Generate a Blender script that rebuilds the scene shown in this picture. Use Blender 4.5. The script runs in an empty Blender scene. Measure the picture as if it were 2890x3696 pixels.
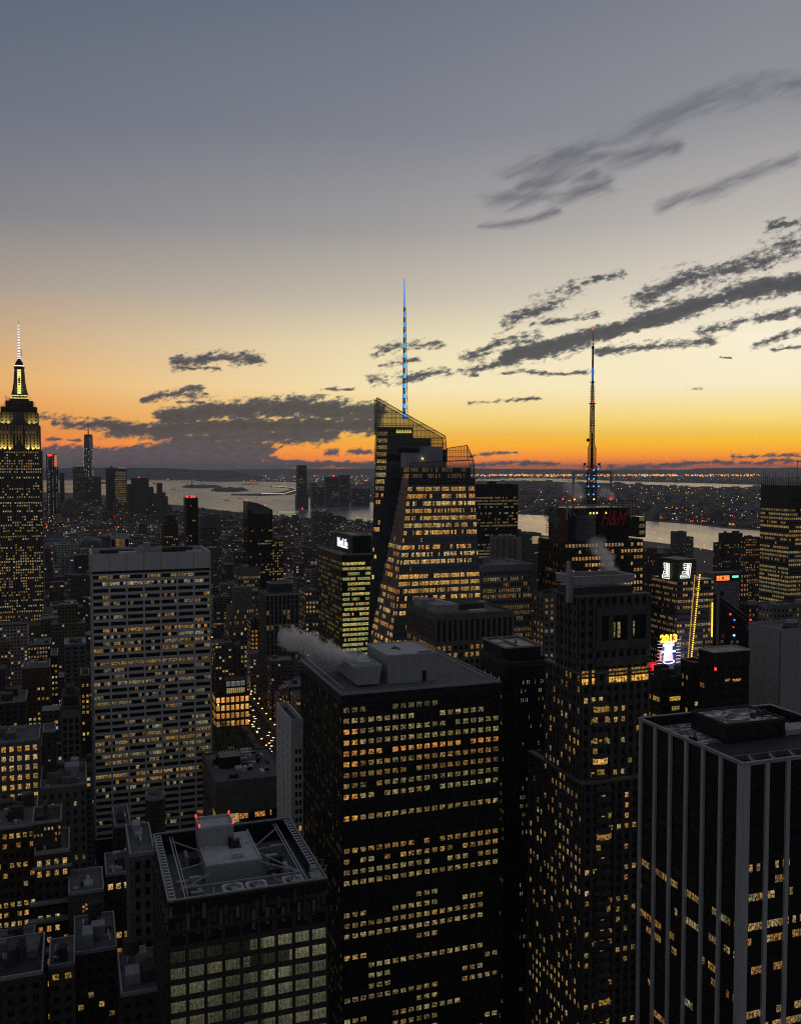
import bpy, math, random
from mathutils import Vector, Matrix
R = math.radians
SC = bpy.context.scene
C = SC.collection
# ---------------------------------------------------------------- camera
F, CX, CY, HY, CH = 3400.0, 1445.0, 1848.0, 1690.0, 260.0
TH = math.atan((CY - HY) / F)
cam = bpy.data.cameras.new('camera'); cam.sensor_width = 36; cam.sensor_fit = 'HORIZONTAL'
cam.lens = 36 * F / 2890; cam.clip_start = 1; cam.clip_end = 120000
camo = bpy.data.objects.new('camera', cam); C.objects.link(camo)
camo.location = (0, 0, CH); camo.rotation_euler = (R(90) - TH, 0, 0); SC.camera = camo
SC.view_settings.view_transform = 'Standard'; SC.view_settings.look = 'None'
SC.view_settings.exposure = 0.0; SC.view_settings.gamma = 1.0
SC.cycles.volume_bounces = 4; SC.cycles.max_bounces = 6; SC.cycles.diffuse_bounces = 2
SC.cycles.glossy_bounces = 2; SC.cycles.transparent_max_bounces = 12; SC.cycles.transmission_bounces = 2
SC.cycles.use_denoising = False; SC.cycles.filter_width = 1.15
SC.cycles.volume_max_steps = 64; SC.cycles.volume_step_rate = 2.0
GA = R(19.15)                                # the street grid against the view direction
S2 = Vector((math.cos(GA), math.sin(GA), 0)); A2 = Vector((-math.sin(GA), math.cos(GA), 0))
def P(px, py, Y):
    xc, yc = (px - CX) / F, (CY - py) / F
    dy = math.cos(TH) + yc * math.sin(TH); dz = -math.sin(TH) + yc * math.cos(TH)
    t = Y / dy
    return Vector((xc * t, Y, CH + dz * t))
def proj(p):
    y, z = p[1], p[2] - CH
    fw = y * math.cos(TH) - z * math.sin(TH); up = y * math.sin(TH) + z * math.cos(TH)
    if fw < 1: return (1e6, 1e6)
    return (CX + F * p[0] / fw, CY - F * up / fw)
def G(px, py):                               # a point of the ground seen at that pixel
    yc = (CY - py) / F
    dy = math.cos(TH) + yc * math.sin(TH); dz = -math.sin(TH) + yc * math.cos(TH)
    return P(px, py, -CH / dz * dy)
def lin(c):
    return tuple(((v / 255) / 12.92 if v / 255 <= .04045 else ((v / 255 + .055) / 1.055) ** 2.4) for v in c)
# ---------------------------------------------------------------- sky
W = bpy.data.worlds.new('World'); SC.world = W; W.use_nodes = True
nt = W.node_tree; nt.nodes.clear()
class NT:
    def __init__(s, t): s.t = t
    def n(s, typ, **k):
        o = s.t.nodes.new(typ)
        for a, v in k.items(): setattr(o, a, v)
        return o
    def put(s, sock, v):
        if hasattr(v, 'is_linked') or isinstance(v, bpy.types.NodeSocket): s.t.links.new(v, sock)
        elif isinstance(v, (tuple, list, Vector)):
            sock.default_value = tuple(v) if len(sock.default_value) == len(v) else tuple(v) + (1,)
        else: sock.default_value = v
    def m(s, op, a, b=0.0, c=0.0, clamp=False):
        o = s.n('ShaderNodeMath', operation=op, use_clamp=clamp)
        s.put(o.inputs[0], a); s.put(o.inputs[1], b); s.put(o.inputs[2], c); return o.outputs[0]
    def v(s, op, a, b=(0, 0, 0), sc=None):
        o = s.n('ShaderNodeVectorMath', operation=op); s.put(o.inputs[0], a)
        if op not in ('LENGTH', 'SCALE'): s.put(o.inputs[1], b)
        if sc is not None: s.put(o.inputs['Scale'], sc)
        return o.outputs['Value'] if op in ('LENGTH', 'DOT_PRODUCT') else o.outputs['Vector']
    def mr(s, a, f0, f1, t0, t1, smooth=False):
        o = s.n('ShaderNodeMapRange'); o.clamp = True
        if smooth: o.interpolation_type = 'SMOOTHSTEP'
        for i, x in enumerate((a, f0, f1, t0, t1)): s.put(o.inputs[i], x)
        return o.outputs[0]
    def mix(s, f, a, b, mode='MIX'):
        o = s.n('ShaderNodeMix', data_type='RGBA', blend_type=mode)
        s.put(o.inputs[0], f); s.put(o.inputs[6], a); s.put(o.inputs[7], b); return o.outputs[2]
    def noise(s, vec, scale, detail=2, rough=.5, dist=0.0, out=0):
        o = s.n('ShaderNodeTexNoise'); s.put(o.inputs['Vector'], vec); o.inputs['Scale'].default_value = scale
        o.inputs['Detail'].default_value = detail; o.inputs['Roughness'].default_value = rough
        o.inputs['Distortion'].default_value = dist; return o.outputs[out]
    def ramp(s, f, stops, inter='LINEAR'):
        o = s.n('ShaderNodeValToRGB'); e = o.color_ramp.elements; o.color_ramp.interpolation = inter
        for i, (p, c) in enumerate(stops):
            k = e[i] if i < 2 else e.new(p)
            k.position = p; k.color = (*c, 1)
        s.put(o.inputs[0], f); return o.outputs[0]
N = NT(nt)
tc = N.n('ShaderNodeTexCoord'); sx = N.n('ShaderNodeSeparateXYZ'); nt.links.new(tc.outputs['Generated'], sx.inputs[0])
X, Y_, Z = sx.outputs
AZ = N.m('ARCTAN2', X, Y_)
HYP = N.m('SQRT', N.m('ADD', N.m('MULTIPLY', X, X), N.m('ADD', N.m('MULTIPLY', Y_, Y_), 1e-6)))
EL = N.m('DIVIDE', Z, HYP)
def skyramp(rows): return N.ramp(N.m('DIVIDE', EL, .6), [(e / .6, lin(c)) for e, c in rows])
es = (-.02, .002, .009, .026, .05, .085, .13, .18, .25, .35, .5)
es = (0, .006, .014, .028, .05, .085, .13, .18, .25, .35, .5)
Lc = [(235,110,66),(244,112,68),(246,116,66),(244,134,70),(240,158,80),(238,182,112),(208,174,136),(172,159,145),(134,133,138),(110,116,130),(89,101,119)]
Cc = [(252,124,70),(255,136,58),(255,152,48),(255,182,56),(253,215,120),(252,235,186),(238,223,184),(200,190,172),(161,158,157),(129,132,143),(106,114,130)]
Rc = [(255,120,66),(255,134,48),(255,158,38),(255,196,48),(255,227,126),(255,241,204),(254,243,214),(228,218,200),(190,184,178),(147,148,153),(125,128,140)]
el = [(e, c) for e, c in zip(es, Lc)] + [(.6, (84, 92, 104))]
ec = [(e, c) for e, c in zip(es, Cc)] + [(.6, (98, 101, 108))]
er = [(e, c) for e, c in zip(es, Rc)] + [(.6, (108, 109, 113))]
eb = [(0, (96, 95, 95)), (.1, (98, 98, 100)), (.3, (90, 92, 97)), (.6, (80, 84, 92))]
sky = N.mix(N.mr(AZ, R(-23), 0, 0, 1), skyramp(el), skyramp(ec))
sky = N.mix(N.mr(AZ, 0, R(21), 0, 1), sky, skyramp(er))
sky = N.mix(N.mr(N.m('ABSOLUTE', N.m('SUBTRACT', AZ, R(12))), R(36), R(92), 0, 1, True), sky, skyramp(eb))
sky = N.v('SCALE', sky, sc=N.mr(EL, 0, .035, 1.45, 1.0))
# clouds: soft strokes on the sky directions, broken up by noise
cp = N.n('ShaderNodeCombineXYZ'); nt.links.new(AZ, cp.inputs[0]); nt.links.new(EL, cp.inputs[1])
PV = cp.outputs[0]
st = N.v('MULTIPLY', PV, (1, 2.6, 1))
nz = N.noise(st, 14, 3, .55, 0, 1)
warp = N.v('MULTIPLY', N.v('SUBTRACT', nz, (.5, .5, .5)), (.05, .014, 0))
PW = N.v('ADD', PV, warp)
def ae(px, py):
    x = (px - CX) / F; y = (HY - py) / F
    return Vector((math.atan(x), y / math.sqrt(1 + x * x), 0))
def field(strokes):
    acc = None
    for st_ in strokes:
        pts, r = st_[:2]; wt = st_[2] if len(st_) > 2 else 1.0
        pts = [(x * 1.692, y * 1.692) for x, y in pts]
        for (a, b) in zip(pts[:-1], pts[1:]):
            a3, b3 = ae(*a), ae(*b); ba = b3 - a3
            pa = N.v('SUBTRACT', PW, a3)
            h = N.m('MINIMUM', N.m('MAXIMUM', N.m('DIVIDE', N.v('DOT_PRODUCT', pa, ba), ba.dot(ba)), 0.0), 1.0)
            q = N.v('SUBTRACT', pa, N.v('SCALE', ba, sc=h))
            d = N.v('LENGTH', q)
            f = N.m('SUBTRACT', 1.0 * wt, N.m('MULTIPLY', d, wt * F / (r * 1.692)))
            acc = f if acc is None else N.m('MAXIMUM', acc, f)
    return acc
soft = [([(1080,385),(1200,352),(1330,300),(1480,238),(1610,198),(1730,198)], 30), ([(1180,350),(1300,345),(1420,330)], 30),
        ([(1040,436),(1120,430),(1210,424),(1290,404)], 26), ([(1030,490),(1110,480),(1180,458)], 13), ([(1100,410),(1250,380)], 26),
        ([(1400,452),(1480,425),(1560,392),(1640,367),(1690,350)], 22)]
hard = [([(1075,688),(1120,672),(1185,640),(1225,615)], 20), ([(1140,692),(1265,672)], 9), ([(1245,608),(1330,582)], 7),
        ([(1370,640),(1450,605),(1560,580),(1640,548),(1720,512)], 26), ([(1350,650),(1420,646)], 6), ([(1640,495),(1730,478)], 12),
        ([(1000,765),(1050,738),(1150,718)], 17), ([(1085,765),(1170,742),(1260,720),(1340,695),(1450,665),(1540,640),(1620,618),(1730,605)], 23, 2.4),
        ([(1280,752),(1400,738),(1500,728)], 11), ([(1480,712),(1600,685),(1720,662)], 11), ([(1600,740),(1720,700)], 9), ([(1640,750),(1720,740)], 6),
        ([(880,806),(1000,790),(1085,768)], 11), ([(940,800),(1020,800)], 5), ([(1080,797),(1255,790)], 6), ([(1000,860),(1070,852),(1150,851)], 5),
        ([(795,757),(850,742),(935,732)], 11), ([(815,784),(885,770)], 9), ([(690,832),(748,826)], 5), ([(788,812),(850,810),(890,806)], 10),
        ([(370,773),(440,764),(550,768)], 17, 1.5), ([(385,784),(470,790)], 5), ([(300,850),(370,842),(440,838)], 9), ([(380,856),(440,856)], 5),
        ([(90,884),(250,905)], 8), ([(130,902),(300,916)], 13, 1.5), ([(230,912),(340,922),(420,912)], 20, 2), ([(350,890),(500,872),(640,866),(800,884)], 28, 2.2), ([(330,918),(560,912),(790,906)], 26, 2.2), ([(380,936),(560,932),(700,928)], 22, 2),
        ([(60,982),(250,978),(400,968),(560,962)], 32, 3), ([(560,975),(620,988),(800,992)], 10, 2), ([(60,1003),(590,1003)], 34, 3), ([(380,945),(520,955)], 18, 2), ([(100,935),(180,938)], 4),
        ([(430,950),(560,948)], 16),
        ([(700,963),(730,966)], 7), ([(755,964),(792,966)], 6), ([(1000,992),(1180,988)], 6), ([(1005,970),(1100,968)], 3.5), ([(1300,996),(1720,984)], 6), ([(1560,974),(1720,972)], 5), ([(1450,830),(1500,828)], 2.5), ([(1530,765),(1560,766)], 2.5)]
fs, fh = field(soft), field(hard)
TL = N.v('ADD', PV, N.v('MULTIPLY', N.v('CROSS_PRODUCT', PV, (0, 0, 1)), (0, .28, 0)))
nb = N.noise(N.v('MULTIPLY', TL, (1, 3.4, 1)), 26, 7, .64, .25)
nd = N.noise(N.v('MULTIPLY', TL, (1, 1.6, 1)), 150, 5, .65)
nc = N.noise(N.v('MULTIPLY', PV, (1, 2.2, 1)), 95, 5, .62)
dh = N.m('ADD', N.m('MULTIPLY', fh, 1.15), N.m('ADD', N.m('MULTIPLY', N.m('SUBTRACT', nb, .47), 4.6), N.m('ADD', N.m('MULTIPLY', N.m('SUBTRACT', nc, .5), 3.4), N.m('MULTIPLY', N.m('SUBTRACT', nd, .5), 3.0))))
ne = N.noise(N.v('MULTIPLY', N.v('ADD', PV, N.v('MULTIPLY', N.v('CROSS_PRODUCT', PV, (0, 0, 1)), (0, .42, 0))), (1, 4.0, 1)), 15, 7, .58, .5)
ds = N.m('ADD', fs, N.m('ADD', N.m('MULTIPLY', N.m('SUBTRACT', ne, .5), 2.7), N.m('MULTIPLY', N.m('SUBTRACT', nc, .5), .35)))
mh = N.m('MULTIPLY', N.mr(dh, -.1, 1.35, 0, 1, True), N.mr(fh, -1.1, -.2, 0, 1))
ms = N.m('MULTIPLY', N.mr(ds, -.25, 1.5, 0, .8, True), N.mr(fs, -.7, .3, 0, 1, True))
cl = N.mix(N.mr(EL, .005, .16, 0, 1), lin((64, 80, 92)), lin((98, 98, 104)))
cl = N.mix(N.m('MULTIPLY', N.mr(dh, .3, 2.0, 0, 1), N.mr(EL, .015, .045, .0, 1)), cl, lin((60, 64, 72)))
cl = N.v('SCALE', cl, sc=N.mr(nc, .3, .7, .78, 1.25))
sky = N.mix(ms, sky, lin((94, 97, 108)))
sky = N.mix(N.m('MULTIPLY', mh, .94), sky, cl)
sky = N.mix(N.mr(EL, -.004, 0, 1, 0), sky, lin((50, 48, 52)))
bg = N.n('ShaderNodeBackground'); nt.links.new(sky, bg.inputs[0]); bg.inputs[1].default_value = 1.0
wo = N.n('ShaderNodeOutputWorld'); nt.links.new(bg.outputs[0], wo.inputs[0])
# the sun is down: only a broad weak afterglow is left above the sunset
sl = bpy.data.lights.new('afterglow', 'SUN'); sl.energy = 0.06; sl.angle = R(25); sl.color = (1, .62, .35)
so = bpy.data.objects.new('afterglow', sl); C.objects.link(so); so.rotation_euler = (R(86), 0, R(180 - 18))
# ---------------------------------------------------------------- materials
MATS = {}
def mat(name, col=(.2, .2, .2), rough=.8, var=.35, scale=.25, metal=0.0, spec=.3, emit=None, es_=1.0, streak=False):
    if name in MATS: return MATS[name]
    m = bpy.data.materials.new(name); m.use_nodes = True; t = NT(m.node_tree)
    bs = m.node_tree.nodes['Principled BSDF']
    tcn = t.n('ShaderNodeTexCoord')
    v = tcn.outputs['Object']
    if streak: v = t.v('MULTIPLY', v, (3, 3, .15))
    if var > 0:
        n1 = t.noise(v, scale, 4, .6); n2 = t.noise(v, scale * 9, 2, .5)
        f = t.m('ADD', t.m('MULTIPLY', n1, .7), t.m('MULTIPLY', n2, .3))
        k = t.mr(f, .3, .7, 1 - var, 1 + var)
        cc = t.v('SCALE', col, sc=k); m.node_tree.links.new(cc, bs.inputs['Base Color'])
        t.put(bs.inputs['Roughness'], t.mr(n2, .3, .7, max(0, rough - .12), min(1, rough + .12)))
    else:
        bs.inputs['Base Color'].default_value = (*col, 1); bs.inputs['Roughness'].default_value = rough
    bs.inputs['Metallic'].default_value = metal; bs.inputs['Specular IOR Level'].default_value = spec
    if emit:
        bs.inputs['Emission Color'].default_value = (*emit, 1); bs.inputs['Emission Strength'].default_value = es_
    m.cycles.emission_sampling = 'NONE'
    MATS[name] = m; return m
def window_mat():
    m = bpy.data.materials.new('lit_window'); m.use_nodes = True; t = NT(m.node_tree); bs = m.node_tree.nodes['Principled BSDF']
    at = t.n('ShaderNodeAttribute'); at.attribute_name = 'wc'
    tcn = t.n('ShaderNodeTexCoord'); uv = t.n('ShaderNodeSeparateXYZ'); m.node_tree.links.new(tcn.outputs['UV'], uv.inputs[0])
    ob = tcn.outputs['Object']
    n1 = t.noise(t.v('MULTIPLY', ob, (1, 1, .8)), 1.5, 3, .65); n2 = t.noise(t.v('ADD', ob, (31, 7, 3)), 3.2, 1, .5)
    clutter = t.m('ADD', t.m('MULTIPLY', t.mr(n1, .42, .58, .05, .80), at.outputs['Alpha']), t.m('MULTIPLY', t.m('SUBTRACT', 1.0, at.outputs['Alpha']), .42))
    top = t.mr(uv.outputs[1], .55, .9, 0, 1)
    k = t.m('ADD', clutter, t.m('MULTIPLY', top, .14)); k = t.m('MULTIPLY', k, t.mr(n2, .35, .65, .45, 1.2))
    hue = t.mix(t.mr(n2, .5, .75, 0, .55), at.outputs['Color'], t.mix(1.0, at.outputs['Color'], (1.25, .7, .45), 'MULTIPLY'))
    bs.inputs['Base Color'].default_value = (.012, .013, .015, 1); bs.inputs['Roughness'].default_value = .22
    bs.inputs['Specular IOR Level'].default_value = .4
    t.put(bs.inputs['Emission Color'], hue); t.put(bs.inputs['Emission Strength'], k)
    m.cycles.emission_sampling = 'NONE'; MATS['lit_window'] = m; return m
WIN = window_mat()
def city_mat(name, cu, cv, gain):            # walls of small far buildings: windows drawn in the material
    m = bpy.data.materials.new(name); m.use_nodes = True; t = NT(m.node_tree); bs = m.node_tree.nodes['Principled BSDF']
    at = t.n('ShaderNodeAttribute'); at.attribute_name = 'fc'
    u = t.n('ShaderNodeUVMap'); s = t.n('ShaderNodeSeparateXYZ'); m.node_tree.links.new(u.outputs[0], s.inputs[0])
    fu, fv = t.m('DIVIDE', s.outputs[0], cu), t.m('DIVIDE', s.outputs[1], cv)
    cu_, cv_ = t.m('FLOOR', fu), t.m('FLOOR', fv); gu, gv = t.m('SUBTRACT', fu, cu_), t.m('SUBTRACT', fv, cv_)
    cb = t.n('ShaderNodeCombineXYZ'); t.put(cb.inputs[0], cu_); t.put(cb.inputs[1], cv_)
    wn = t.n('ShaderNodeTexWhiteNoise', noise_dimensions='3D'); t.put(wn.inputs[0], cb.outputs[0])
    inside = t.m('MULTIPLY', t.m('LESS_THAN', t.m('ABSOLUTE', t.m('SUBTRACT', gu, .5)), .29), t.m('LESS_THAN', t.m('ABSOLUTE', t.m('SUBTRACT', gv, .5)), .25))
    haswin = t.m('GREATER_THAN', at.outputs['Alpha'], .001)
    inside = t.m('MULTIPLY', inside, haswin)
    lit = t.m('MULTIPLY', t.m('LESS_THAN', wn.outputs[0], at.outputs['Alpha']), inside)
    sp = t.n('ShaderNodeSeparateColor'); m.node_tree.links.new(wn.outputs[1], sp.inputs[0])
    wc = t.ramp(sp.outputs[1], [(0, (1, .32, .06)), (.25, (1, .52, .14)), (.6, (1, .68, .26)), (.85, (.85, .85, .55)), (1, (.7, .9, 1))])
    nn = t.noise(t.n('ShaderNodeTexCoord').outputs['Object'], .06, 4, .6)
    base = t.v('SCALE', at.outputs['Color'], sc=t.mr(nn, .3, .7, .65, 1.35))
    base = t.mix(inside, base, (.01, .011, .013))
    t.put(bs.inputs['Base Color'], base); t.put(bs.inputs['Roughness'], t.mr(inside, 0, 1, .85, .3))
    t.put(bs.inputs['Emission Color'], wc); t.put(bs.inputs['Emission Strength'], t.m('MULTIPLY', lit, t.mr(sp.outputs[0], 0, 1, .25 * gain, gain)))
    m.cycles.emission_sampling = 'NONE'; MATS[name] = m; return m
CITY = city_mat('city_wall', 3.4, 3.7, 1.1); CITYF = city_mat('far_city_wall', 9.0, 5.0, 1.2)
stone = mat('stone', (.155, .145, .13)); limestone = mat('limestone', (.36, .33, .28)); whitec = mat('white_concrete', (.58, .58, .58), var=.15, streak=True)
darkm = mat('dark_metal', (.03, .03, .032), .45, .3, metal=.3); greyc = mat('grey_concrete', (.15, .15, .155)); brown = mat('brown_brick', (.065, .05, .04))
brick = mat('red_brick', (.10, .06, .045)); dkstone = mat('dark_stone', (.06, .057, .055)); roofg = mat('roof_gravel', (.15, .15, .165), .95, .3, .4)
rooflt = mat('roof_membrane', (.52, .53, .57), .9, .2, .3); roofdk = mat('roof_tar', (.05, .05, .055), .9, .5, .3)
glassd = mat('dark_glass', (.012, .013, .016), .18, 0, spec=.5); glassg = mat('green_glass', (.02, .035, .03), .25, 0, spec=.5)
glassb = mat('blue_glass', (.115, .13, .15), .5, .25, .1, spec=.3); steel = mat('steel', (.36, .37, .39), .6, .3, 1, metal=.2)
ltsteel = mat('light_steel', (.5, .51, .55), .5, .2, 1); black = mat('black_paint', (.015, .015, .017), .5, .3); granite = mat('black_granite', (.022, .022, .024), .4, .5)
metalp = mat('grey_metal_panel', (.36, .37, .39), .6, .2, .5, streak=True); copper = mat('green_copper', (.12, .2, .17), .7)
def emi(name, c, s): return mat(name, (.02, .02, .02), .5, 0, emit=c, es_=s)
redl = emi('red_lamp', (1, .03, .02), 3.0); bluel = emi('blue_lamp', (.02, .25, 1), 2.6); amber = emi('amber_lamp', (1, .55, .04), 2.2)
whitel = emi('white_neon', (.95, 1, .92), 1.5); warml = emi('warm_lamp', (1, .62, .2), 2.0); yell = emi('yellow_lamp', (1, .8, .2), 1.3)
orange = emi('orange_lamp', (1, .22, .04), 2.0); cyanl = emi('blue_white_lamp', (.35, .6, 1), 3.0); greenl = emi('green_lamp', (.1, 1, .5), 1.6)
# ---------------------------------------------------------------- mesh helpers
class MB:
    def __init__(s): s.v = []; s.f = []; s.c = []; s.uv = []; s.mi = []; s.cur = 0
    def quad(s, a, b, c, d, col=None, uv=None):
        i = len(s.v); s.v += [tuple(a), tuple(b), tuple(c), tuple(d)]; s.f.append((i, i + 1, i + 2, i + 3)); s.c.append(col)
        s.uv.append(uv); s.mi.append(s.cur)
    def poly(s, pts, col=None):
        i = len(s.v); s.v += [tuple(p) for p in pts]; s.f.append(tuple(range(i, i + len(pts)))); s.c.append(col); s.uv.append(None); s.mi.append(s.cur)
    def hexa(s, b, t):                        # bottom ring, top ring (4 points each, counter-clockwise seen from above)
        i = len(s.v); s.v += [tuple(p) for p in b] + [tuple(p) for p in t]; n = len(b)
        s.f.append(tuple(range(i + n - 1, i - 1, -1))); s.f.append(tuple(range(i + n, i + 2 * n)))
        for k in range(n): s.f.append((i + k, i + (k + 1) % n, i + n + (k + 1) % n, i + n + k))
        for k in range(n + 2): s.c.append(None); s.uv.append(None); s.mi.append(s.cur)
    def box(s, x0, x1, y0, y1, z0, z1):
        r = [(x0, y0), (x1, y0), (x1, y1), (x0, y1)]
        s.hexa([(x, y, z0) for x, y in r], [(x, y, z1) for x, y in r])
    def prism(s, ring, z0, z1): s.hexa([(x, y, z0) for x, y in ring], [(x, y, z1) for x, y in ring])
    def cyl(s, x, y, z0, z1, r0, r1=None, n=12, a0=0):
        r1 = r0 if r1 is None else r1
        q = [(math.cos(a0 + 2 * math.pi * k / n), math.sin(a0 + 2 * math.pi * k / n)) for k in range(n)]
        s.hexa([(x + r0 * c, y + r0 * d, z0) for c, d in q], [(x + r1 * c, y + r1 * d, z1) for c, d in q])
    def beam(s, p, q, r, n=4, r2=None):
        p, q = Vector(p), Vector(q); d = q - p
        if d.length < 1e-6: return
        d.normalize(); u = d.cross(Vector((0, 0, 1)) if abs(d.z) < .9 else Vector((1, 0, 0))).normalized(); w = d.cross(u)
        r2 = r if r2 is None else r2
        an = [math.pi / n + 2 * math.pi * k / n for k in range(n)]
        s.hexa([p + (u * math.cos(a) + w * math.sin(a)) * r for a in an], [q + (u * math.cos(a) + w * math.sin(a)) * r2 for a in an])
    def build(s, name, m, parent=None, attr=None):
        me = bpy.data.meshes.new(name); me.from_pydata(s.v, [], s.f)
        if attr:
            ca = me.attributes.new(attr, 'FLOAT_COLOR', 'CORNER'); buf = []
            for f, c in zip(s.f, s.c): buf += list(c or (0, 0, 0, 0)) * len(f)
            ca.data.foreach_set('color', buf)
            ul = me.uv_layers.new(name='UVMap'); ub = []
            for f, u in zip(s.f, s.uv):
                if u is None: u = ((0, 0), (1, 0), (1, 1), (0, 1)) if len(f) == 4 else ((0, 0),) * len(f)
                for q in u: ub += [q[0], q[1]]
            ul.data.foreach_set('uv', ub)
        ms = m if isinstance(m, (list, tuple)) else [m]
        for k in ms: me.materials.append(k)
        if len(ms) > 1: me.polygons.foreach_set('material_index', s.mi)
        me.update(); o = bpy.data.objects.new(name, me); C.objects.link(o)
        if parent is not None: o.parent = parent
        return o
def tag(o, label=None, cat=None, group=None, kind=None):
    if label: o['label'] = label
    if cat: o['category'] = cat
    if group: o['group'] = group
    if kind: o['kind'] = kind
    return o
def textmb(body, size, ext, bold=0.0):
    cu = bpy.data.curves.new('t', 'FONT'); cu.body = body; cu.size = size; cu.extrude = ext; cu.offset = bold; cu.align_x = 'CENTER'; cu.align_y = 'CENTER'
    o = bpy.data.objects.new('t', cu); C.objects.link(o)
    dg = bpy.context.evaluated_depsgraph_get(); me = bpy.data.meshes.new_from_object(o.evaluated_get(dg))
    r = ([v.co.copy() for v in me.vertices], [tuple(p.vertices) for p in me.polygons])
    bpy.data.objects.remove(o); bpy.data.curves.remove(cu); bpy.data.meshes.remove(me); return r
def put_text(body, size, ext, origin, tdir, parent, name, m, bold=0.0, slant=0.0, up=(0, 0, 1), sx=1.0):
    vs, fs = textmb(body, size, ext, bold); mb = MB(); t = Vector(tdir).normalized(); up = Vector(up); n = t.cross(up)
    for f in fs: mb.poly([Vector(origin) + t * (vs[i].x * sx + slant * vs[i].y) + up * vs[i].y + n * vs[i].z for i in f])
    return mb.build(name, m, parent)
WARM = [(1, .56, .13), (1, .63, .19), (.95, .70, .27), (1, .42, .09), (.9, .74, .33), (1, .58, .15), (1, .62, .17)]
def litfn(seed, p=.6, bright=.8, pal=None, rowvar=.35, darkrows=.12, brk=.75, spread=1.0):
    rng = random.Random(seed); rows = {}
    pal = pal or WARM
    def f(i, j, _=None):
        if j not in rows:
            rr = random.Random(seed * 1000 + j)
            rows[j] = (0.04 if rr.random() < darkrows else min(1, max(0, p + rr.uniform(-rowvar, rowvar))), rr.choice(pal), rr.uniform(.6, 1.15), {})
        pr, c, b, runs = rows[j]; k = i // 3
        if k not in runs: runs[k] = random.Random(seed * 77 + j * 131 + k).random() < pr
        q = rng.random(); on = runs[k] if rng.random() < brk else q < pr
        if not on: return None
        if rng.random() < .25: c = rng.choice(pal)
        s = bright * b * (1 - spread * .55 * rng.random())
        return (c[0] * s, c[1] * s, c[2] * s, 1)
    return f
HEROES = []
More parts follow.
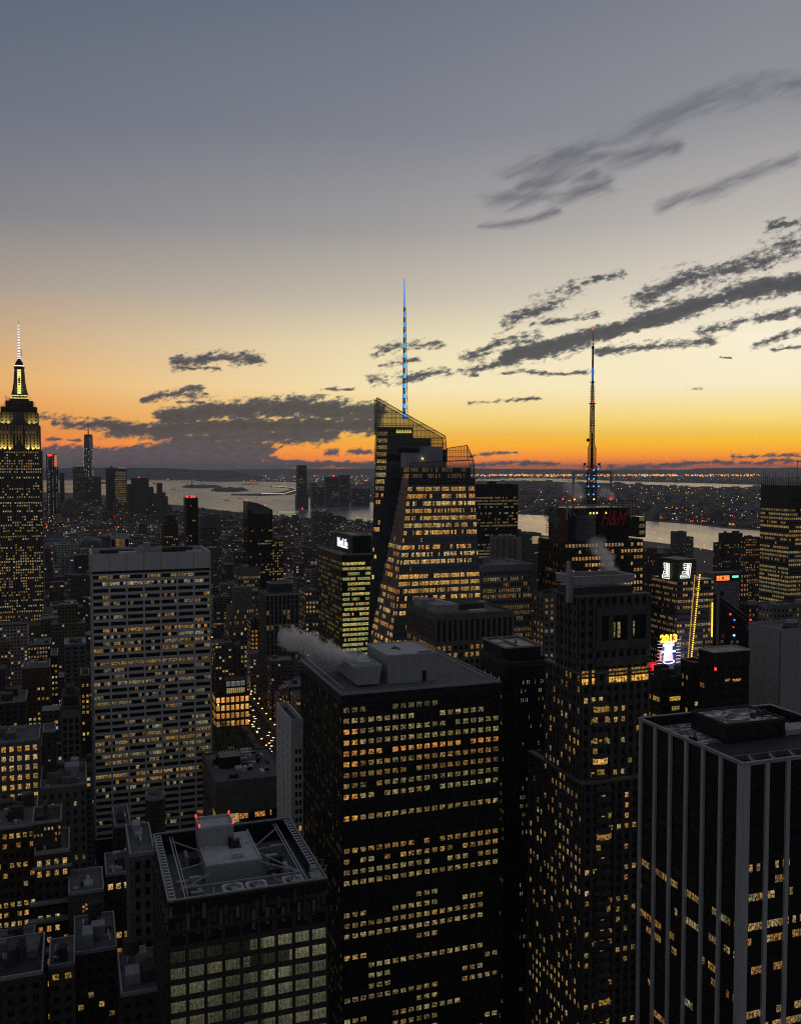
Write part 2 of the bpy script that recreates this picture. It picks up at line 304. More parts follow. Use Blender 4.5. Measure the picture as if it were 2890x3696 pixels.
class Tower:
    """a grid-aligned building placed by its near left roof corner; local x runs along the street, y down the avenue"""
    def __init__(s, name, label, px0, px1, py, Y0, L, cat='building', group=None, w=None, foot=True):
        p = P(px0, py, Y0); s.H = p.z
        if w is None:
            lo, hi = 0, 400
            for _ in range(40):
                mid = (lo + hi) / 2
                if proj(p + S2 * mid)[0] < px1: lo = mid
                else: hi = mid
            w = lo
        s.w, s.L = w, L; s.px = (px0 + px1) / 2; s.name = name
        c = p + S2 * (w / 2) + A2 * (L / 2); s.c = Vector((c.x, c.y, 0))
        s.root = bpy.data.objects.new(name, None); C.objects.link(s.root); s.root.location = s.c; s.root.rotation_euler = (0, 0, GA)
        tag(s.root, label, cat, group); s.wins = []; s.glass = glassd
        if foot: HEROES.append((s.c.dot(S2) - w / 2, s.c.dot(S2) + w / 2, s.c.dot(A2) - L / 2, s.c.dot(A2) + L / 2, s))
    def zat(s, py, y=0.0, x=0.0):             # height of the point above local (x,y) seen at image row py
        q = s.c + S2 * x + A2 * y
        return P(CX, py, q.y).z
    def wl(s, x, y, z): return s.c + S2 * x + A2 * y + Vector((0, 0, z))
    def lx(s, px, y, z=100):                  # local x of the point seen at column px
        lo, hi = -600, 600
        for _ in range(40):
            mid = (lo + hi) / 2
            if proj(s.wl(mid, y, z))[0] < px: lo = mid
            else: hi = mid
        return lo
    def at(s, px, py, z):                     # local x, y of the point of height z seen at that pixel
        yc = (CY - py) / F; dy = math.cos(TH) + yc * math.sin(TH); dz = -math.sin(TH) + yc * math.cos(TH)
        q = P(px, py, (z - CH) / dz * dy) - s.c; return q.dot(S2), q.dot(A2)
    def part(s, name, mb, m, parent=None): return mb.build(name, m, parent or s.root)
    def facade(s, tl, tr, br, bl, nx, nz, fx=.75, fz=.6, lit=None, pd=.25, sd=.2, frame=None, edge=.05, piers=True, spans=True, zoff=0.0, pier_every=1):
        """window grid on the quad tl,tr,br,bl; piers and spandrels stand proud of the glass"""
        tl, tr, br, bl = map(Vector, (tl, tr, br, bl)); n = (br - bl).cross(tl - bl).normalized()
        def q(u, v, o=0.0): return (bl.lerp(br, u)).lerp(tl.lerp(tr, u), v) + n * o
        if frame is not None:
            if piers:
                for i in range(0, nx + 1, pier_every):
                    h = (1 - fx) / 2 / nx; u0, u1 = max(0, i / nx - h), min(1, i / nx + h)
                    frame.hexa([q(u0, 0, pd), q(u1, 0, pd), q(u1, 0, .01), q(u0, 0, .01)], [q(u0, 1, pd), q(u1, 1, pd), q(u1, 1, .01), q(u0, 1, .01)])
            if spans:
                for j in range(nz + 1):
                    h = (1 - fz) / 2 / nz; v0, v1 = max(0, (j + zoff) / nz - h), min(1, (j + zoff) / nz + h)
                    if v1 <= v0: continue
                    frame.hexa([q(0, v0, sd), q(1, v0, sd), q(1, v0, .012), q(0, v0, .012)], [q(0, v1, sd), q(1, v1, sd), q(1, v1, .012), q(0, v1, .012)])
        if lit:
            for j in range(nz):
                for i in range(nx):
                    c = lit(i, j)
                    if c is None: continue
                    a, b = (i + .5 - fx / 2) / nx, (i + .5 + fx / 2) / nx; c0, c1 = (j + zoff + .5 - fz / 2) / nz, (j + zoff + .5 + fz / 2) / nz
                    c1 = min(c1, .999)
                    if c1 <= c0: continue
                    s.wins.append((q(a, c0, edge), q(b, c0, edge), q(b, c1, edge), q(a, c1, edge), c))
    def side(s, which, z0, z1, nx, nz, x0=None, x1=None, y0=None, y1=None, **k):
        x0 = -s.w / 2 if x0 is None else x0; x1 = s.w / 2 if x1 is None else x1; y0 = -s.L / 2 if y0 is None else y0; y1 = s.L / 2 if y1 is None else y1
        a, b = {'F': ((x0, y0), (x1, y0)), 'L': ((x0, y1), (x0, y0)), 'R': ((x1, y0), (x1, y1)), 'B': ((x1, y1), (x0, y1))}[which]
        s.facade((*a, z1), (*b, z1), (*b, z0), (*a, z0), nx, nz, **k)
    def finish(s, cap=100):
        def area(w):
            pp = [proj(s.wl(*p)) for p in w[:4]]
            ar = abs(sum(pp[i][0] * pp[(i + 1) % 4][1] - pp[(i + 1) % 4][0] * pp[i][1] for i in range(4))) / 2
            inside = -20 < pp[0][0] < 2910 and -20 < pp[0][1] < 3716
            return ar * (1 if inside else .001)
        if not s.wins: return s
        ws = sorted(s.wins, key=area, reverse=True)
        for w in ws[:cap]:
            mb = MB(); mb.quad(*w[:4], col=w[4]); mb.build('window', WIN, s.root, 'wc')
        rest = ws[cap:]
        if rest:
            mb = MB()
            for w in rest: mb.quad(*w[:4], col=w[4])
            o = mb.build('windows', WIN, s.root, 'wc'); o['kind'] = 'stuff'
        s.wins = []; return s
def parapet(t, x0, x1, y0, y1, z, h=1.2, th=.5, m=None, name='parapet'):
    mb = MB(); mb.box(x0, x1, y0, y0 + th, z, z + h); mb.box(x0, x1, y1 - th, y1, z, z + h)
    mb.box(x0, x0 + th, y0 + th, y1 - th, z, z + h); mb.box(x1 - th, x1, y0 + th, y1 - th, z, z + h)
    return t.part(name, mb, m or steel)
def masonry(name, label, px0, px1, py, Y0, L, seed, wall=stone, bay=3.2, fl=3.7, fx=.5, fz=.5, p=.35, bright=.8, pal=None, roof=roofg, zb=0.0, sides='FLR', group=None, rowvar=.3, darkrows=.15, topband=1.0, pd=.25, clutter=3, tank=False, cat='building', w=None, brk=.5, cap=100, glass=None, fin=True, par=1.1, pm=None):
    t = Tower(name, label, px0, px1, py, Y0, L, cat, group, w); H = t.H; w, L = t.w, t.L
    mb = MB(); mb.box(-w / 2, w / 2, -L / 2, L / 2, zb, H - .3); t.part('core', mb, glass or glassd)
    fr = MB(); nz = max(1, int((H - topband - zb) / fl)); z1 = H - topband
    for sd in 'FLRB':
        wd = w if sd in 'FB' else L; nx = max(1, round(wd / bay))
        lf = litfn(seed + ord(sd), p, bright, pal, rowvar, darkrows, brk) if sd in sides else None
        t.side(sd, zb, z1, nx, nz, fx=fx, fz=fz, lit=lf, pd=pd, sd=pd * .8, frame=fr)
    fr.box(-w / 2 - pd - .02, w / 2 + pd + .02, -L / 2 - pd - .02, L / 2 + pd + .02, z1 - .05, H - .02)
    t.part('wall', fr, wall)
    mb = MB(); mb.box(-w / 2 + .3, w / 2 - .3, -L / 2 + .3, L / 2 - .3, H - .05, H + .03); t.part('roof', mb, roof)
    if par: parapet(t, -w / 2 - pd, w / 2 + pd, -L / 2 - pd, L / 2 + pd, H - .01, par, .5, pm or wall)
    rg = random.Random(seed)
    for k in range(clutter):
        a, b, c = rg.uniform(2.5, w * .35), rg.uniform(2.5, L * .3), rg.uniform(1.5, 5)
        x, y = rg.uniform(-w / 2 + 1 + a / 2, w / 2 - 1 - a / 2), rg.uniform(-L / 2 + 1 + b / 2, L / 2 - 1 - b / 2)
        mb = MB(); mb.box(x - a / 2, x + a / 2, y - b / 2, y + b / 2, H + .03, H + c); mb.box(x - a / 2 + .3, x + a / 2 - .3, y - b / 2 + .3, y + b / 2 - .3, H + c, H + c + .15)
        t.part('roof_bulkhead' if c > 3 else 'roof_unit', mb, rg.choice([wall, steel, greyc, dkstone]))
    if Y0 < 900:
        for k in range(clutter * 2):          # ducts, vents and small plant
            a, b = (rg.uniform(2, 7), rg.uniform(.5, .9)) if k % 2 else (rg.uniform(.8, 2), rg.uniform(.8, 2))
            if rg.random() < .5: a, b = b, a
            a, b = min(a, w * .5), min(b, L * .5); x, y = rg.uniform(-w / 2 + 1 + a / 2, w / 2 - 1 - a / 2), rg.uniform(-L / 2 + 1 + b / 2, L / 2 - 1 - b / 2)
            mb = MB(); mb.box(x - a / 2, x + a / 2, y - b / 2, y + b / 2, H + .03, H + rg.uniform(.5, 1.6)); t.part('duct' if k % 2 else 'vent', mb, rg.choice([rooflt, ltsteel, steel, darkm]))
    if tank:
        x, y = rg.uniform(-w / 4, w / 4), rg.uniform(-L / 4, L / 4); mb = MB()
        for dx in (-1.6, 1.6):
            for dy in (-1.6, 1.6): mb.beam((x + dx, y + dy, H), (x + dx, y + dy, H + 4), .15)
        mb.cyl(x, y, H + 4, H + 8, 2.4, 2.3, 12); mb.cyl(x, y, H + 8, H + 9.6, 2.5, .1, 12); t.part('water_tank', mb, brown)
    if fin: t.finish(cap)
    return t
# ---------------------------------------------------------------- ground, water, hills
def sheet(name, rings, z, m, kind='structure'):
    mb = MB()
    for r in rings: mb.poly([(p[0], p[1], z) for p in r])
    o = mb.build(name, m); tag(o, kind=kind); return o
def ground_mat(name, col):
    m = bpy.data.materials.new(name); m.use_nodes = True; t = NT(m.node_tree); bs = m.node_tree.nodes['Principled BSDF']
    tcn = t.n('ShaderNodeTexCoord'); n1 = t.noise(tcn.outputs['Object'], .004, 6, .65); n2 = t.noise(tcn.outputs['Object'], .0004, 4, .6)
    c = t.v('SCALE', col, sc=t.m('MULTIPLY', t.mr(n1, .3, .7, .5, 1.6), t.mr(n2, .3, .7, .7, 1.3))); t.put(bs.inputs['Base Color'], c)
    bs.inputs['Roughness'].default_value = .95; return m
sheet('ground', [[(-60000, -500), (60000, -500), (60000, 60000), (-60000, 60000)]], 0, ground_mat('land', (.055, .052, .05)))
def water_mat():
    m = bpy.data.materials.new('water'); m.use_nodes = True; t = NT(m.node_tree); bs = m.node_tree.nodes['Principled BSDF']
    tcn = t.n('ShaderNodeTexCoord'); v = t.v('MULTIPLY', tcn.outputs['Object'], (1, .22, 1))
    n1 = t.noise(v, .012, 6, .7); n2 = t.noise(v, .0016, 4, .6)
    bs.inputs['Base Color'].default_value = (.24, .245, .26, 1); bs.inputs['IOR'].default_value = 1.33
    t.put(bs.inputs['Roughness'], t.mr(n2, .3, .7, .16, .34))
    b = t.n('ShaderNodeBump'); b.inputs['Strength'].default_value = 1.0; b.inputs['Distance'].default_value = 2.5
    t.put(b.inputs['Height'], t.m('ADD', n1, t.m('MULTIPLY', n2, 2))); m.node_tree.links.new(b.outputs[0], bs.inputs['Normal']); return m
WAT = water_mat(); WATER = []
def gp(l): return [G(x, y) for x, y in l]
bay = gp([(-400,1722),(150,1726),(345,1727),(560,1729),(800,1731),(830,1737),(1010,1739),(1070,1741),(1090,1752),(1085,1768),(1072,1788),(1120,1800),(1200,1812),(1345,1813),(1500,1830),(1700,1846),(1871,1857),(2100,1867),(2316,1880),(2495,1893),(2620,1908),(2748,1917),(3100,1935),
          (3100,1975),(2748,1948),(2640,1985),(2587,1990),(2500,1975),(2400,1962),(2316,1952),(2200,1946),(1990,1936),(1871,1922),(1700,1912),(1500,1900),(1342,1884),(1240,1882),(1150,1874),(1060,1868),(983,1858),(893,1852),(800,1843),(740,1835),(680,1826),(600,1820),(560,1812),(480,1800),(400,1790),(300,1780),(150,1776),(-400,1775)])
sheet('water', [bay[::-1]], .5, WAT); WATER.append(bay)
inl = gp([(1700,1731),(1874,1726),(1990,1727),(2060,1730),(2115,1733),(2200,1735),(2330,1739),(2560,1745),(2760,1751),(2890,1752),(2890,1756),(2760,1758),(2640,1762),(2520,1758),(2330,1752),(2215,1744),(2100,1743),(1990,1740),(1874,1735),(1700,1738)])
sheet('river_inlet', [inl[::-1]], .5, WAT)
def pip(p, poly):
    r = False; n = len(poly)
    for i in range(n):
        a, b = poly[i], poly[i - 1]
        if (a.y > p[1]) != (b.y > p[1]) and p[0] < (b.x - a.x) * (p[1] - a.y) / (b.y - a.y) + a.x: r = not r
    return r
land = ground_mat('island_land', (.03, .032, .03))
def ridge(name, xs, Y, base_off, label=None):
    mb = MB(); pts = []
    for px, py in xs:
        t = P(px, py, Y); pts.append(t)
    for a, b in zip(pts[:-1], pts[1:]):
        mb.quad((a.x, Y - base_off, -2), (b.x, Y - base_off, -2), (b.x, b.y, b.z), (a.x, a.y, a.z))
        mb.quad((a.x, a.y, a.z), (b.x, b.y, b.z), (b.x * 1.12, Y * 1.12, -2), (a.x * 1.12, Y * 1.12, -2))
    o = mb.build(name, land); tag(o, kind='structure'); return o
rg = random.Random(5)
def jag(x0, x1, step, f, amp): return [(x, f(x) + rg.uniform(-amp, amp)) for x in range(x0, x1 + 1, step)]
ridge('hills', jag(-600, 3600, 35, lambda x: 1690 + (3 if x < 2500 else -3) + 2.5 * math.sin(x / 310), .9), 38000, 2500)
ridge('island_hills', jag(-300, 860, 30, lambda x: 1689 + max(0, (x - 620)) * .05 + 2 * math.sin(x / 90), .8) + [(900, 1712), (960, 1722)], 22500, 900)
def mound(name, ring, h, label=None, hump=.7):
    mb = MB(); c = sum((Vector(p) for p in ring), Vector()) / len(ring); n = len(ring)
    inn = [c + (Vector(p) - c) * hump for p in ring]
    for k in range(n):
        a, b, d, e = ring[k], ring[(k + 1) % n], inn[(k + 1) % n], inn[k]
        hh = h * (.6 + .4 * math.sin(k * 2.1)); h2 = h * (.6 + .4 * math.sin(((k + 1) % n) * 2.1))
        mb.quad((a.x, a.y, .2), (b.x, b.y, .2), (d.x, d.y, h2), (e.x, e.y, hh))
    mb.poly([(p.x, p.y, h * (.6 + .4 * math.sin(k * 2.1))) for k, p in enumerate(inn)])
    o = mb.build(name, land); tag(o, kind='structure'); return o
def oval(px0, px1, py0, py1, n=16): return [G((px0 + px1) / 2 + (px1 - px0) / 2 * math.cos(2 * math.pi * k / n), (py0 + py1) / 2 - (py1 - py0) / 2 * math.sin(2 * math.pi * k / n)) for k in range(n)]
mound('islet', oval(652, 805, 1752, 1763), 26); mound('islet', oval(758, 900, 1764, 1776), 34); mound('islet', oval(700, 900, 1731, 1739), 30)
mound('islet', oval(290, 420, 1741, 1747), 20); mound('islet', oval(865, 940, 1746, 1749), 8)
pier = gp([(833,1784),(940,1782),(1015,1776),(1050,1768),(1040,1762),(975,1758),(975,1756),(1050,1758),(1075,1766),(1076,1778),(1050,1786),(940,1790),(833,1788)])
sheet('breakwater', [pier[::-1]], 2.5, land)
# ================================================================ main towers
def core(t, x0, x1, y0, y1, z0, z1, m, name='core'):
    mb = MB(); mb.box(x0, x1, y0, y1, z0, z1); return t.part(name, mb, m)
# ---- art deco skyscraper with lit mast, far left
t = Tower('art_deco_skyscraper', 'tall art deco stone skyscraper with yellow floodlit crown and white lit antenna mast', -12, 149, 1627, 1200, 40, cat='skyscraper')
w, L = t.w, t.L; H1 = t.H; z = lambda py: t.zat(py, -L / 2)
t.L = L
zA, zB, zC, zD = z(1534), z(1487), z(1466), z(1444)
cw = w * .135                                # half width of the recessed centre bay
mb = MB(); mb.box(-w/2+.4, w/2-.4, -L/2+.4, L/2-.4, 60, H1); mb.box(-w/2+2, w/2-2, -L/2+3, L/2-3, H1, zA)
mb.box(-w*.43, w*.43, -L/2+7, L/2-6, zA, zB); t.part('core', mb, glassd)
fr = MB()
nz = int((H1 - 60) / 3.6); z0 = H1 - nz * 3.6
fs_ = MB()
lf = litfn(11, .52, .95, [(1, .78, .3), (.9, .8, .42), (1, .66, .22), (1, .85, .5), (1, .55, .16)], .35, .1, .45)
bk = MB()
for a, b, y_, z_, z2_ in ((-w/2, -cw, -L/2-1.5, 60, H1), (cw, w/2, -L/2-1.5, 60, H1), (-w/2+2, -cw, -L/2+1.5, H1, zA), (cw, w/2-2, -L/2+1.5, H1, zA)): bk.box(a, b, y_, y_+1.9, z_, z2_)
t.part('wing_core', bk, glassd)
for (a, b, nx, yy) in ((-w/2, -cw, 7, -L/2-1.51), (-cw, cw, 5, -L/2 + .38), (cw, w/2, 7, -L/2-1.51)):
    t.facade((a, yy, H1), (b, yy, H1), (b, yy, z0), (a, yy, z0), nx, nz, fx=.52, fz=.5, lit=lf, pd=.9, frame=fr, spans=False)
    t.facade((a, yy, H1), (b, yy, H1), (b, yy, z0), (a, yy, z0), nx, nz, fx=.52, fz=.5, sd=.1, frame=fs_, piers=False)
t.side('R', z0, H1, 9, nz, fx=.5, fz=.5, lit=litfn(12, .3, .8), pd=.6, sd=.25, frame=fr)
t.side('L', z0, H1, 9, nz, fx=.5, fz=.5, pd=.6, sd=.25, frame=fr); t.side('B', z0, H1, 18, nz, fx=.5, fz=.5, pd=.6, sd=.25, frame=fr)
nz2 = int((zA - H1) / 3.6)
for (a, b, nx, yy) in ((-w/2+2, -cw, 4, -L/2+1.49), (-cw, cw, 4, -L/2+2.98), (cw, w/2-2, 4, -L/2+1.49)):
    t.facade((a, yy, zA), (b, yy, zA), (b, yy, H1), (a, yy, H1), nx, nz2, fx=.4, fz=.6, lit=litfn(13, .12, .5, brk=.2), pd=1.0, sd=.2, frame=fr)
t.side('R', H1, zA, 6, nz2, x1=w/2-2, y0=-L/2+3, y1=L/2-3, fx=.5, fz=.5, pd=.8, sd=.2, frame=fr)
t.side('B', H1, zA, 9, nz2, x0=-w/2+2, x1=w/2-2, y1=L/2-3, fx=.5, fz=.5, pd=.8, sd=.2, frame=fr)
nz3 = 4
for (a, b, nx, yy) in ((-w*.43, -cw, 3, -L/2+6.98), (-cw, cw, 4, -L/2+6.98), (cw, w*.43, 3, -L/2+6.98)):
    t.facade((a, yy, zB), (b, yy, zB), (b, yy, zA), (a, yy, zA), nx, nz3, fx=.35, fz=.5, pd=.8, sd=.2, frame=fr)
fr.box(-w*.43, w*.43, L/2-6, L/2-5.6, zA, zB); fr.box(w*.43, w*.43+.5, -L/2+7, L/2-6, zA, zB); fr.box(-w*.43-.5, -w*.43, -L/2+7, L/2-6, zA, zB)
t.part('stone_piers', fr, stone); t.part('spandrels', fs_, granite)
mb = MB(); mb.box(-w*.41, w*.41, -L/2+8, L/2-8, zB, zC); mb.box(-w*.30, w*.32, -L/2+9, L/2-9, zC, zD); mb.box(-w*.2, w*.22, -L/2+11, L/2-11, zD, zD+3)
for k in range(40):
    r_ = random.Random(k); x = r_.uniform(-.4, .4) * w; mb.beam((x, -L/2+8.5+r_.random()*6, zC if abs(x) > .3*w else zD), (x, -L/2+9, (zC if abs(x) > .3*w else zD) + r_.uniform(2, 8)), .25)
t.part('setbacks', mb, dkstone)
mb = MB()
for zz, ww in ((zD + 3.0, .21), (zD + 6.2, .18)): mb.box(-w*ww+1, w*ww+1, -L/2+10.4, -L/2+10.9, zz, zz + .9)
t.part('light_strip', mb, yell)
mx = 1.0; zm0, zm1 = zD + 3, z(1325)
mb = MB(); mb.box(-w*.17+mx, w*.17+mx, -L/2+11.5, L/2-11.5, zm0, zm0 + 5)
k6 = [(math.cos(math.pi*2*i/12), math.sin(math.pi*2*i/12)) for i in range(12)]
prof = [(zm0+5, 10.5), (zm0+12, 8.6), (zm0+22, 7.2), (zm0+34, 6.4), (zm1, 5.8)]
for (za, ra), (zb, rb) in zip(prof[:-1], prof[1:]): mb.hexa([(mx+ra*c, ra*s_, za) for c, s_ in k6], [(mx+rb*c, rb*s_, zb) for c, s_ in k6])
t.part('mooring_mast', mb, stone)
mb = MB(); mb.hexa([(mx+6.6*c, 6.6*s_, zm1) for c, s_ in k6], [(mx+6.6*c, 6.6*s_, zm1+3) for c, s_ in k6])
mb.hexa([(mx+5.6*c, 5.6*s_, zm1+4) for c, s_ in k6], [(mx+4*c, 4*s_, zm1+9) for c, s_ in k6]); mb.hexa([(mx+4*c, 4*s_, zm1+9) for c, s_ in k6], [(mx+1.2*c, 1.2*s_, zm1+12.5) for c, s_ in k6])
t.part('dome', mb, darkm)
mb = MB(); mb.hexa([(mx+6.0*c, 6.0*s_, zm1+3.0) for c, s_ in k6], [(mx+6.0*c, 6.0*s_, zm1+4.0) for c, s_ in k6]); t.part('light_ring', mb, emi('crown_ring', (1, .75, .65), 2.2))
for k in range(11):
    f0 = k / 11; zz = zm0 + 6 + (zm1 - zm0 - 7) * f0; h = (zm1 - zm0 - 7) / 11 * .8
    yy = -(10.9 - 4.7 * min(1, f0 * 2.0) ** .6) - .5
    mb = MB(); mb.box(mx - 2.2, mx + 2.2, yy, yy + .4, zz, zz + h); t.part('mast_window', mb, yell)
zt = z(1148); za = zm1 + 12
mb = MB(); nseg = 22
for k in range(nseg):
    f0, f1 = k / nseg, (k + .55) / nseg; zz = za + (z(1163) - za) * f0; z2 = za + (z(1163) - za) * f1
    mb.cyl(mx, 0, zz, z2, 2.0 - 1.3 * f0, None, 8)
mb.cyl(mx, 0, za, zt, .8, .15, 6); mb.box(mx+2.2, mx+3.0, -.4, .4, z(1280), z(1252)); t.part('antenna_mast', mb, darkm)
for k in range(nseg):
    f0, f1 = (k + .55) / nseg, (k + 1) / nseg; zz = za + (z(1163) - za) * f0; z2 = za + (z(1163) - za) * f1
    mb = MB(); mb.cyl(mx, 0, zz, z2, 2.0 - 1.3 * f0, None, 8); t.part('antenna_light', mb, emi('antenna_white', (.9, .85, 1), 1.8))
# lower setbacks of the same tower
mb = MB(); zl = z(2215); mb.box(-w/2-12, w/2+9, -L/2-10, L/2+10, 20, zl); mb.box(-w/2-22, w/2+22, -L/2-16, L/2+16, 0, 22); t.part('lower_block', mb, dkstone)
fr = MB(); lf = litfn(14, .6, .95, None, .3, .1, .4)
t.side('F', 22, zl, 24, 11, x0=-w/2-12, x1=w/2+9, y0=-L/2-10, fx=.45, fz=.5, lit=lf, pd=.4, sd=.3, frame=fr)
t.side('R', 22, zl, 14, 11, x1=w/2+9, y0=-L/2-10, y1=L/2+10, fx=.45, fz=.5, lit=lf, pd=.4, sd=.3, frame=fr); t.part('lower_wall', fr, stone)
t.finish()
def spot(t, name, x, y, z, tx, ty, tz, e, ang, col=(1, .78, .25), rad=.6):
    l = bpy.data.lights.new(name, 'SPOT'); l.energy = e; l.spot_size = R(ang); l.spot_blend = .8; l.color = col; l.shadow_soft_size = rad
    o = bpy.data.objects.new(name, l); C.objects.link(o); o.parent = t.root; o.location = (x, y, z)
    o.rotation_euler = Vector((tx - x, ty - y, tz - z)).to_track_quat('-Z', 'Y').to_euler()
for x in (-.43, -.33, -.2, .2, .33, .43): spot(t, 'floodlight', x*w, -L/2-1.6, H1 + .5, x*w*.97, -L/2+1.2, H1 + 9, 16000, 80, (1, .70, .12))
for x in (-.36, -.24, .24, .36): spot(t, 'floodlight', x*w, -L/2+2.6, zA + .6, x*w, -L/2+7, zA + 8, 6000, 85, (1, .74, .15))
for x in (-.12, .12): spot(t, 'floodlight', mx+x*w, -L/2+8.5, zm0 + 5.5, mx + x*w*.35, -6, zm0 + 22, 1500, 60)

# ---- white concrete grid slab, left
t = Tower('office_tower', 'broad pale concrete office slab with a blank top band and seven window bays', 330, 757, 2001, 535, 42, cat='office tower')
w, L, H = t.w, t.L, t.H
zt = t.zat(2066, -L/2); nz = 40; z0 = zt - nz * 3.86
core(t, -w/2, w/2, -L/2, L/2, 0, H - 5.2, glassd)
fr = MB()
pal = [(1, .62, .18), (1, .5, .12), (.85, .72, .35), (.75, .74, .45), (1, .7, .25)]
lf = litfn(21, .52, .66, pal, .36, .2, .6)
t.side('F', z0, zt, 7, nz, fx=.885, fz=.56, pd=.5, sd=.4, frame=fr)
t.side('F', z0, zt, 35, nz, fx=.93, fz=.48, lit=lf)
t.side('L', z0, zt, 5, nz, fx=.9, fz=.56, pd=.5, sd=.4, frame=fr); t.side('R', z0, zt, 5, nz, fx=.9, fz=.56, pd=.5, sd=.4, frame=fr); t.side('B', z0, zt, 7, nz, fx=.93, fz=.56, pd=.5, sd=.4, frame=fr)
t.part('concrete_grid', fr, whitec)
mb = MB(); zr = H - 4
for (a, b, c, d) in ((-w/2-.55, w/2+.55, -L/2-.55, -L/2+.6), (-w/2-.55, w/2+.55, L/2-.6, L/2+.55), (-w/2-.55, -w/2+.6, -L/2+.6, L/2-.6), (w/2-.6, w/2+.55, -L/2+.6, L/2-.6)): mb.box(a, b, c, d, zt + 1.6, H)
t.part('top_band', mb, whitec)
mb = MB(); mb.box(-w/2+.6, w/2-.6, -L/2+.6, L/2-.6, zr - .5, zr); t.part('roof', mb, roofdk)
for (px, pw, y0, hh, m_) in ((530, 22, -8, 9, steel), (640, 110, 4, 5, dkstone), (420, 120, 6, 4, roofdk), (700, 60, -2, 3, rooflt), (460, 60, -10, 4, rooflt)):
    x = t.lx(px, y0, H); ww = pw / F * 550 / 2; mb = MB(); mb.box(x - ww, x + ww, y0 - 3, y0 + 5, zr, zr + hh); t.part('roof_unit', mb, m_)
mb = MB()
for k in range(8):
    xx = -w/2 + w * k / 7; mb.box(xx - .06, xx + .06, -L/2 - .6, -L/2 - .555, zt + 1.6, H - .02)
t.part('panel_joints', mb, dkstone); t.finish()

# ---- tower with cutaway mechanical roof, bottom left
t = Tower('office_tower', 'dark glass tower with open roof well, braced steel frame and three big fans', 606, 1180, 3256, 232, 46, cat='office tower')
w, L, H = t.w, t.L, t.H; wd = 6.5                      # depth of the roof well
core(t, -w/2, w/2, -L/2, L/2, 0, H - wd, glassd)
mb = MB(); mb.box(-w/2, w/2, -L/2, -L/2 + .8, H - wd, H - .1); mb.box(-w/2, w/2, L/2 - .8, L/2, H - wd, H - .1); mb.box(-w/2, -w/2 + .8, -L/2+.8, L/2-.8, H - wd, H - .1); mb.box(w/2 - .8, w/2, -L/2+.8, L/2-.8, H - wd, H - .1); t.part('roof_screen_wall', mb, glassd)
mb = MB(); mb.box(-w/2+.8, w/2-.8, -L/2+.8, L/2-.8, H - wd, H - wd + .2); t.part('roof_floor', mb, roofg)
rg3 = random.Random(12)
for k in range(16):
    x, y = rg3.choice((-1, 1)) * rg3.uniform(9, w/2-6), rg3.uniform(-L/2+10, L/2-5); a, b = rg3.choice(((4, .8), (1, 5), (2.2, 2.2), (3.4, 1.4))); mb = MB(); mb.box(x-a/2, x+a/2, y-b/2, y+b/2, H-wd+.2, H-wd+rg3.uniform(1, 3)); t.part('duct', mb, rg3.choice([steel, ltsteel, dkstone, metalp]))
mb = MB(); rim = .35
for a, b, c, d in ((-w/2-.1, w/2+.1, -L/2-.1, -L/2+.35), (-w/2-.1, w/2+.1, L/2-.35, L/2+.1), (-w/2-.1, -w/2+.3, -L/2+.35, L/2-.35), (w/2-.3, w/2+.1, -L/2+.35, L/2-.35)): mb.box(a, b, c, d, H - .1, H + .3)
t.part('coping', mb, steel)
mb = MB()                                              # ladder-like tracks along both long sides
for s in (-1, 1):
    for off in (.6, 2.0): mb.beam((s*(w/2-off), -L/2+1, H-.2), (s*(w/2-off), L/2-1, H-.2), .13)
    for k in range(22): yk = -L/2 + 1.5 + k * (L - 3) / 21; mb.box(min(s*(w/2-.6), s*(w/2-1.9)), max(s*(w/2-.6), s*(w/2-1.9)), yk - .35, yk + .35, H - .3, H - .05)
    mb.beam((s*(w/2-4.6), -L/2+1, H-1), (s*(w/2-4.6), L/2-1, H-1), .2); mb.beam((s*(w/2-5.4), -L/2+1, H-1), (s*(w/2-5.4), L/2-1, H-1), .15)
t.part('track', mb, ltsteel)
mb = MB(); yb = -L/2 + 8.6
mb.beam((-w/2+4, yb, H-1), (w/2-4, yb, H-1), .28)
for (a, b, c, d) in ((-w/2+5, yb, -8, -6), (-w/2+5, L/2-4, -7, 8), (w/2-5, yb, 6, -2), (w/2-5, yb, 7, 4), (w/2-5, L/2-4, 7, 8), (-w/2+5, -2, -7, 2), (w/2-5, 6, 7, 6), (-4, -L/2+1, -3, yb), (3.5, -L/2+1, 3.2, yb), (11, -L/2+1, 8, yb), (-9, -L/2+1, -8, yb)):
    mb.beam((a, b, H - 1.2), (c, d, H - 1.6), .22)
t.part('braces', mb, steel)
zr = H - 1.5; (bx0, yF), (bx1, _) = t.at(744, 3132, zr), t.at(946, 3109, zr); (qx0, qy0), (qx1, _q) = t.at(719, 3064, zr), t.at(848, 3058, zr); yB = qy0 + 9; hp_ = zr + 6.4
mb = MB(); mb.box(bx0, bx1, yF, yB, H - wd, zr); t.part('mechanical_block', mb, metalp)
mb = MB(); mb.box(bx0 + .4, bx1 - .4, yF+.4, yB-.4, zr, zr + .12); t.part('block_roof', mb, rooflt)
mb = MB()
for a, b, c, d in ((bx0-.05, bx1+.05, yF-.05, yF+.35), (bx0-.05, bx0+.35, yF+.35, yB), (bx1-.35, bx1+.05, yF+.35, yB)): mb.box(a, b, c, d, zr, zr + .5)
t.part('block_coping', mb, ltsteel)
mb = MB(); mb.box(qx0, qx1, qy0, qy0+8.5, zr + .12, zr + 5.4); t.part('penthouse', mb, metalp)
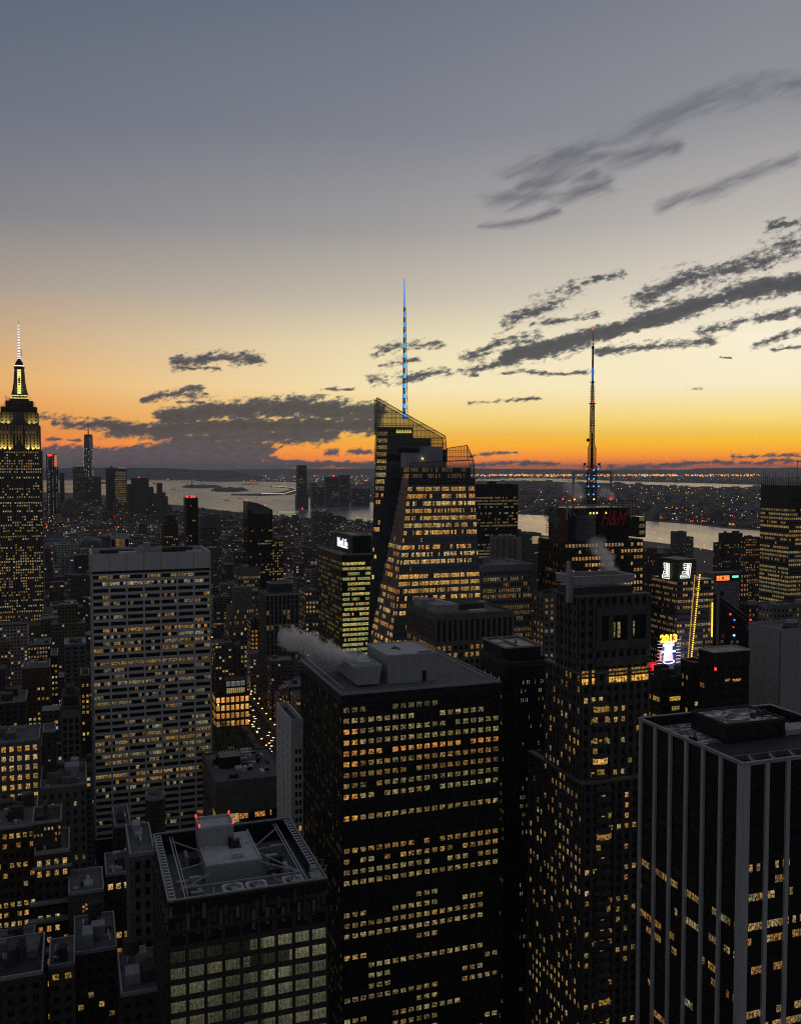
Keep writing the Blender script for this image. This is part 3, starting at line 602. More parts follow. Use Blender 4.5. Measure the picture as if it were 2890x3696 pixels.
mb = MB(); mb.box(qx0+.5, qx1-.5, qy0+.5, qy0+8.0, zr + 5.4, zr + 5.5); t.part('penthouse_roof', mb, rooflt)
mb = MB()
for a, b, c, d in ((qx0-.1, qx1+.1, qy0-.1, qy0+.3), (qx0-.1, qx1+.1, qy0+8.2, qy0+8.6), (qx0-.1, qx0+.3, qy0+.3, qy0+8.2), (qx1-.3, qx1+.1, qy0+.3, qy0+8.2)): mb.box(a, b, c, d, zr + 5.4, zr + 6.2)
t.part('penthouse_parapet', mb, ltsteel)
zr -= .9
for x, y in ((qx0+.1, qy0+.1), (qx1-.1, qy0+.1), (qx0+.1, qy0+8.4), (qx1-.1, qy0+8.4)):
    mb = MB(); mb.cyl(x, y, zr + 7.1, zr + 7.5, .2, None, 8); mb.cyl(x, y, zr + 7.5, zr + 8.0, .28, .15, 8); t.part('warning_lamp', mb, redl)
zr += .9; (gx, gy) = t.at(845, 3052, zr); gx -= 1.5; gy -= 1.5
mb = MB(); mb.cyl(1.2+gx, 0+gy, zr+.6, zr+2.3, 1.1, .9, 12); mb.cyl(2.3+gx, 1.4+gy, zr+.6, zr+2.0, .8, .7, 12); mb.box(-.2+gx, 3.2+gx, -1.0+gy, 2.4+gy, zr+.12, zr+.6); mb.cyl(.2+gx, 1.2+gy, zr+.6, zr+2.6, .5, .5, 10); t.part('pump_group', mb, darkm)
(ax, ay) = t.at(856, 3096, zr); mb = MB(); mb.box(ax-1.6, ax+1.6, ay-.7, ay+.7, zr+.5, zr+1.4); mb.box(ax-1.4, ax+1.4, ay-.5, ay+.5, zr+.12, zr+.5); t.part('air_unit', mb, ltsteel)
(ax, ay) = t.at(777, 3121, zr); (cx_1, cy_1) = t.at(892, 3045, zr); (ex_, ey_) = t.at(746, 3071, zr); mb = MB(); mb.box(ax-.5, ax+.5, ay-.3, ay+.3, zr+.12, zr+.5); mb.box(cx_1-.4, cx_1+.4, cy_1-.3, cy_1+.4, zr+.12, zr+.6); mb.cyl(ex_, ey_, zr+.12, zr+1.2, .5, .4, 8); t.part('roof_hatch', mb, rooflt)
for k, (fpx, fpy) in enumerate(((841, 3204), (926, 3194), (1057, 3175))):
    zf = H - 1.0; x, yf = t.at(fpx, fpy, zf)
    mb = MB(); hw = 2.75; n = 20; ring = [(x + 2.25*math.cos(2*math.pi*i/n), yf + 2.25*math.sin(2*math.pi*i/n)) for i in range(n)]
    sq = []
    for i in range(n):
        a = 2*math.pi*i/n; m_ = max(abs(math.cos(a)), abs(math.sin(a))); sq.append((x + hw*math.cos(a)/m_, yf + hw*math.sin(a)/m_))
    for i in range(n):
        j = (i+1) % n
        mb.quad((*sq[i], zf), (*sq[j], zf), (*ring[j], zf + .15), (*ring[i], zf + .15)); mb.quad((*ring[i], zf+.15), (*ring[j], zf+.15), (*ring[j], zf - 1.6), (*ring[i], zf - 1.6)); mb.quad((*sq[i], zf - 2), (*sq[j], zf - 2), (*sq[j], zf), (*sq[i], zf))
    hs = t.part('fan', mb, ltsteel)
    mb = MB(); mb.cyl(x, yf, zf - .9, zf - .3, .45, .4, 10)
    for i in range(7):
        a = 2*math.pi*i/7 + k; ca, sa = math.cos(a), math.sin(a); p0 = Vector((x+.4*ca, yf+.4*sa, zf-.5)); p1 = Vector((x+2.1*ca, yf+2.1*sa, zf-.5)); nn = Vector((-sa, ca, .45)).normalized()
        mb.hexa([p0 - nn*.22 - Vector((0,0,.04)), p1 - nn*.42 - Vector((0,0,.04)), p1 + nn*.42 - Vector((0,0,.04)), p0 + nn*.22 - Vector((0,0,.04))], [p0 - nn*.22, p1 - nn*.42, p1 + nn*.42, p0 + nn*.22])
    t.part('blades', mb, ltsteel, hs)
mb = MB(); xg = w/2 - 2.2; yg = -L/2 + 3.5
mb.box(xg-1.4, xg+1.4, yg-2, yg+2, H-2.5, H); mb.box(xg-.8, xg+.9, yg+2.2, yg+3.6, H-.2, H+.9)
for a, b, c in ((.5, 5, 3.0), (1.6, 2, 3.4), (1.8, -1, 3.0), (.9, -2.2, 2.6)): mb.beam((xg+a, yg+b, H), (xg+a+.8, yg+b-1, H+c), .1); mb.beam((xg+a+.8, yg+b-1, H+c), (xg+a-.4, yg+b+1.6, H+c-1.2), .08)
t.part('window_washing_rig', mb, steel)
nz = 24; fl = 4.35; zt = H - wd - 1.5; fr = MB()
zt2 = H - .2
t.facade((-w/2, -L/2, zt2), (w/2, -L/2, zt2), (w/2, -L/2, zt), (-w/2, -L/2, zt), 27, 2, fx=.9, fz=.75, pd=.12, sd=.1, frame=fr)
rg2 = random.Random(3)
palg = [(.50, .52, .30), (.42, .45, .27), (.55, .56, .34), (.36, .40, .26)]
def lf3(i, j):
    if j >= nz - 1: return None
    k = i // 9; rr = random.Random(j * 31 + k * 7); r_ = rr.random()
    b = [.72, .45, .14, .55][int(r_ * 4)] * (1.05 if i > 20 else .75 if i < 12 else .5)
    c = palg[(j * 3 + k) % 4]; b *= .62
    return (c[0]*b, c[1]*b, c[2]*b, .25)
t.side('F', zt - nz*fl, zt, 36, nz, fx=.93, fz=.66, lit=lf3, pd=.1, sd=.1)
t.side('F', zt - nz*fl, zt, 9, nz, fx=.8, fz=.66, pd=.35, sd=.3, frame=fr)
t.side('L', zt - nz*fl, zt, 9, nz, fx=.8, fz=.66, pd=.35, sd=.3, frame=fr); t.side('R', zt - nz*fl, zt, 10, nz, fx=.8, fz=.66, pd=.35, sd=.3, frame=fr); t.side('B', zt - nz*fl, zt, 9, nz, fx=.8, fz=.66, pd=.35, sd=.3, frame=fr)
t.part('frame', fr, mat('bronze_frame', (.055, .048, .042), .5, .4))
rg2 = random.Random(8)
for k in range(30):  # brown strips paint the reflections on the upper glass wall
    x = -w/2 + .8 + (w - 1.6) * k / 29 + rg2.uniform(-.3, .3); zz = rg2.uniform(H-6, H-1.2); mb = MB(); mb.box(x-.42, x+.42, -L/2-.2, -L/2-.13, zz-rg2.uniform(2.5, 6), zz); t.part('painted_reflection', mb, brick if k % 3 else stone)
t.finish()

# ---- big dark tower, centre
t = Tower('office_tower', 'massive black office tower with grey roof box and steaming cooling tower, centre front', 1234, 1802, 2504, 331, 63, cat='office tower')
w, L, H = t.w, t.L, t.H; TC = t
core(t, -w/2, w/2, -L/2, L/2, 0, H - .8, glassd); zt = H - 4.2; fl = 3.93; nz = int(zt / fl); z0 = zt - nz * fl; fr = MB()
base = litfn(31, .86, .75, [(.85, .70, .32), (.9, .66, .26), (.95, .55, .18), (.8, .72, .38)], .14, .06, .8)
base = litfn(31, 1.0, .78, [(.85, .64, .22), (.8, .6, .2), (.9, .54, .15), (.75, .64, .28), (.7, .62, .26)], .0, .0, .0)
ROWP = [.35, .75, .95, .97, .92, .88, .92, .92, .9, .08, .96, .06, .02, .85, .9, .92, .95, .22, .3, .42, .72, .8, .02, .15, .5, .6, .5, .6, .4, .3, .5, .45, .5, .4, .4]
def lf4(i, j):
    k = nz - 1 - j; p_ = ROWP[k] if k < len(ROWP) else .4
    rq = random.Random(j * 91 + (i // 3 if p_ < .85 else i)).random()
    if rq > p_: return None
    c = base(i, j); q = .35 if k == 0 else .9
    if k == 4: return (q, q*.45, q*.1, 1)
    if c is None: return None
    if i < 2 and k in (2, 3, 5, 8, 10): return (1, .48, .1, 1)
    return (c[0]*q, c[1]*q, c[2]*q, 1)
t.side('F', z0, zt, 20, nz, fx=.68, fz=.45, lit=lf4, pd=.35, sd=.18, frame=fr)
bl = litfn(33, .42, .42, [(.75, .66, .30), (.8, .6, .22)], .2, .1, .3)
t.side('L', z0, zt, 23, nz, fx=.5, fz=.5, lit=bl, pd=.35, sd=.18, frame=fr)
t.side('R', z0, zt, 23, nz, fx=.72, fz=.48, pd=.35, sd=.18, frame=fr); t.side('B', z0, zt, 20, nz, fx=.72, fz=.48, pd=.35, sd=.18, frame=fr)
fr.box(-w/2-.4, w/2+.4, -L/2-.4, L/2+.4, zt + .3, H - .6); t.part('wall', fr, granite)
mb = MB(); mb.box(-w/2, w/2, -L/2, L/2, H - .6, H - .05); t.part('roof', mb, roofg)
mb = MB()
for a, b, c, d in ((-w/2-.4, w/2+.4, -L/2-.4, -L/2), (-w/2-.4, w/2+.4, L/2, L/2+.4), (-w/2-.4, -w/2, -L/2, L/2), (w/2, w/2+.4, -L/2, L/2)): mb.box(a, b, c, d, H - .6, H + .25)
for s, o in ((-1, 2.2), (1, 2.6)): mb.box(min(s*(w/2-o), s*(w/2-o-.5)), max(s*(w/2-o), s*(w/2-o-.5)), -L/2+7, L/2-1, H - .05, H + .3)
t.part('roof_rail', mb, steel)
bx0, bx1 = t.lx(1398, -L/2+9, H), t.lx(1577, -L/2+9, H); y0 = -L/2 + 9; y1 = y0 + 25; hb = P(CX, 2370, (t.wl(bx0, y0, 0)).y).z
mb = MB(); mb.box(bx0, bx1, y0, y1, H - .05, hb); pb = t.part('plant_box', mb, metalp)
mb = MB(); mb.box(bx0 + .3, bx1 - .3, y0 + .3, y1 - .3, hb, hb + .1); t.part('plant_roof', mb, rooflt, pb)
mb = MB()
for a, b, c, d in ((bx0-.05, bx1+.05, y0-.05, y0+.3), (bx0-.05, bx1+.05, y1-.3, y1+.05), (bx0-.05, bx0+.3, y0+.3, y1-.3), (bx1-.3, bx1+.05, y0+.3, y1-.3)): mb.box(a, b, c, d, hb, hb + .45)
t.part('plant_coping', mb, ltsteel, pb)
mb = MB(); mb.box(bx1 - 6, bx1 - 1.2, y0 + 1.2, y0 + 5, hb + .1, hb + .16); mb.box(bx0 + 6, bx0 + 9, y1 - 12, y1 - 11.4, hb + .1, hb + .5); mb.box(bx0+8, bx0+8.5, y1-15, y1-8, hb+.1, hb+.4); mb.box(bx1-6, bx1-4.4, y0 - .1, y0, H, H + 4); t.part('hatch', mb, black, pb)
cx0, cx1 = t.lx(1278, -L/2+7, H), t.lx(1378, -L/2+7, H); y0 = -L/2 + 7; y1 = y0 + 30; hc = P(CX, 2411, t.wl(cx0, y0, 0).y).z; xm = (cx0+cx1)/2; hw = (cx1-cx0)/2
mb = MB(); ring = lambda s_, z_: [(xm - hw*s_, y0, z_), (xm + hw*s_, y0, z_), (xm + hw*s_, y1, z_), (xm - hw*s_, y1, z_)]
mb.hexa(ring(.78, H + .8), ring(1, hc)); 
for yy in (y0+2, y0+10, y0+18, y0+26): mb.box(xm-hw*.6, xm-hw*.5, yy, yy+.4, H, H+.8); mb.box(xm+hw*.5, xm+hw*.6, yy, yy+.4, H, H+.8)
ct = t.part('cooling_tower', mb, metalp)
mb = MB(); mb.box(xm-hw, xm-hw+.4, y0, y1, hc, hc+.5); mb.box(xm+hw-.4, xm+hw, y0, y1, hc, hc+.5); mb.box(xm-hw+.4, xm+hw-.4, y0, y0+.4, hc, hc+.5)
for k in range(5): mb.box(xm-hw+.4, xm+hw-.4, y0+2+k*6, y0+2.4+k*6, hc, hc+.7)
mb.box(xm-hw*.5, xm+hw*.4, y0+2.5, y0+5.5, hc, hc+1.4)
t.part('louvres', mb, ltsteel, ct); t.finish()

# ---- dark tower with rounded penthouse, behind centre right
t = Tower('office_tower', 'black tower with curved parapet and dark round-cornered penthouse behind the black centre tower', 1840, 1998, 2402, 405, 36, cat='office tower', w=None)
w, L, H = t.w, t.L, t.H
def rounded(x0, x1, y0, y1, r, n=5):
    o = []
    for (cx_, cy_, a0) in ((x0+r, y0+r, 180), (x1-r, y0+r, 270), (x1-r, y1-r, 0), (x0+r, y1-r, 90)):
        for k in range(n + 1): a = R(a0 + 90*k/n); o.append((cx_ + r*math.cos(a), cy_ + r*math.sin(a)))
    return o
mb = MB(); mb.prism(rounded(-w/2, w/2, -L/2, L/2, 6), 0, H); t.part('core', mb, granite)
fr = MB(); lf = litfn(41, .22, .7, [(.85, .8, .4), (.7, .75, .45), (1, .66, .25), (.7, .8, .7)], .15, .2, .15); nz = int(H / 3.9)
t.side('F', 0, H-6, 13, nz-1, x0=-w/2+5, x1=w/2-4, fx=.42, fz=.42, lit=lf, pd=.3, sd=.1, frame=fr)
t.side('L', 0, H-6, 12, nz-1, y0=-L/2+5, y1=L/2-5, fx=.42, fz=.42, lit=lf, pd=.3, sd=.1, frame=fr)
t.part('wall', fr, granite)
mb = MB(); ri, ro = rounded(-w/2+.8, w/2-.8, -L/2+.8, L/2-.8, 5.4), rounded(-w/2-.3, w/2+.3, -L/2-.3, L/2+.3, 6.3); n = len(ri)
for k in range(n):
    j = (k+1) % n; mb.hexa([(*ro[k], H-1), (*ro[j], H-1), (*ri[j], H-1), (*ri[k], H-1)], [(*ro[k], H+1.2), (*ro[j], H+1.2), (*ri[j], H+1.2), (*ri[k], H+1.2)])
t.part('parapet', mb, dkstone)
hp = P(CX, 2338, t.wl(0, -L/2+6, 0).y).z
mb = MB(); xa = t.lx(1822, -L/2+6, hp); mb.prism(rounded(xa, w/2-1.5, -L/2+6, L/2-4, 3), H, hp); pt = t.part('penthouse', mb, granite)
mb = MB()
for a, b, c, d in ((xa+.5, w/2-2, -L/2+6.2, -L/2+6.6), (xa+.5, w/2-2, L/2-4.8, L/2-4.4), (xa+.3, xa+.7, -L/2+7, L/2-5), (w/2-2.2, w/2-1.8, -L/2+7, L/2-5), (xa+8, xa+8.3, -L/2+7, L/2-5)): mb.box(a, b, c, d, hp, hp+.7)
t.part('penthouse_rim', mb, steel, pt); mb = MB(); mb.box(xa+2, xa+7, 2, 9, hp, hp+.3); mb.cyl(xa+12, 2, hp, hp+1.5, .7, .7, 8); t.part('roof_unit', mb, rooflt, pt)
t.finish()
# ---- faceted glass tower with slanted crown and blue spire
def crystal():
    t = Tower('glass_skyscraper', 'faceted glass skyscraper with slanted see-through crown and tall blue lit spire', 1430, 1742, 2300, 560, 50, cat='skyscraper')
    inv = t.root.rotation_euler.to_matrix().inverted()
    def l(px, py, Y): return inv @ (P(px, py, Y) - t.c)
    def down(a, b, zz):                       # continue the edge a-b down to height zz
        k = (zz - a.z) / (b.z - a.z); return a + (b - a) * k
    Yf = 560; A_t, A_b = l(1479, 1672, Yf), l(1415, 2318, Yf - 2)
    def along(p, px, zpy):                    # point on the street line through p seen at column px
        lo, hi = 0, 300
        for _ in range(40):
            m_ = (lo + hi) / 2
            if proj(t.wl(p.x + m_, p.y, p.z))[0] < px: lo = m_
            else: hi = m_
        return Vector((p.x + lo, p.y, p.z))
    B_t, B_b = along(A_t, 1708, 0), along(A_b, 1742, 0)
    z0, ztop = 0, A_t.z
    Ab, Bb = down(A_t, A_b, 0), down(B_t, B_b, 0)
    D_t, D_b = l(1462, 1660, Yf + 12), l(1335, 2318, Yf + 36); Db = down(D_t, D_b, 0)
    back = Yf + 62
    E_t, E_b = l(1360, 1540, Yf + 42), l(1326, 2318, Yf + 40); Eb = down(E_t, E_b, 0)
    dep = 52
    Bt2, Bb2 = B_t + Vector((0, dep, 0)), Bb + Vector((0, dep, 0)); Et2, Eb2 = E_t + Vector((3, dep - 26, 0)), Eb + Vector((0, dep - 26, 0))
    zt = ztop
    mb = MB()                                 # front volume, in floor slices so that the twisted facet follows its windows
    bot = [Ab, Bb, Bb2, Vector((Db.x + 24, Bb2.y, 0)), Db]; top = [A_t, B_t, Bt2, Vector((D_t.x + 20, Bt2.y, zt)), Vector((D_t.x, D_t.y, zt))]
    ring_ = lambda zz: [down(a_, b_, zz) for a_, b_ in zip(top, bot)]
    for k in range(36): mb.hexa(ring_((zt - 9) * k / 36), ring_((zt - 9) * (k + 1) / 36))
    t.part('front_volume', mb, glassb)
    mb = MB(); zr = l(1430, 1543, Yf + 42).z   # rear volume, stepped top
    rx = along(E_t, 1611, 0).x
    def ex(zz): return down(E_t, E_b, zz)
    def blk(xa_, xb_, z_a, z_b):
        pa, pb = ex(z_a), ex(z_b); da = E_t.x - pa.x
        mb.hexa([(pa.x if xa_ is None else xa_, pa.y, z_a), (xb_, pa.y, z_a), (xb_, pa.y + 26, z_a), (pa.x + 22 if xa_ is None else xa_, pa.y + 26, z_a)],
                [(pb.x if xa_ is None else xa_, pb.y, z_b), (xb_, pb.y, z_b), (xb_, pb.y + 26, z_b), (pb.x + 22 if xa_ is None else xa_, pb.y + 26, z_b)])
    x1 = max(along(E_t, 1489, 0).x, E_t.x + 22.5); x2 = along(E_t, 1556, 0).x
    za, zb, zc = l(1430, 1541, Yf+42).z, l(1520, 1580, Yf+48).z, l(1590, 1622, Yf+55).z
    blk(None, rx, 0, zt - 10); blk(None, x1, zt - 10, za); blk(x1 + .01, x2, zt - 10, zb); blk(x2 + .02, rx, zt - 10, zc)
    t.part('rear_volume', mb, glassb)
    # facades of lit floors
    fr = MB(); pal = [(1, .52, .12), (1, .6, .17), (1, .45, .09), (1, .68, .25), (.95, .72, .32)]
    fl = 4.37; zf = l(1479, 1752, Yf).z; nz = int(zf / fl); zl = zf - nz * fl
    def E(a, b): return lambda zz: down(a, b, zz)
    eA, eB, eD, eE = E(A_t, A_b), E(B_t, B_b), E(D_t, D_b), E(E_t, E_b)
    lf = litfn(51, .84, 1.7, pal, .18, .06, .5)
    t.facade(eA(zf), eB(zf), eB(zl), eA(zl), 42, nz, fx=.86, fz=.56, lit=lf, pd=.12, sd=.12)
    t.facade(eA(zf), eB(zf), eB(zl), eA(zl), 8, nz, fx=.9, fz=.62, pd=.2, sd=.25, frame=fr)
    for (a_, b_, nx_, sd_) in ((eA, eB, 42, 54), (eD, eA, 12, 55)):
        t.facade(a_(zt - 2), b_(zt - 2), b_(zf), a_(zf), nx_, 3, fx=.8, fz=.7, lit=litfn(sd_, .75, .3, [(1, .66, .3), (.9, .7, .4)], .1, 0, .5), edge=-.3)
    lg = litfn(52, .62, 1.3, pal, .25, .1, .6)
    def lgf(i, j):
        if j > nz - 8: return None
        return lg(i, j)
    t.facade(eD(zf), eA(zf), eA(zl), eD(zl), 16, nz, fx=.8, fz=.55, lit=lgf, pd=.1, sd=.1, edge=.25)
    t.facade(eD(zf), eA(zf), eA(zl), eD(zl), 4, nz, fx=.96, fz=.8, pd=.12, sd=.16, frame=fr)
    # rear left face down to the chamfer
    zz1 = za - 2; nzr = int(zz1 / fl); zl2 = zz1 - nzr * fl
    def rr(zz): p = eE(zz); q = eD(min(zz, zt)); return Vector((max(q.x, p.x + .2) if zz < zt - 6 else x1, p.y, zz))
    le = litfn(53, .5, 1.5, pal, .3, .1, .5)
    def lef(i, j):
        k = nzr - 1 - j
        if k < 9: return ((.8, .62, .2, 1) if (k in (1, 2, 3, 4, 6) and i < 5) or (k in (7,) and i < 8) else (.35, .28, .1, 1) if i < 5 else None)
        return le(i, j)
    def wide(zz): p = eE(zz); return Vector((p.x + 21, p.y, zz))
    # facade strip of constant width beside the edge, clipped by the chamfer below
    for j in range(nzr):
        z_a, z_b = zl2 + j * fl, zl2 + (j + 1) * fl; p, q = eE(z_a), eE(z_b); xr = min(rr(z_a).x, rr(z_b).x) if z_b < zt - 6 else p.x + 24
        if z_b >= zt - 6: xr = min(xr, p.x + 24)
        n_ = max(1, int((xr - p.x) / 1.5))
        if xr - p.x < 1.2: continue
        for i in range(n_):
            c = lef(i, j)
            if c is None: continue
            a_, b_ = p.x + (xr - p.x) * (i + .12) / n_, p.x + (xr - p.x) * (i + .88) / n_; yy = p.y - .06
            if i == 0: a_ += .8
            t.wins.append(((a_, yy, z_a + .9), (b_, yy, z_a + .9), (b_, yy, z_b - .9), (a_, yy, z_b - .9), c))
        fr.box(p.x, xr, p.y - .22, p.y, z_a - .5, z_a + .5)
    t.part('floor_bands', fr, mat('grey_glass_band', (.16, .17, .185), .5, .25, .3))
    # crown screens: glass panes in a steel grid
    gl = bpy.data.materials.new('screen_glass'); gl.use_nodes = True; q_ = NT(gl.node_tree); out = gl.node_tree.nodes['Material Output']
    tr_ = q_.n('ShaderNodeBsdfTransparent'); tr_.inputs[0].default_value = (.72, .70, .66, 1); go = q_.n('ShaderNodeBsdfGlossy'); go.inputs[0].default_value = (.5, .5, .5, 1); go.inputs['Roughness'].default_value = .1
    mx_ = q_.n('ShaderNodeMixShader'); mx_.inputs[0].default_value = .12; gl.node_tree.links.new(tr_.outputs[0], mx_.inputs[1]); gl.node_tree.links.new(go.outputs[0], mx_.inputs[2]); gl.node_tree.links.new(mx_.outputs[0], out.inputs[0])
    def screen(name, poly, nx, step):         # poly: list of local 3D corners, coplanar; grid along local x and z
        mb = MB(); mb.poly(poly); g_ = t.part(name, mb, gl); mb = MB()
        n_ = len(poly)
        for i in range(n_): mb.beam(poly[i], poly[(i + 1) % n_], .3)
        O = poly[0]; xs = [p.x for p in poly]; zs = [p.z for p in poly]; d = None
        def cut(axis, val):
            pts = []
            for i in range(n_):
                a, b = poly[i], poly[(i + 1) % n_]; fa, fb = a[axis] - val, b[axis] - val
                if fa * fb < 0: pts.append(a + (b - a) * (fa / (fa - fb)))
            return pts
        x = min(xs) + nx
        while x < max(xs):
            p = cut(0, x)
            if len(p) == 2: mb.beam(p[0], p[1], .11)
            x += nx
        zz = max(zs) - step; k = 0
        while zz > min(zs):
            for dz, rr_ in ((0, .2), (-.9, .12)):
                p = cut(2, zz + dz)
                if len(p) == 2: mb.beam(p[0], p[1], rr_)
            zz -= step
        t.part('screen_grid', mb, darkm, g_)
    yE = E_t.y - .3
    def lp(px, py, dx=0):                     # point on the rear screen plane (local y = yE)
        p = l(px, py, Yf + 44)
        for _ in range(20):
            q = t.c + t.root.rotation_euler.to_matrix() @ Vector((p.x, yE, 0)); p = l(px, py, q.y); 
        return Vector((p.x, yE, p.z))
    pk, s1, s2 = lp(1360, 1435), lp(1607, 1574), lp(1613, 1660)
    screen('crown_screen', [lp(1352, 1660), s2, s1, pk], 1.45, 4.1)
    sh = Vector((0, 5, -1)); 
    screen('rear_screen', [p + sh for p in (lp(1360, 1560), lp(1611, 1620), s1, pk)], 2.9, 8.2)
    # lower right crown
    yF = B_t.y
    def lq(px, py, yy):
        p = l(px, py, Yf + 20)
        for _ in range(20):
            q = t.c + t.root.rotation_euler.to_matrix() @ Vector((p.x, yy, 0)); p = l(px, py, q.y)
        return Vector((p.x, yy, p.z))
    ybk = yF + 34
    screen('wing_screen', [lq(1612, 1664, ybk), lq(1706, 1660, ybk), lq(1706, 1655, ybk), lq(1685, 1607, ybk), lq(1613, 1618, ybk)], 2.0, 3.6)
    screen('front_screen', [Vector((A_t.x - .3, A_t.y - .3, zt - 12)), Vector((eB(zt - 12).x, eB(zt).y - .3, zt - 12)), Vector((B_t.x, B_t.y - .3, zt + 2.0)), Vector((A_t.x, A_t.y - .3, zt))], 2.0, 3.6)
    mb = MB(); q1, q2 = eB(zt - 12), B_t
    p1, p2 = lq(1706, 1657, ybk), Vector((B_t.x, B_t.y, zt))
    mb.beam(p1, p2, .25); mb.beam(lq(1685, 1607, ybk), Vector((B_t.x, B_t.y + 8, zt + 2)), .25); t.part('edge_beam', mb, darkm)
    # roof boxes behind the front screen
    for (a, b, ya, yb, c) in ((1464, 1560, 1634, 1672, 14), (1534, 1597, 1611, 1672, 20)):
        p, q = lq(a, ya, A_t.y + c), lq(b, ya, A_t.y + c); mb = MB(); mb.box(p.x, q.x, A_t.y + c, A_t.y + c + 9, zt - 9, p.z); t.part('plant_box', mb, metalp)
    mb = MB(); mb.box(A_t.x + 1, B_t.x - 1, A_t.y + 2, A_t.y + 40, zt - 8.9, zt - 2.5); t.part('roof', mb, roofdk)
    p = lq(1525, 1655, A_t.y + 13); mb = MB(); mb.cyl(p.x, p.y, p.z - .5, p.z + .5, .5, .5, 8); t.part('roof_lamp', mb, warml)
    for k in range(6):
        p = lp(1434 + k * 9.5, 1557); mb = MB(); mb.box(p.x - .65, p.x + .65, yE + .15, yE + .22, p.z - 1, p.z + 1); t.part('roof_window', mb, yell)
    t.finish()
    # spire
    s0 = l(1459, 1494, Yf + 56); sz = s0.z; top = l(1455, 998, Yf + 56).z; mid = sz + (top - sz) * .78
    sp = MB(); lt = MB(); r0, r1 = 2.1, .8
    def rad(zz): return r0 + (r1 - r0) * min(1, (zz - sz) / (mid - sz))
    nseg = 11; cs = [(math.cos(R(a)), math.sin(R(a))) for a in (100, 220, 340)]
    zs = [sz - 3 + (mid - sz + 3) * k / nseg for k in range(nseg + 1)]
    for k in range(nseg):
        a, b = zs[k], zs[k + 1]; ra, rb = rad(a), rad(b)
        for i in range(3):
            j = (i + 1) % 3; pa = (s0.x + ra*cs[i][0], s0.y + ra*cs[i][1], a); pb = (s0.x + rb*cs[i][0], s0.y + rb*cs[i][1], b); pc = (s0.x + rb*cs[j][0], s0.y + rb*cs[j][1], b); pd_ = (s0.x + ra*cs[j][0], s0.y + ra*cs[j][1], a)
            sp.beam(pa, pb, .22); sp.beam(pa, pc, .13); sp.beam(pa, pd_, .16)
        lt.cyl(s0.x, s0.y, a + .3, a + (b - a) * .62, ra * .85, .2, 8)
    sp.cyl(s0.x, s0.y, sz, mid, .7, .35, 8)
    spo = t.part('spire', sp, steel); t.part('spire_lights', lt, bluel, spo)
    mb = MB(); mb.cyl(s0.x, s0.y, mid, top - .4, .62, .28, 8); t.part('spire_tip', mb, emi('blue_tip', (.05, .25, .9), .9), spo)
    mb = MB(); mb.cyl(s0.x, s0.y, top - .4, top + .6, .4, .3, 6); t.part('warning_lamp', mb, redl, spo)
    return t
crystal()
# ---- green-lit tower with the lettered penthouse
t = Tower('office_tower', 'green glass office tower with yellow lit floors and white lettering on its dark penthouse', 1234, 1345, 2003, 715, 72, cat='office tower')
w, L, H = t.w, t.L, t.H
core(t, -w/2, w/2, -L/2, L/2, 0, H - .5, glassg); fr = MB(); nz = 36; fl = 3.9; zt = H - 5
palg2 = [(.85, .8, .18), (.75, .75, .2), (.6, .62, .25), (.9, .78, .22), (.55, .6, .25), (1, .5, .12)]
lf = litfn(61, .88, 1.5, palg2, .1, .03, .85, .6)
t.side('F', zt - nz*fl, zt, 16, nz, fx=.93, fz=.55, lit=lf); t.side('F', zt - nz*fl, zt, 4, nz, fx=.94, fz=.55, pd=.4, sd=.3, frame=fr)
lf = litfn(62, .5, .26, palg2, .2, .1, .6, .6)
t.side('L', zt - nz*fl, zt, 34, nz, fx=.85, fz=.5, lit=lf); 
for sd_ in 'LRB': t.side(sd_, zt - nz*fl, zt, 9 if sd_ != 'B' else 4, nz, fx=.94, fz=.55, pd=.4, sd=.3, frame=fr)
fr.box(-w/2-.4, w/2+.4, -L/2-.4, L/2+.4, zt + .4, H - .4); t.part('wall', fr, mat('dark_green_panel', (.028, .04, .032), .5))
mb = MB(); mb.box(-w/2+.4, w/2-.4, -L/2+.4, L/2-.4, H - .4, H); t.part('roof', mb, roofdk); parapet(t, -w/2-.4, w/2+.4, -L/2-.4, L/2+.4, H - .4, 1.3, .5, steel)
ya, yb = -L/2 + 4, L/2 - 14; xa, xb = -w/2 + 9.5, w/2 + 0
hp = P(CX, 1931, t.wl(xa, ya, 0).y).z
mb = MB(); mb.box(xa, xb, ya, yb, H, hp - 1); pn = t.part('penthouse', mb, mat('black_green_panel', (.018, .024, .02), .5)); mb = MB()
for a, b, c, d in ((xa, xb, ya, ya+.5), (xa, xb, yb-.5, yb), (xa, xa+.5, ya+.5, yb-.5), (xb-.5, xb, ya+.5, yb-.5)): mb.box(a, b, c, d, hp - 1, hp)
t.part('penthouse_rim', mb, steel, pn)
put_text('MetLife', 10.5, .15, (xa - .3, (ya + yb) / 2 + 1, hp - 8.5), (0, -1, 0), pn, 'letters', emi('sign_white', (.75, .85, 1), 1.5), bold=.1, sx=.95)
t.finish()
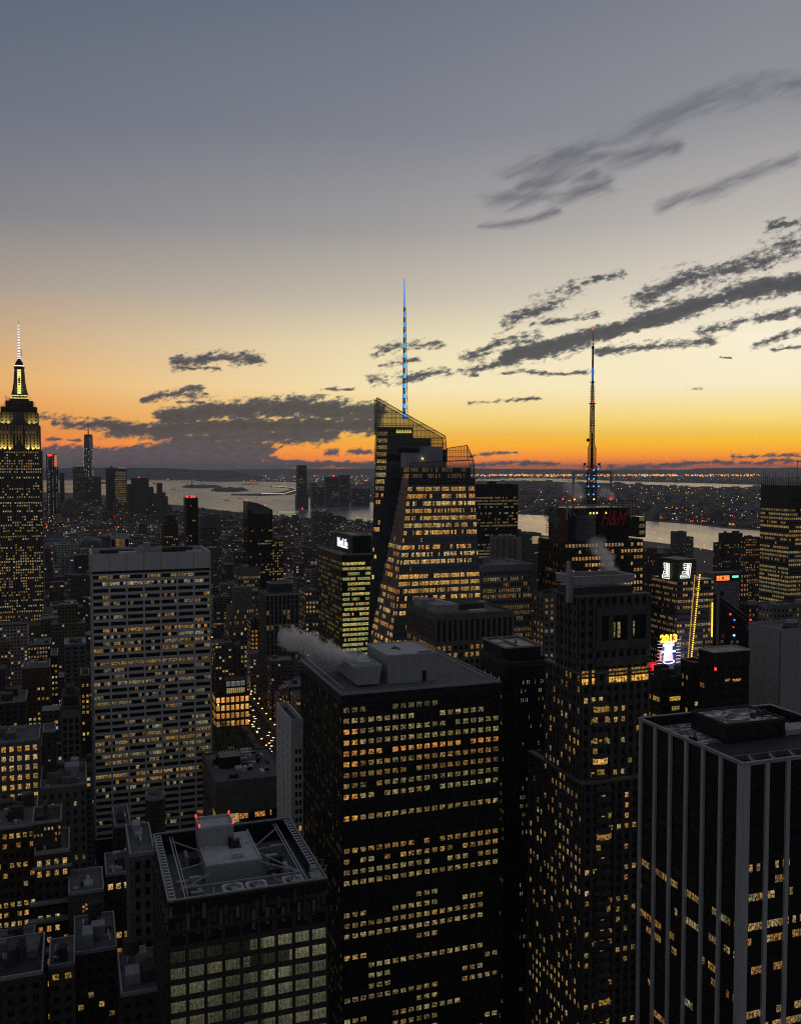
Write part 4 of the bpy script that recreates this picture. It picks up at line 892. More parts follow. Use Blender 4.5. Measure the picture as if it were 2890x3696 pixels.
# ---- towers behind
t = masonry('office_tower', 'dark slab office tower rising behind the right side of the faceted glass tower', 1716, 1869, 1752, 1200, 40, 71, wall=granite, bay=2.2, fl=4.0, fx=.7, fz=.5, p=.62, bright=.6, pal=[(1, .75, .35), (.9, .8, .5), (1, .62, .22)], topband=14, roof=roofdk, rowvar=.35, brk=.55)
mb = MB(); mb.box(-4, 6, -4, 4, t.H, t.H + 5); t.part('roof_hut', mb, darkm)
t = masonry('office_tower', 'grey striped office tower with thin vertical fins right of the faceted glass tower', 1741, 1918, 2046, 640, 42, 81, wall=steel, bay=1.7, fl=3.9, fx=.62, fz=.62, p=.5, bright=.55, topband=3, sides='F', pd=.7, rowvar=.45, brk=.75)
t = masonry('stepped_tower', 'stepped brown stone tower with octagonal top behind the striped tower', 1778, 1897, 2036, 1100, 20, 91, wall=stone, p=.45, bright=.55, fx=.4, fin=False, par=0)
w, H = t.w, t.H; h2 = t.zat(1941, 0)
mb = MB(); mb.cyl(0, 0, H, h2, w*.41, w*.4, 8, R(22.5)); mb.cyl(0, 0, h2, h2+3, w*.3, w*.28, 8, R(22.5)); t.part('octagon_top', mb, stone)
mb = MB()
for k in range(16): a = 2*math.pi*k/16; mb.box(w*.42*math.cos(a)-.5, w*.42*math.cos(a)+.5, w*.42*math.sin(a)-.5, w*.42*math.sin(a)+.5, H, h2+1.5)
t.part('buttresses', mb, limestone); t.finish()
# colonnaded block
t = masonry('office_block', 'stone-gridded office block with tall dark top slots and cluttered roof below the faceted glass tower', 1572, 1850, 2226, 485, 44, 101, wall=stone, bay=3.2, fl=3.9, fx=.55, fz=.6, p=.75, bright=.8, topband=15, pal=[(1, .5, .12), (1, .6, .18), (.95, .7, .3)], rowvar=.3, clutter=0, brk=.6)
w, L, H = t.w, t.L, t.H; mb = MB(); n = round(w / 3.2)
for k in range(n): x = -w/2 + (k + .5) * w / n; mb.box(x - .8, x + .8, -L/2 - .31, -L/2 - .28, H - 13.2, H - 2.4)
n = round(L / 3.2)
for k in range(n): y = -L/2 + (k + .5) * L / n; mb.box(-w/2 - .31, -w/2 - .28, y - .8, y + .8, H - 13.2, H - 2.4)
t.part('louvre_slots', mb, black)
for (a, b, c, d, e, m_) in ((-.42, -.12, -.3, .0, 4.5, steel), (-.1, .3, -.1, .35, 3, dkstone), (.1, .42, .1, .2, 2.5, steel), (.0, .2, -.4, -.3, 1.5, rooflt), (-.45, -.3, .15, .4, 5, metalp), (-.25, -.2, -.2, .3, 5, rooflt)):
    mb = MB(); mb.box(a*w, b*w, c*L, d*L, H, H + e); t.part('roof_unit', mb, m_)
# ---- tower with antenna mast and letter signs
t = Tower('skyscraper', 'dark skyscraper with scaffold-framed crown signs and tall lattice broadcast mast', 2040, 2290, 1824, 600, 30, cat='skyscraper')
w, L, H = t.w, t.L, t.H; zb2 = t.zat(1950, -L/2 - 3); fr = MB()
core(t, -w/2+3, w/2-3, -L/2+2, L/2-2, 0, H - 2, granite)
xl, xr = t.lx(2038, -L/2-3, zb2), t.lx(2320, -L/2-3, zb2)
core(t, xl, xr, -L/2 - 3, L/2 + 3, 0, zb2, granite, 'lower_body')
lf = litfn(111, .55, 1.35, [(1, .5, .12), (1, .62, .2), (.95, .72, .32), (1, .42, .1)], .2, .05, .6)
nz = 30; fl = 4.2
t.facade((xl, -L/2-3, zb2-1), (xr, -L/2-3, zb2-1), (xr, -L/2-3, zb2-1-nz*fl), (xl, -L/2-3, zb2-1-nz*fl), 24, nz, fx=.7, fz=.5, lit=lf, pd=.3, sd=.15, frame=fr)
t.facade((xl, L/2+3, zb2-1), (xl, -L/2-3, zb2-1), (xl, -L/2-3, zb2-1-nz*fl), (xl, L/2+3, zb2-1-nz*fl), 20, nz, fx=.6, fz=.5, lit=litfn(112, .35, .4), pd=.3, sd=.15, frame=fr)
t.facade((-w/2+3, -L/2+2, H-24), (w/2-3, -L/2+2, H-24), (w/2-3, -L/2+2, zb2), (-w/2+3, -L/2+2, zb2), 16, 1, fx=.5, fz=.5, lit=litfn(113, .4, .9), pd=.2, sd=.1, frame=fr)
t.part('wall', fr, granite)
mb = MB(); xd = t.lx(2118, -L/2, H-20); dr = 8.0
for k in range(16): mb.cyl(xd, -L/2+4, H - 24 + k*1.15, H - 24 + k*1.15 + .75, dr, None, 20)
mb.cyl(xd, -L/2+4, H-24, H-6, dr-.3, None, 20); t.part('ribbed_drum', mb, greyc)
for x in (-2.4, 0, 2.4, 9): mb = MB(); mb.cyl(xd+x+2, -L/2-4.5, H-5.6, H-4.4, .55, .5, 8); t.part('crown_lamp', mb, yell)
def scaffold(x0, x1, y, z0_, z1_, nx, nzz, r=.16, ydir=0):
    mb = MB()
    for i in range(nx+1): x = x0 + (x1-x0)*i/nx; mb.beam((x, y, z0_), (x, y, z1_), r)
    for j in range(nzz+1): zz = z0_ + (z1_-z0_)*j/nzz; mb.beam((x0, y, zz), (x1, y, zz), r)
    return mb
yS = -L/2 - 4
X_ = lambda px: t.lx(px, yS, H-10); Zs = lambda py: P(CX, py, t.wl(0, yS, 0).y).z
mb = scaffold(X_(1972), X_(2014), yS, Zs(1918), Zs(1808), 4, 12); o = t.part('sign_frame', mb, darkm)
put_text('4', 20, .2, (X_(1996), yS - .5, Zs(1868)), (1, 0, 0), o, 'numeral', mat('sign_green', (.08, .17, .14), .6), bold=.3, sx=.8)
mb = scaffold(X_(2160), X_(2268), yS, Zs(1925), Zs(1808), 9, 10); o = t.part('sign_frame', mb, darkm)
mb = MB(); mb.box(X_(2162), X_(2264), yS + .4, yS + .7, Zs(1935), Zs(1838)); t.part('sign_board', mb, black, o)
put_text('H&M', 13.5, .2, (X_(2213), yS - .5, Zs(1873)), (1, 0, 0), o, 'letters', mat('sign_red', (.40, .03, .025), .6, 0), bold=.18, slant=.28, sx=.62)
mb = scaffold(X_(2270), X_(2301), yS, Zs(1925), Zs(1806), 3, 12); t.part('sign_frame', mb, darkm)
mb = MB(); xr2 = t.lx(2317, 0, H-20); mb.box(xr2-5.5, xr2, -4, 8, zb2, Zs(1873)); t.part('side_bay', mb, glassd)
for k in range(3): t.wins.append(((xr2-5, -4.06, zb2+2+k*4.5), (xr2-1, -4.06, zb2+2+k*4.5), (xr2-1, -4.06, zb2+4.5+k*4.5), (xr2-5, -4.06, zb2+4.5+k*4.5), (.2, .2, .1, 1)))
mb = MB(); mb.beam((X_(1972), yS, H), (X_(2301), yS, H), .5)
for a, b in ((2045, 2060), (2045, 2078), (2277, 2262)): mb.beam((X_(a), yS, H), (X_(b), yS, H-7), .3)
mb.beam((X_(2045), yS, H), (X_(2045), yS, H-9), .5); mb.beam((X_(2277), yS, H), (X_(2277), yS, H-9), .5); t.part('crown_beam', mb, steel)
# the portal and mast
Yc = 4.0; XM = lambda px: t.lx(px, Yc, H+40); ZM = lambda py: P(CX, py, t.wl(0, Yc, 0).y).z; xm = XM(2136)
mb = MB()
for px in (2070, 2206): mb.beam((XM(px), Yc, H-2), (XM(px), Yc, ZM(1704)), .8)
mb.beam((XM(2070), Yc, ZM(1704)), (XM(2206), Yc, ZM(1704)), .8)
for a, b, c, d in ((2076, 1790, 2092, 1760), (2200, 1800, 2188, 1776), (2150, 1780, 2128, 1800)): mb.beam((XM(a), Yc, ZM(b)), (XM(c), Yc, ZM(d)), .25)
t.part('portal_frame', mb, steel)
mb = MB(); mb.cyl(XM(2089), Yc-2, ZM(1800), ZM(1793), .6, .6, 8); r_ = 2.1
for k in range(6):
    a0_, a1_ = -90+k*30, -60+k*30; mb.cyl(XM(2089), Yc-2, ZM(1788)+r_*math.sin(R(a0_)), ZM(1788)+r_*math.sin(R(a1_)), max(.05, r_*math.cos(R(a0_))), max(.05, r_*math.cos(R(a1_))), 14)
t.part('radome', mb, black)
mb = MB()
def latt(z0_, z1_, ra, rb, n_, thick):
    for k in range(n_):
        a, b = z0_ + (z1_-z0_)*k/n_, z0_ + (z1_-z0_)*(k+1)/n_; r0_ = ra + (rb-ra)*k/n_; r1_ = ra + (rb-ra)*(k+1)/n_
        for i in range(4):
            c0, s0_ = math.cos(R(45+90*i)), math.sin(R(45+90*i)); c1, s1_ = math.cos(R(135+90*i)), math.sin(R(135+90*i))
            pa, pb = Vector((xm+r0_*c0, Yc+r0_*s0_, a)), Vector((xm+r1_*c0, Yc+r1_*s0_, b)); pc, pd_ = Vector((xm+r1_*c1, Yc+r1_*s1_, b)), Vector((xm+r0_*c1, Yc+r0_*s1_, a))
            mb.beam(pa, pb, thick); mb.beam(pa, pc, thick*.6); mb.beam(pd_, pb, thick*.6); mb.beam(pa, pd_, thick*.7)
latt(H-2, ZM(1690), 3.0, 3.0, 5, .3); latt(ZM(1690), ZM(1618), 2.7, 2.7, 8, .2); latt(ZM(1618), ZM(1600), 2.7, 1.6, 2, .2); latt(ZM(1600), ZM(1455), 1.7, 1.3, 16, .2); latt(ZM(1455), ZM(1378), 1.1, .8, 10, .16)
mb.cyl(xm, Yc, ZM(1690), ZM(1560), .5, .5, 8)
for py, r_ in ((1378, 2.0), (1455, 2.6), (1536, 1.9), (1690, 6.2), (1683, 6.2)): mb.cyl(xm, Yc, ZM(py)-.15, ZM(py)+.15, r_, r_, 12)
for k in range(12): a = 2*math.pi*k/12; mb.beam((xm+6.1*math.cos(a), Yc+6.1*math.sin(a), ZM(1690)), (xm+6.1*math.cos(a), Yc+6.1*math.sin(a), ZM(1683)), .12)
for py in (1712, 1728, 1745, 1762): mb.box(xm-5, xm+5, Yc-.3, Yc+.3, ZM(py)-.25, ZM(py)+.25); mb.box(xm-.3, xm+.3, Yc-5, Yc+5, ZM(py)-.25, ZM(py)+.25)
for px in (2110, 2163): mb.cyl(XM(px), Yc, ZM(1680), ZM(1671), .9, .9, 8)
mb.cyl(XM(2121), Yc, ZM(1588)-1, ZM(1588)+1, .9, .9, 10)
for k in range(24): zz = ZM(1530) + (ZM(1390)-ZM(1530))*k/24; mb.box(xm-2.1 if k % 2 else xm-1.9, xm+2.0, Yc-.12, Yc+.12, zz, zz+.22)
mo = t.part('lattice_mast', mb, darkm)
mb = MB(); mb.cyl(xm, Yc, ZM(1378), ZM(1248), .75, .62, 8); t.part('mast_tube', mb, mat('blue_grey_tube', (.05, .07, .12), .4), mo)
mb = MB(); mb.cyl(xm, Yc, ZM(1372), ZM(1325), .8, .8, 8); t.part('blue_light', mb, emi('blue_tube', (.06, .22, .7), .55), mo)
mb = MB(); mb.cyl(xm, Yc, ZM(1248), ZM(1186), .35, .12, 6); mb.cyl(xm, Yc, ZM(1258), ZM(1248), 1.0, .9, 8); t.part('mast_tip', mb, darkm, mo)
for py in (1186, 1310, 1452): mb = MB(); mb.cyl(xm, Yc, ZM(py)-.5, ZM(py)+.5, .55, .55, 6); t.part('warning_lamp', mb, redl, mo)
for px, py in ((2115, 1728), (2132, 1728), (2113, 1755), (2132, 1755), (2150, 1755), (2114, 1784), (2132, 1784), (2132, 1697), (2148, 1692)): mb = MB(); mb.cyl(XM(px), Yc-4, ZM(py)-.4, ZM(py)+.4, .5, .5, 6); t.part('blue_lamp', mb, emi('mast_blue', (.05, .3, 1), 2.5), mo)
for px, py in ((2019, 1800), (2192, 1801), (2103, 1693)): mb = MB(); mb.cyl(XM(px), Yc-5, ZM(py)-.5, ZM(py)+.5, .6, .6, 6); t.part('warning_lamp', mb, redl)
for px, py in ((2080, 1792), (2058, 1801), (2128, 1801)): mb = MB(); mb.cyl(XM(px), Yc-6, ZM(py)-.5, ZM(py)+.5, .5, .5, 6); t.part('roof_lamp', mb, warml)
t.finish()
# ---- stepped stone tower, right of centre
t = Tower('stepped_tower', 'dark stepped stone skyscraper with steaming panelled crown and bowed corner windows', 2080, 2298, 2082, 350, 26, cat='skyscraper')
w, L, H = t.w, t.L, t.H; Zf = lambda py, y=-1: P(CX, py, t.wl(0, -L/2 if y == -1 else y, 0).y).z
z1 = Zf(2149); z2 = Zf(2420); z3 = Zf(2800)
cxa, cxb, cyb = -w/2, w/2 - 1, 2.0
mb = MB(); mb.box(cxa, cxb, -L/2 + 1, cyb, z1, H - 4.5); t.part('crown', mb, dkstone)
mb = MB()
for k in range(10):
    a = cxa - .4 + (cxb - cxa + .8) * k / 10; b = cxa - .4 + (cxb - cxa + .8) * (k + 1) / 10 - .12; mb.box(a, b, -L/2 + .6, -L/2 + 1, H - 3.2, H - .3)
mb.box(cxa-.4, cxa, -L/2+1, cyb, H-3.2, H-.3); mb.box(cxb, cxb+.4, -L/2+1, cyb, H-3.2, H-.3); mb.box(cxa, cxb, cyb, cyb+.4, H - 3.2, H - .3); t.part('crown_panels', mb, metalp)
mb = MB()
for a, b, c, d in ((cxa-.6, cxb+.6, -L/2+.4, -L/2+1), (cxa-.6, cxb+.6, cyb, cyb+.6), (cxa-.6, cxa, -L/2+1, cyb), (cxb, cxb+.6, -L/2+1, cyb)): mb.box(a, b, c, d, H - .3, H)
t.part('crown_rim', mb, ltsteel)
mb = MB(); mb.box(cxa, cxb, -L/2 + 1, cyb, H - 4.5, H - 4.3); t.part('crown_roof', mb, black)
mb = MB()
for k, (dx, hh) in enumerate(((0, 7.5), (.9, 4.5), (1.9, 1.6))): mb.box(cxa - 2.2 + dx, cxa - 1.3 + dx, -L/2 + 2, -L/2 + 4, H - 10, H + hh - 2)
t.part('stepped_fin', mb, metalp)
fr = MB(); co = MB(); fl = 3.95; pal = [(1, .55, .14), (.95, .7, .28), (.85, .72, .36), (1, .62, .2)]
X_ = lambda px, zz=None: t.lx(px, -L/2, zz or H)
tiers = [(X_(2084), X_(2331), -L/2 - .6, 3, z2, z1), (t.lx(2098, -L/2-3, z2), t.lx(2340, -L/2-3, z2), -L/2 - 3, 12, z3, z2), (t.lx(2104, -L/2-6, z3), t.lx(2356, -L/2-6, z3), -L/2 - 6, 24, 0, z3)]
pst = mat('ribbed_stone', (.10, .09, .086), .8)
for k, (xa, xb, ya, yb, za, zb) in enumerate(tiers):
    nz = max(1, round((zb - za) / fl)); co.box(xa, xb, ya, yb, za, zb - .2)
    def lfk(i, j, nz=nz, k=k, b=litfn(121 + k, .36 if k else .0, .9, pal, .2, .2, .2 if k == 2 else .4)):
        return None if k == 0 else b(i, j)
    def lfs(i, j, k=k, b=litfn(131 + k, .38 + .04*k, .75, pal, .15, .05, .05)): return b(i, j) if k else None
    t.facade((xa, ya, zb), (xb, ya, zb), (xb, ya, za), (xa, ya, za), 9, nz, fx=.6, fz=.5, lit=lfk, pd=.9, sd=.3, frame=fr)
    nl = max(4, round((yb - ya) / 3.1)); t.facade((xa, yb, zb), (xa, ya, zb), (xa, ya, za), (xa, yb, za), nl, nz, fx=.55, fz=.52, lit=lfs, pd=.3, sd=.12, frame=fr)
    for q in range(0, nl + 1, 2): yq = ya + (yb - ya) * q / nl; fr.box(xa - .75, xa - .3, yq - .35, yq + .35, za, zb)
    t.facade((xb, ya, zb), (xb, yb, zb), (xb, yb, za), (xb, ya, za), 6, nz, fx=.5, fz=.5, pd=.6, sd=.25, frame=fr); fr.box(xa, xb, yb, yb + .3, za, zb)
t.part('core', co, glassd); t.part('stone_piers', fr, pst)
mb = MB()
for xa, xb, ya, yb, za, zb in tiers: mb.box(xa - 1, xb + 1, ya - 1, ya + 2, zb - .2, zb + .5); mb.box(xa - 1, xa + 1.5, ya + 2, yb, zb - .2, zb + .5)
t.part('ledges', mb, greyc)
xa, xb, ya = tiers[1][:3]
X1 = lambda px, zz: t.lx(px, ya, zz); Z1 = lambda py: P(CX, py, t.wl(0, ya, 0).y).z
for py, bb in ((2452, 1.25), (2424, .5)):      # two bright office floors
    zz = Z1(py)
    for a, b in ((2192, 2258), (2272, 2334), (2094, 2118), (2130, 2142)):
        n = max(1, int((b - a) / 11)); p, q = X1(a, zz), X1(b, zz)
        for i in range(n): u0, u1 = p + (q-p)*(i+.08)/n, p + (q-p)*(i+.92)/n; t.wins.append(((u0, ya-.95, zz-1.1), (u1, ya-.95, zz-1.1), (u1, ya-.95, zz+1.1), (u0, ya-.95, zz+1.1), (1.2*bb, .68*bb, .13*bb, 1)))
xc = X1(2157, 120); n = 10                    # bowed bay of windows
for j in range(int((z2 - 8) / fl)):
    zz = z2 - 8 - j * fl; yy = ya - .6 if zz > z3 - 3 else tiers[2][2] - .6
    pts = [(xc + 3.3*math.cos(R(180 + 180*k/n)), yy + 2.0*math.sin(R(180 + 180*k/n))) for k in range(n+1)]; mb = MB()
    for k in range(n):
        mb.hexa([(*pts[k], zz), (*pts[k+1], zz), (pts[k+1][0], yy+.3, zz), (pts[k][0], yy+.3, zz)], [(*pts[k], zz+1.5), (*pts[k+1], zz+1.5), (pts[k+1][0], yy+.3, zz+1.5), (pts[k][0], yy+.3, zz+1.5)])
        rq = random.Random(j*17+k//3)
        if rq.random() < (.95 if j in (2, 3, 7, 14) else .4 if j < 8 and j > 1 else .12) and 0 < k < n-1:
            b = 1.3 if j == 7 else .45; a_, b_ = Vector((*pts[k], zz+1.55)), Vector((*pts[k+1], zz+1.55)); t.wins.append((a_, b_, b_ + Vector((0,0,2.1)), a_ + Vector((0,0,2.1)), (1*b, .62*b, .16*b, 1)))
    t.part('bay_band', mb, pst)
mb = MB()                                      # tall frames below the crown
for a in (2146, 2188, 2255, 2322): mb.box(X_(a), X_(a)+2.0, -L/2 - 2.2, -L/2 - 1.5, Zf(2330), Zf(2215))
for z_ in (2205, 2325, 2385): mb.box(X_(2144), X_(2334), -L/2 - 2.3, -L/2 - 1.5, Zf(z_) - 1.6, Zf(z_) + 1.6)
t.part('top_frame', mb, pst)
mb = MB(); mb.box(X_(2146), X_(2330), -L/2 - 1.52, -L/2 - 1.46, Zf(2322), Zf(2212)); t.part('tall_glazing', mb, glassd)
for a, b in ((2196, 2203), (2206, 2213), (2222, 2232), (2264, 2274), (2278, 2284)): t.wins.append(((X_(a), -L/2-1.55, Zf(2300)), (X_(b), -L/2-1.55, Zf(2300)), (X_(b), -L/2-1.55, Zf(2245)), (X_(a), -L/2-1.55, Zf(2245)), (.42, .36, .14, 1)))
t.finish()
# ---- black tower with pale vertical piers, bottom right
t = Tower('office_tower', 'black office tower with evenly spaced pale vertical piers and a snow-streaked roof, bottom right', 2681, 2890, 2751, 250, 48, cat='office tower', w=50)
w, L, H = t.w, t.L, t.H
core(t, -w/2, w/2, -L/2, L/2, 0, H - 3.2, glassd); fl = 4.1; nz = int((H-1)/fl); fr = MB(); pi_ = MB(); 
lf = litfn(141, .4, .75, [(1, .62, .2), (.95, .7, .3), (1, .5, .14), (.8, .75, .42)], .35, .35, .75)
lfl = litfn(142, .3, .6, [(1, .62, .2), (.95, .7, .3), (1, .5, .14), (.7, .75, .42)], .35, .4, .75)
low = lambda f, top: (lambda i, j: f(i, j) if j < nz - top else None)
t.side('F', H-3-nz*fl, H-3, 40, nz, fx=.88, fz=.5, lit=low(lf, 6)); t.side('L', H-3-nz*fl, H-3, 36, nz, fx=.85, fz=.5, lit=low(lfl, 8))
for sd_, n_ in (('F', 7), ('L', 6), ('R', 6), ('B', 7)): t.side(sd_, H-3-nz*fl, H-3, n_, nz, fx=.98, fz=.55, piers=False, pd=.1, sd=.15, frame=fr)
t.part('spandrels', fr, black)
for k in range(8):
    x = -w/2 + .6 + (w-1.2)*k/7; r_ = 1.15 if k == 0 else .62
    pi_.box(x - r_, x + r_, -L/2 - .9, -L/2 - .16, 0, H - .9); pi_.box(x - .6, x + .6, L/2 + .16, L/2 + .9, 0, H - .9)
for k in range(7):
    y = -L/2 + .6 + (L-1.2)*k/6
    if k: pi_.box(-w/2 - .9, -w/2 - .16, y - .6, y + .6, 0, H - .9)
    pi_.box(w/2 + .16, w/2 + .9, y - .6, y + .6, 0, H - .9)
pi_.box(-w/2 - .9, -w/2 - .16, -L/2 - .9, -L/2 + 1.2, 0, H - .92)
t.part('piers', pi_, mat('pale_stone', (.5, .5, .51), .7, .2, .8, streak=True))
mb = MB()
for a, b, c, d in ((-w/2-.9, w/2+.9, -L/2-.9, -L/2), (-w/2-.9, w/2+.9, L/2, L/2+.9), (-w/2-.9, -w/2, -L/2, L/2), (w/2, w/2+.9, -L/2, L/2)): mb.box(a, b, c, d, H - .9, H)
t.part('coping', mb, mat('coping_stone', (.34, .34, .35), .7))
mb = MB()
for a, b, c, d in ((-w/2, w/2, -L/2, -L/2+.3), (-w/2, w/2, L/2-.3, L/2), (-w/2, -w/2+.3, -L/2+.3, L/2-.3), (w/2-.3, w/2, -L/2+.3, L/2-.3)): mb.box(a, b, c, d, H - 3.2, H - .3)
t.part('parapet_inside', mb, black)
def snowy():
    m = bpy.data.materials.new('snow_streaked_roof'); m.use_nodes = True; q = NT(m.node_tree); bs = m.node_tree.nodes['Principled BSDF']
    v = q.v('MULTIPLY', q.n('ShaderNodeTexCoord').outputs['Object'], (.12, .34, .3)); n1 = q.noise(v, 1.1, 5, .6, 1.5)
    q.put(bs.inputs['Base Color'], q.mix(q.mr(n1, .5, .56, 0, 1), (.12, .12, .13), (.75, .75, .78))); bs.inputs['Roughness'].default_value = .9; return m
SNOW = snowy()
mb = MB(); mb.box(-w/2+.3, w/2-.3, -L/2+.3, L/2-.3, H - 3.2, H - 3.1); t.part('roof', mb, roofdk)
mb = MB(); mb.box(-w/2+2, w/2-3, 1.5, L/2-1.5, H - 3.1, H - 2.95); t.part('snowy_roof', mb, SNOW)
mb = MB(); xa, xb, ya, yb = -w/2+13.5, -w/2+35, 0, 17; mb.box(xa, xb, ya, yb, H - 2.95, H + 2.2); pt = t.part('penthouse', mb, granite)
mb = MB(); mb.box(xa+.4, xb-.4, ya+.4, yb-.4, H+2.2, H+2.3); t.part('penthouse_roof', mb, SNOW, pt)
mb = MB()
for a, b, c, d in ((xa-.05, xb+.05, ya-.05, ya+.4), (xa-.05, xb+.05, yb-.4, yb+.05), (xa-.05, xa+.4, ya+.4, yb-.4), (xb-.4, xb+.05, ya+.4, yb-.4)): mb.box(a, b, c, d, H+2.2, H+2.9)
mb.beam((xa+2, ya+2, H+2.3), (xa+2, ya+2, H+5), .1); mb.box(xb-5, xb-4, ya+5, ya+7, H+2.3, H+4); mb.box(xb-8.5, xb-7.5, ya+4, ya+5.5, H+2.3, H+3.8); mb.box(xb-2.5, xb-1.6, ya+6, ya+7.5, H+2.3, H+4); t.part('penthouse_rim', mb, dkstone, pt)
mb = MB()
for k in range(12): mb.box(xb+2+k*1.1, xb+2.5+k*1.1, ya+1, ya+7, H-1.5, H-1.2)
mb.box(xb+1, xb+15, ya+.6, ya+.9, H-2.9, H-1.2); t.part('roof_grille', mb, ltsteel)
mb = MB(); mb.box(xb+.8, xb+8, ya+9, ya+13, H-2.9, H-.8); 
for k in range(5): mb.box(xb+1.2+k*1.4, xb+2.2+k*1.4, ya+9.5, ya+12.5, H-.8, H-.6)
t.part('roof_unit', mb, steel)
mb = MB()
for k in range(4): mb.beam((-w/2+6+k*7, -L/2+1.5, H-2.9), (-w/2+8+k*7, -L/2+7.5, H-1.4), .3); mb.beam((-w/2+8+k*7, -L/2+7.5, H-1.4), (-w/2+10+k*7, -L/2+6.5, H-2.9), .3)
mb.box(-w/2+2, w/2-2, -L/2+1, -L/2+1.4, H-2.9, H-1.2); t.part('roof_rails', mb, steel)
mb = MB(); mb.box(-w/2+1.5, w/2-2, -L/2+9, -L/2+9.6, H-3, H-1.6); mb.box(-w/2+2, -w/2+6, -L/2+12, -L/2+12.3, H-3, H-2.6); t.part('roof_ledge', mb, greyc)
mb = MB(); mb.box(-w/2+3, -w/2+4.6, 2, 3.8, H-2.9, H-.7); mb.beam((-w/2+4, 3, H-1), (-w/2+7.5, 5, H+1.2), .18); mb.box(-w/2+3, -w/2+5, -5, 1.5, H-2.9, H-2.2); t.part('crane', mb, darkm); t.finish()
# ---- tower with outlined letter signs and amber light string
t = Tower('office_tower', 'tapered office tower with two white outlined rooftop signs and a slanting string of amber lights', 2444, 2575, 2090, 600, 28, cat='office tower')
w, L, H = t.w, t.L, t.H
core(t, -w/2, w/2, -L/2, L/2, 0, H - 1, granite); fr = MB(); pal = [(1, .55, .15), (.95, .66, .26), (.85, .7, .38)]
nz = 36; fl = 3.9
t.side('F', H-1-nz*fl, H-1, 14, nz, fx=.75, fz=.42, lit=litfn(151, .62, 1.05, pal, .25, .08, .5), pd=.12, sd=.3, frame=fr)
t.side('L', H-1-nz*fl, H-1, 26, nz, fx=.75, fz=.42, lit=litfn(152, .62, .5, pal, .25, .1, .6), pd=.12, sd=.3, frame=fr)
t.side('R', H-1-nz*fl, H-1, 14, nz, fx=.75, fz=.42, pd=.12, sd=.3, frame=fr); t.side('B', H-1-nz*fl, H-1, 8, nz, fx=.75, fz=.42, pd=.12, sd=.3, frame=fr); t.part('wall', fr, dkstone)
X_ = lambda px, y=-L/2: t.lx(px, y, H); Zf = lambda py, y=-L/2: P(CX, py, t.wl(0, y, 0).y).z
yt = -L/2 + 1.0; xa, xb = -w/2 + .5, X_(2512, yt); zt = Zf(2018, yt)
mb = MB(); mb.box(xa, xb, yt, yt + 20, H - 1, zt); tp = t.part('sign_tower', mb, mat('olive_panel', (.05, .052, .035), .6))
mb = MB()
for k in range(6): mb.box(xa - .02, xb + .02, yt - .22, yt - .02, H + 1.5 + k*2.6, H + 1.8 + k*2.6); mb.box(xa - .25, xa - .05, yt, yt + 20, H + 1.5 + k*2.6, H + 1.8 + k*2.6)
t.part('sign_rails', mb, yell if False else mat('ochre_rail', (.2, .16, .06), .6), tp)
G0 = [  # outlined block glyph: closed loops in a 10 x 16 box
 [(2.5,16),(7,16),(7,13.6),(2.5,13.6)], [(2.5,11.8),(7,11.8),(7,9.2),(4.5,9.2)], [(2,7.4),(6.4,7.4),(6.4,4.6),(2,4.6)], [(0,3.2),(8.6,3.2),(8.6,16),(11.8,16),(11.8,0),(0,0)], [(7.6,15),(7.6,4.4)], [(9.7,14.8),(9.7,1.8),(1,1.8)]]
def glyph(mb, o, tdir, sc, sl):
    tdir = Vector(tdir)
    for loop in G0:
        pts = [Vector(o) + tdir * ((x + sl*y) * sc) + Vector((0, 0, y * sc)) for x, y in loop]
        n_ = len(pts); cl = n_ > 3
        for i in range(n_ if cl else n_ - 1): mb.beam(pts[i], pts[(i+1) % n_], .2)
mb = MB(); glyph(mb, (X_(2455, yt-.6), yt - .7, Zf(2084, yt)), (1, 0, 0), (Zf(2033, yt) - Zf(2084, yt)) / 16, .12); t.part('outlined_sign', mb, whitel, tp)
mb = MB(); glyph(mb, (xa - .7, yt + 15, Zf(2084, yt + 12)), (0, -1, 0), (Zf(2030, yt+12) - Zf(2084, yt+12)) / 16, .0); t.part('outlined_sign', mb, whitel, tp)
mb = MB(); n_ = 38
for k in range(n_):
    f_ = k / (n_ - 1); px, py = 2520 + (2494 - 2520) * f_, 2075 + (2374 - 2075) * f_; mb.cyl(X_(px), -L/2 - 1.3, Zf(py) - .34, Zf(py) + .34, .42, .42, 8)
t.part('light_string', mb, amber)
mb = MB()
for k in range(n_):
    f_ = k / (n_ - 1); px, py = 2505 + (2485 - 2505) * f_, 2078 + (2370 - 2078) * f_; mb.box(X_(px) - .3, X_(px) + .3, -L/2 - .6, -L/2 - .4, Zf(py) - .6, Zf(py) + .5)
t.part('light_string', mb, emi('dim_amber', (1, .6, .15), .6))
mb = MB()
for k in range(20): py = 2180 + 6.3 * k; mb.cyl(X_(2568), -L/2 - 1.0, Zf(py) - .4, Zf(py) + .4, .45, .45, 8)
t.part('light_string', mb, amber); t.finish()
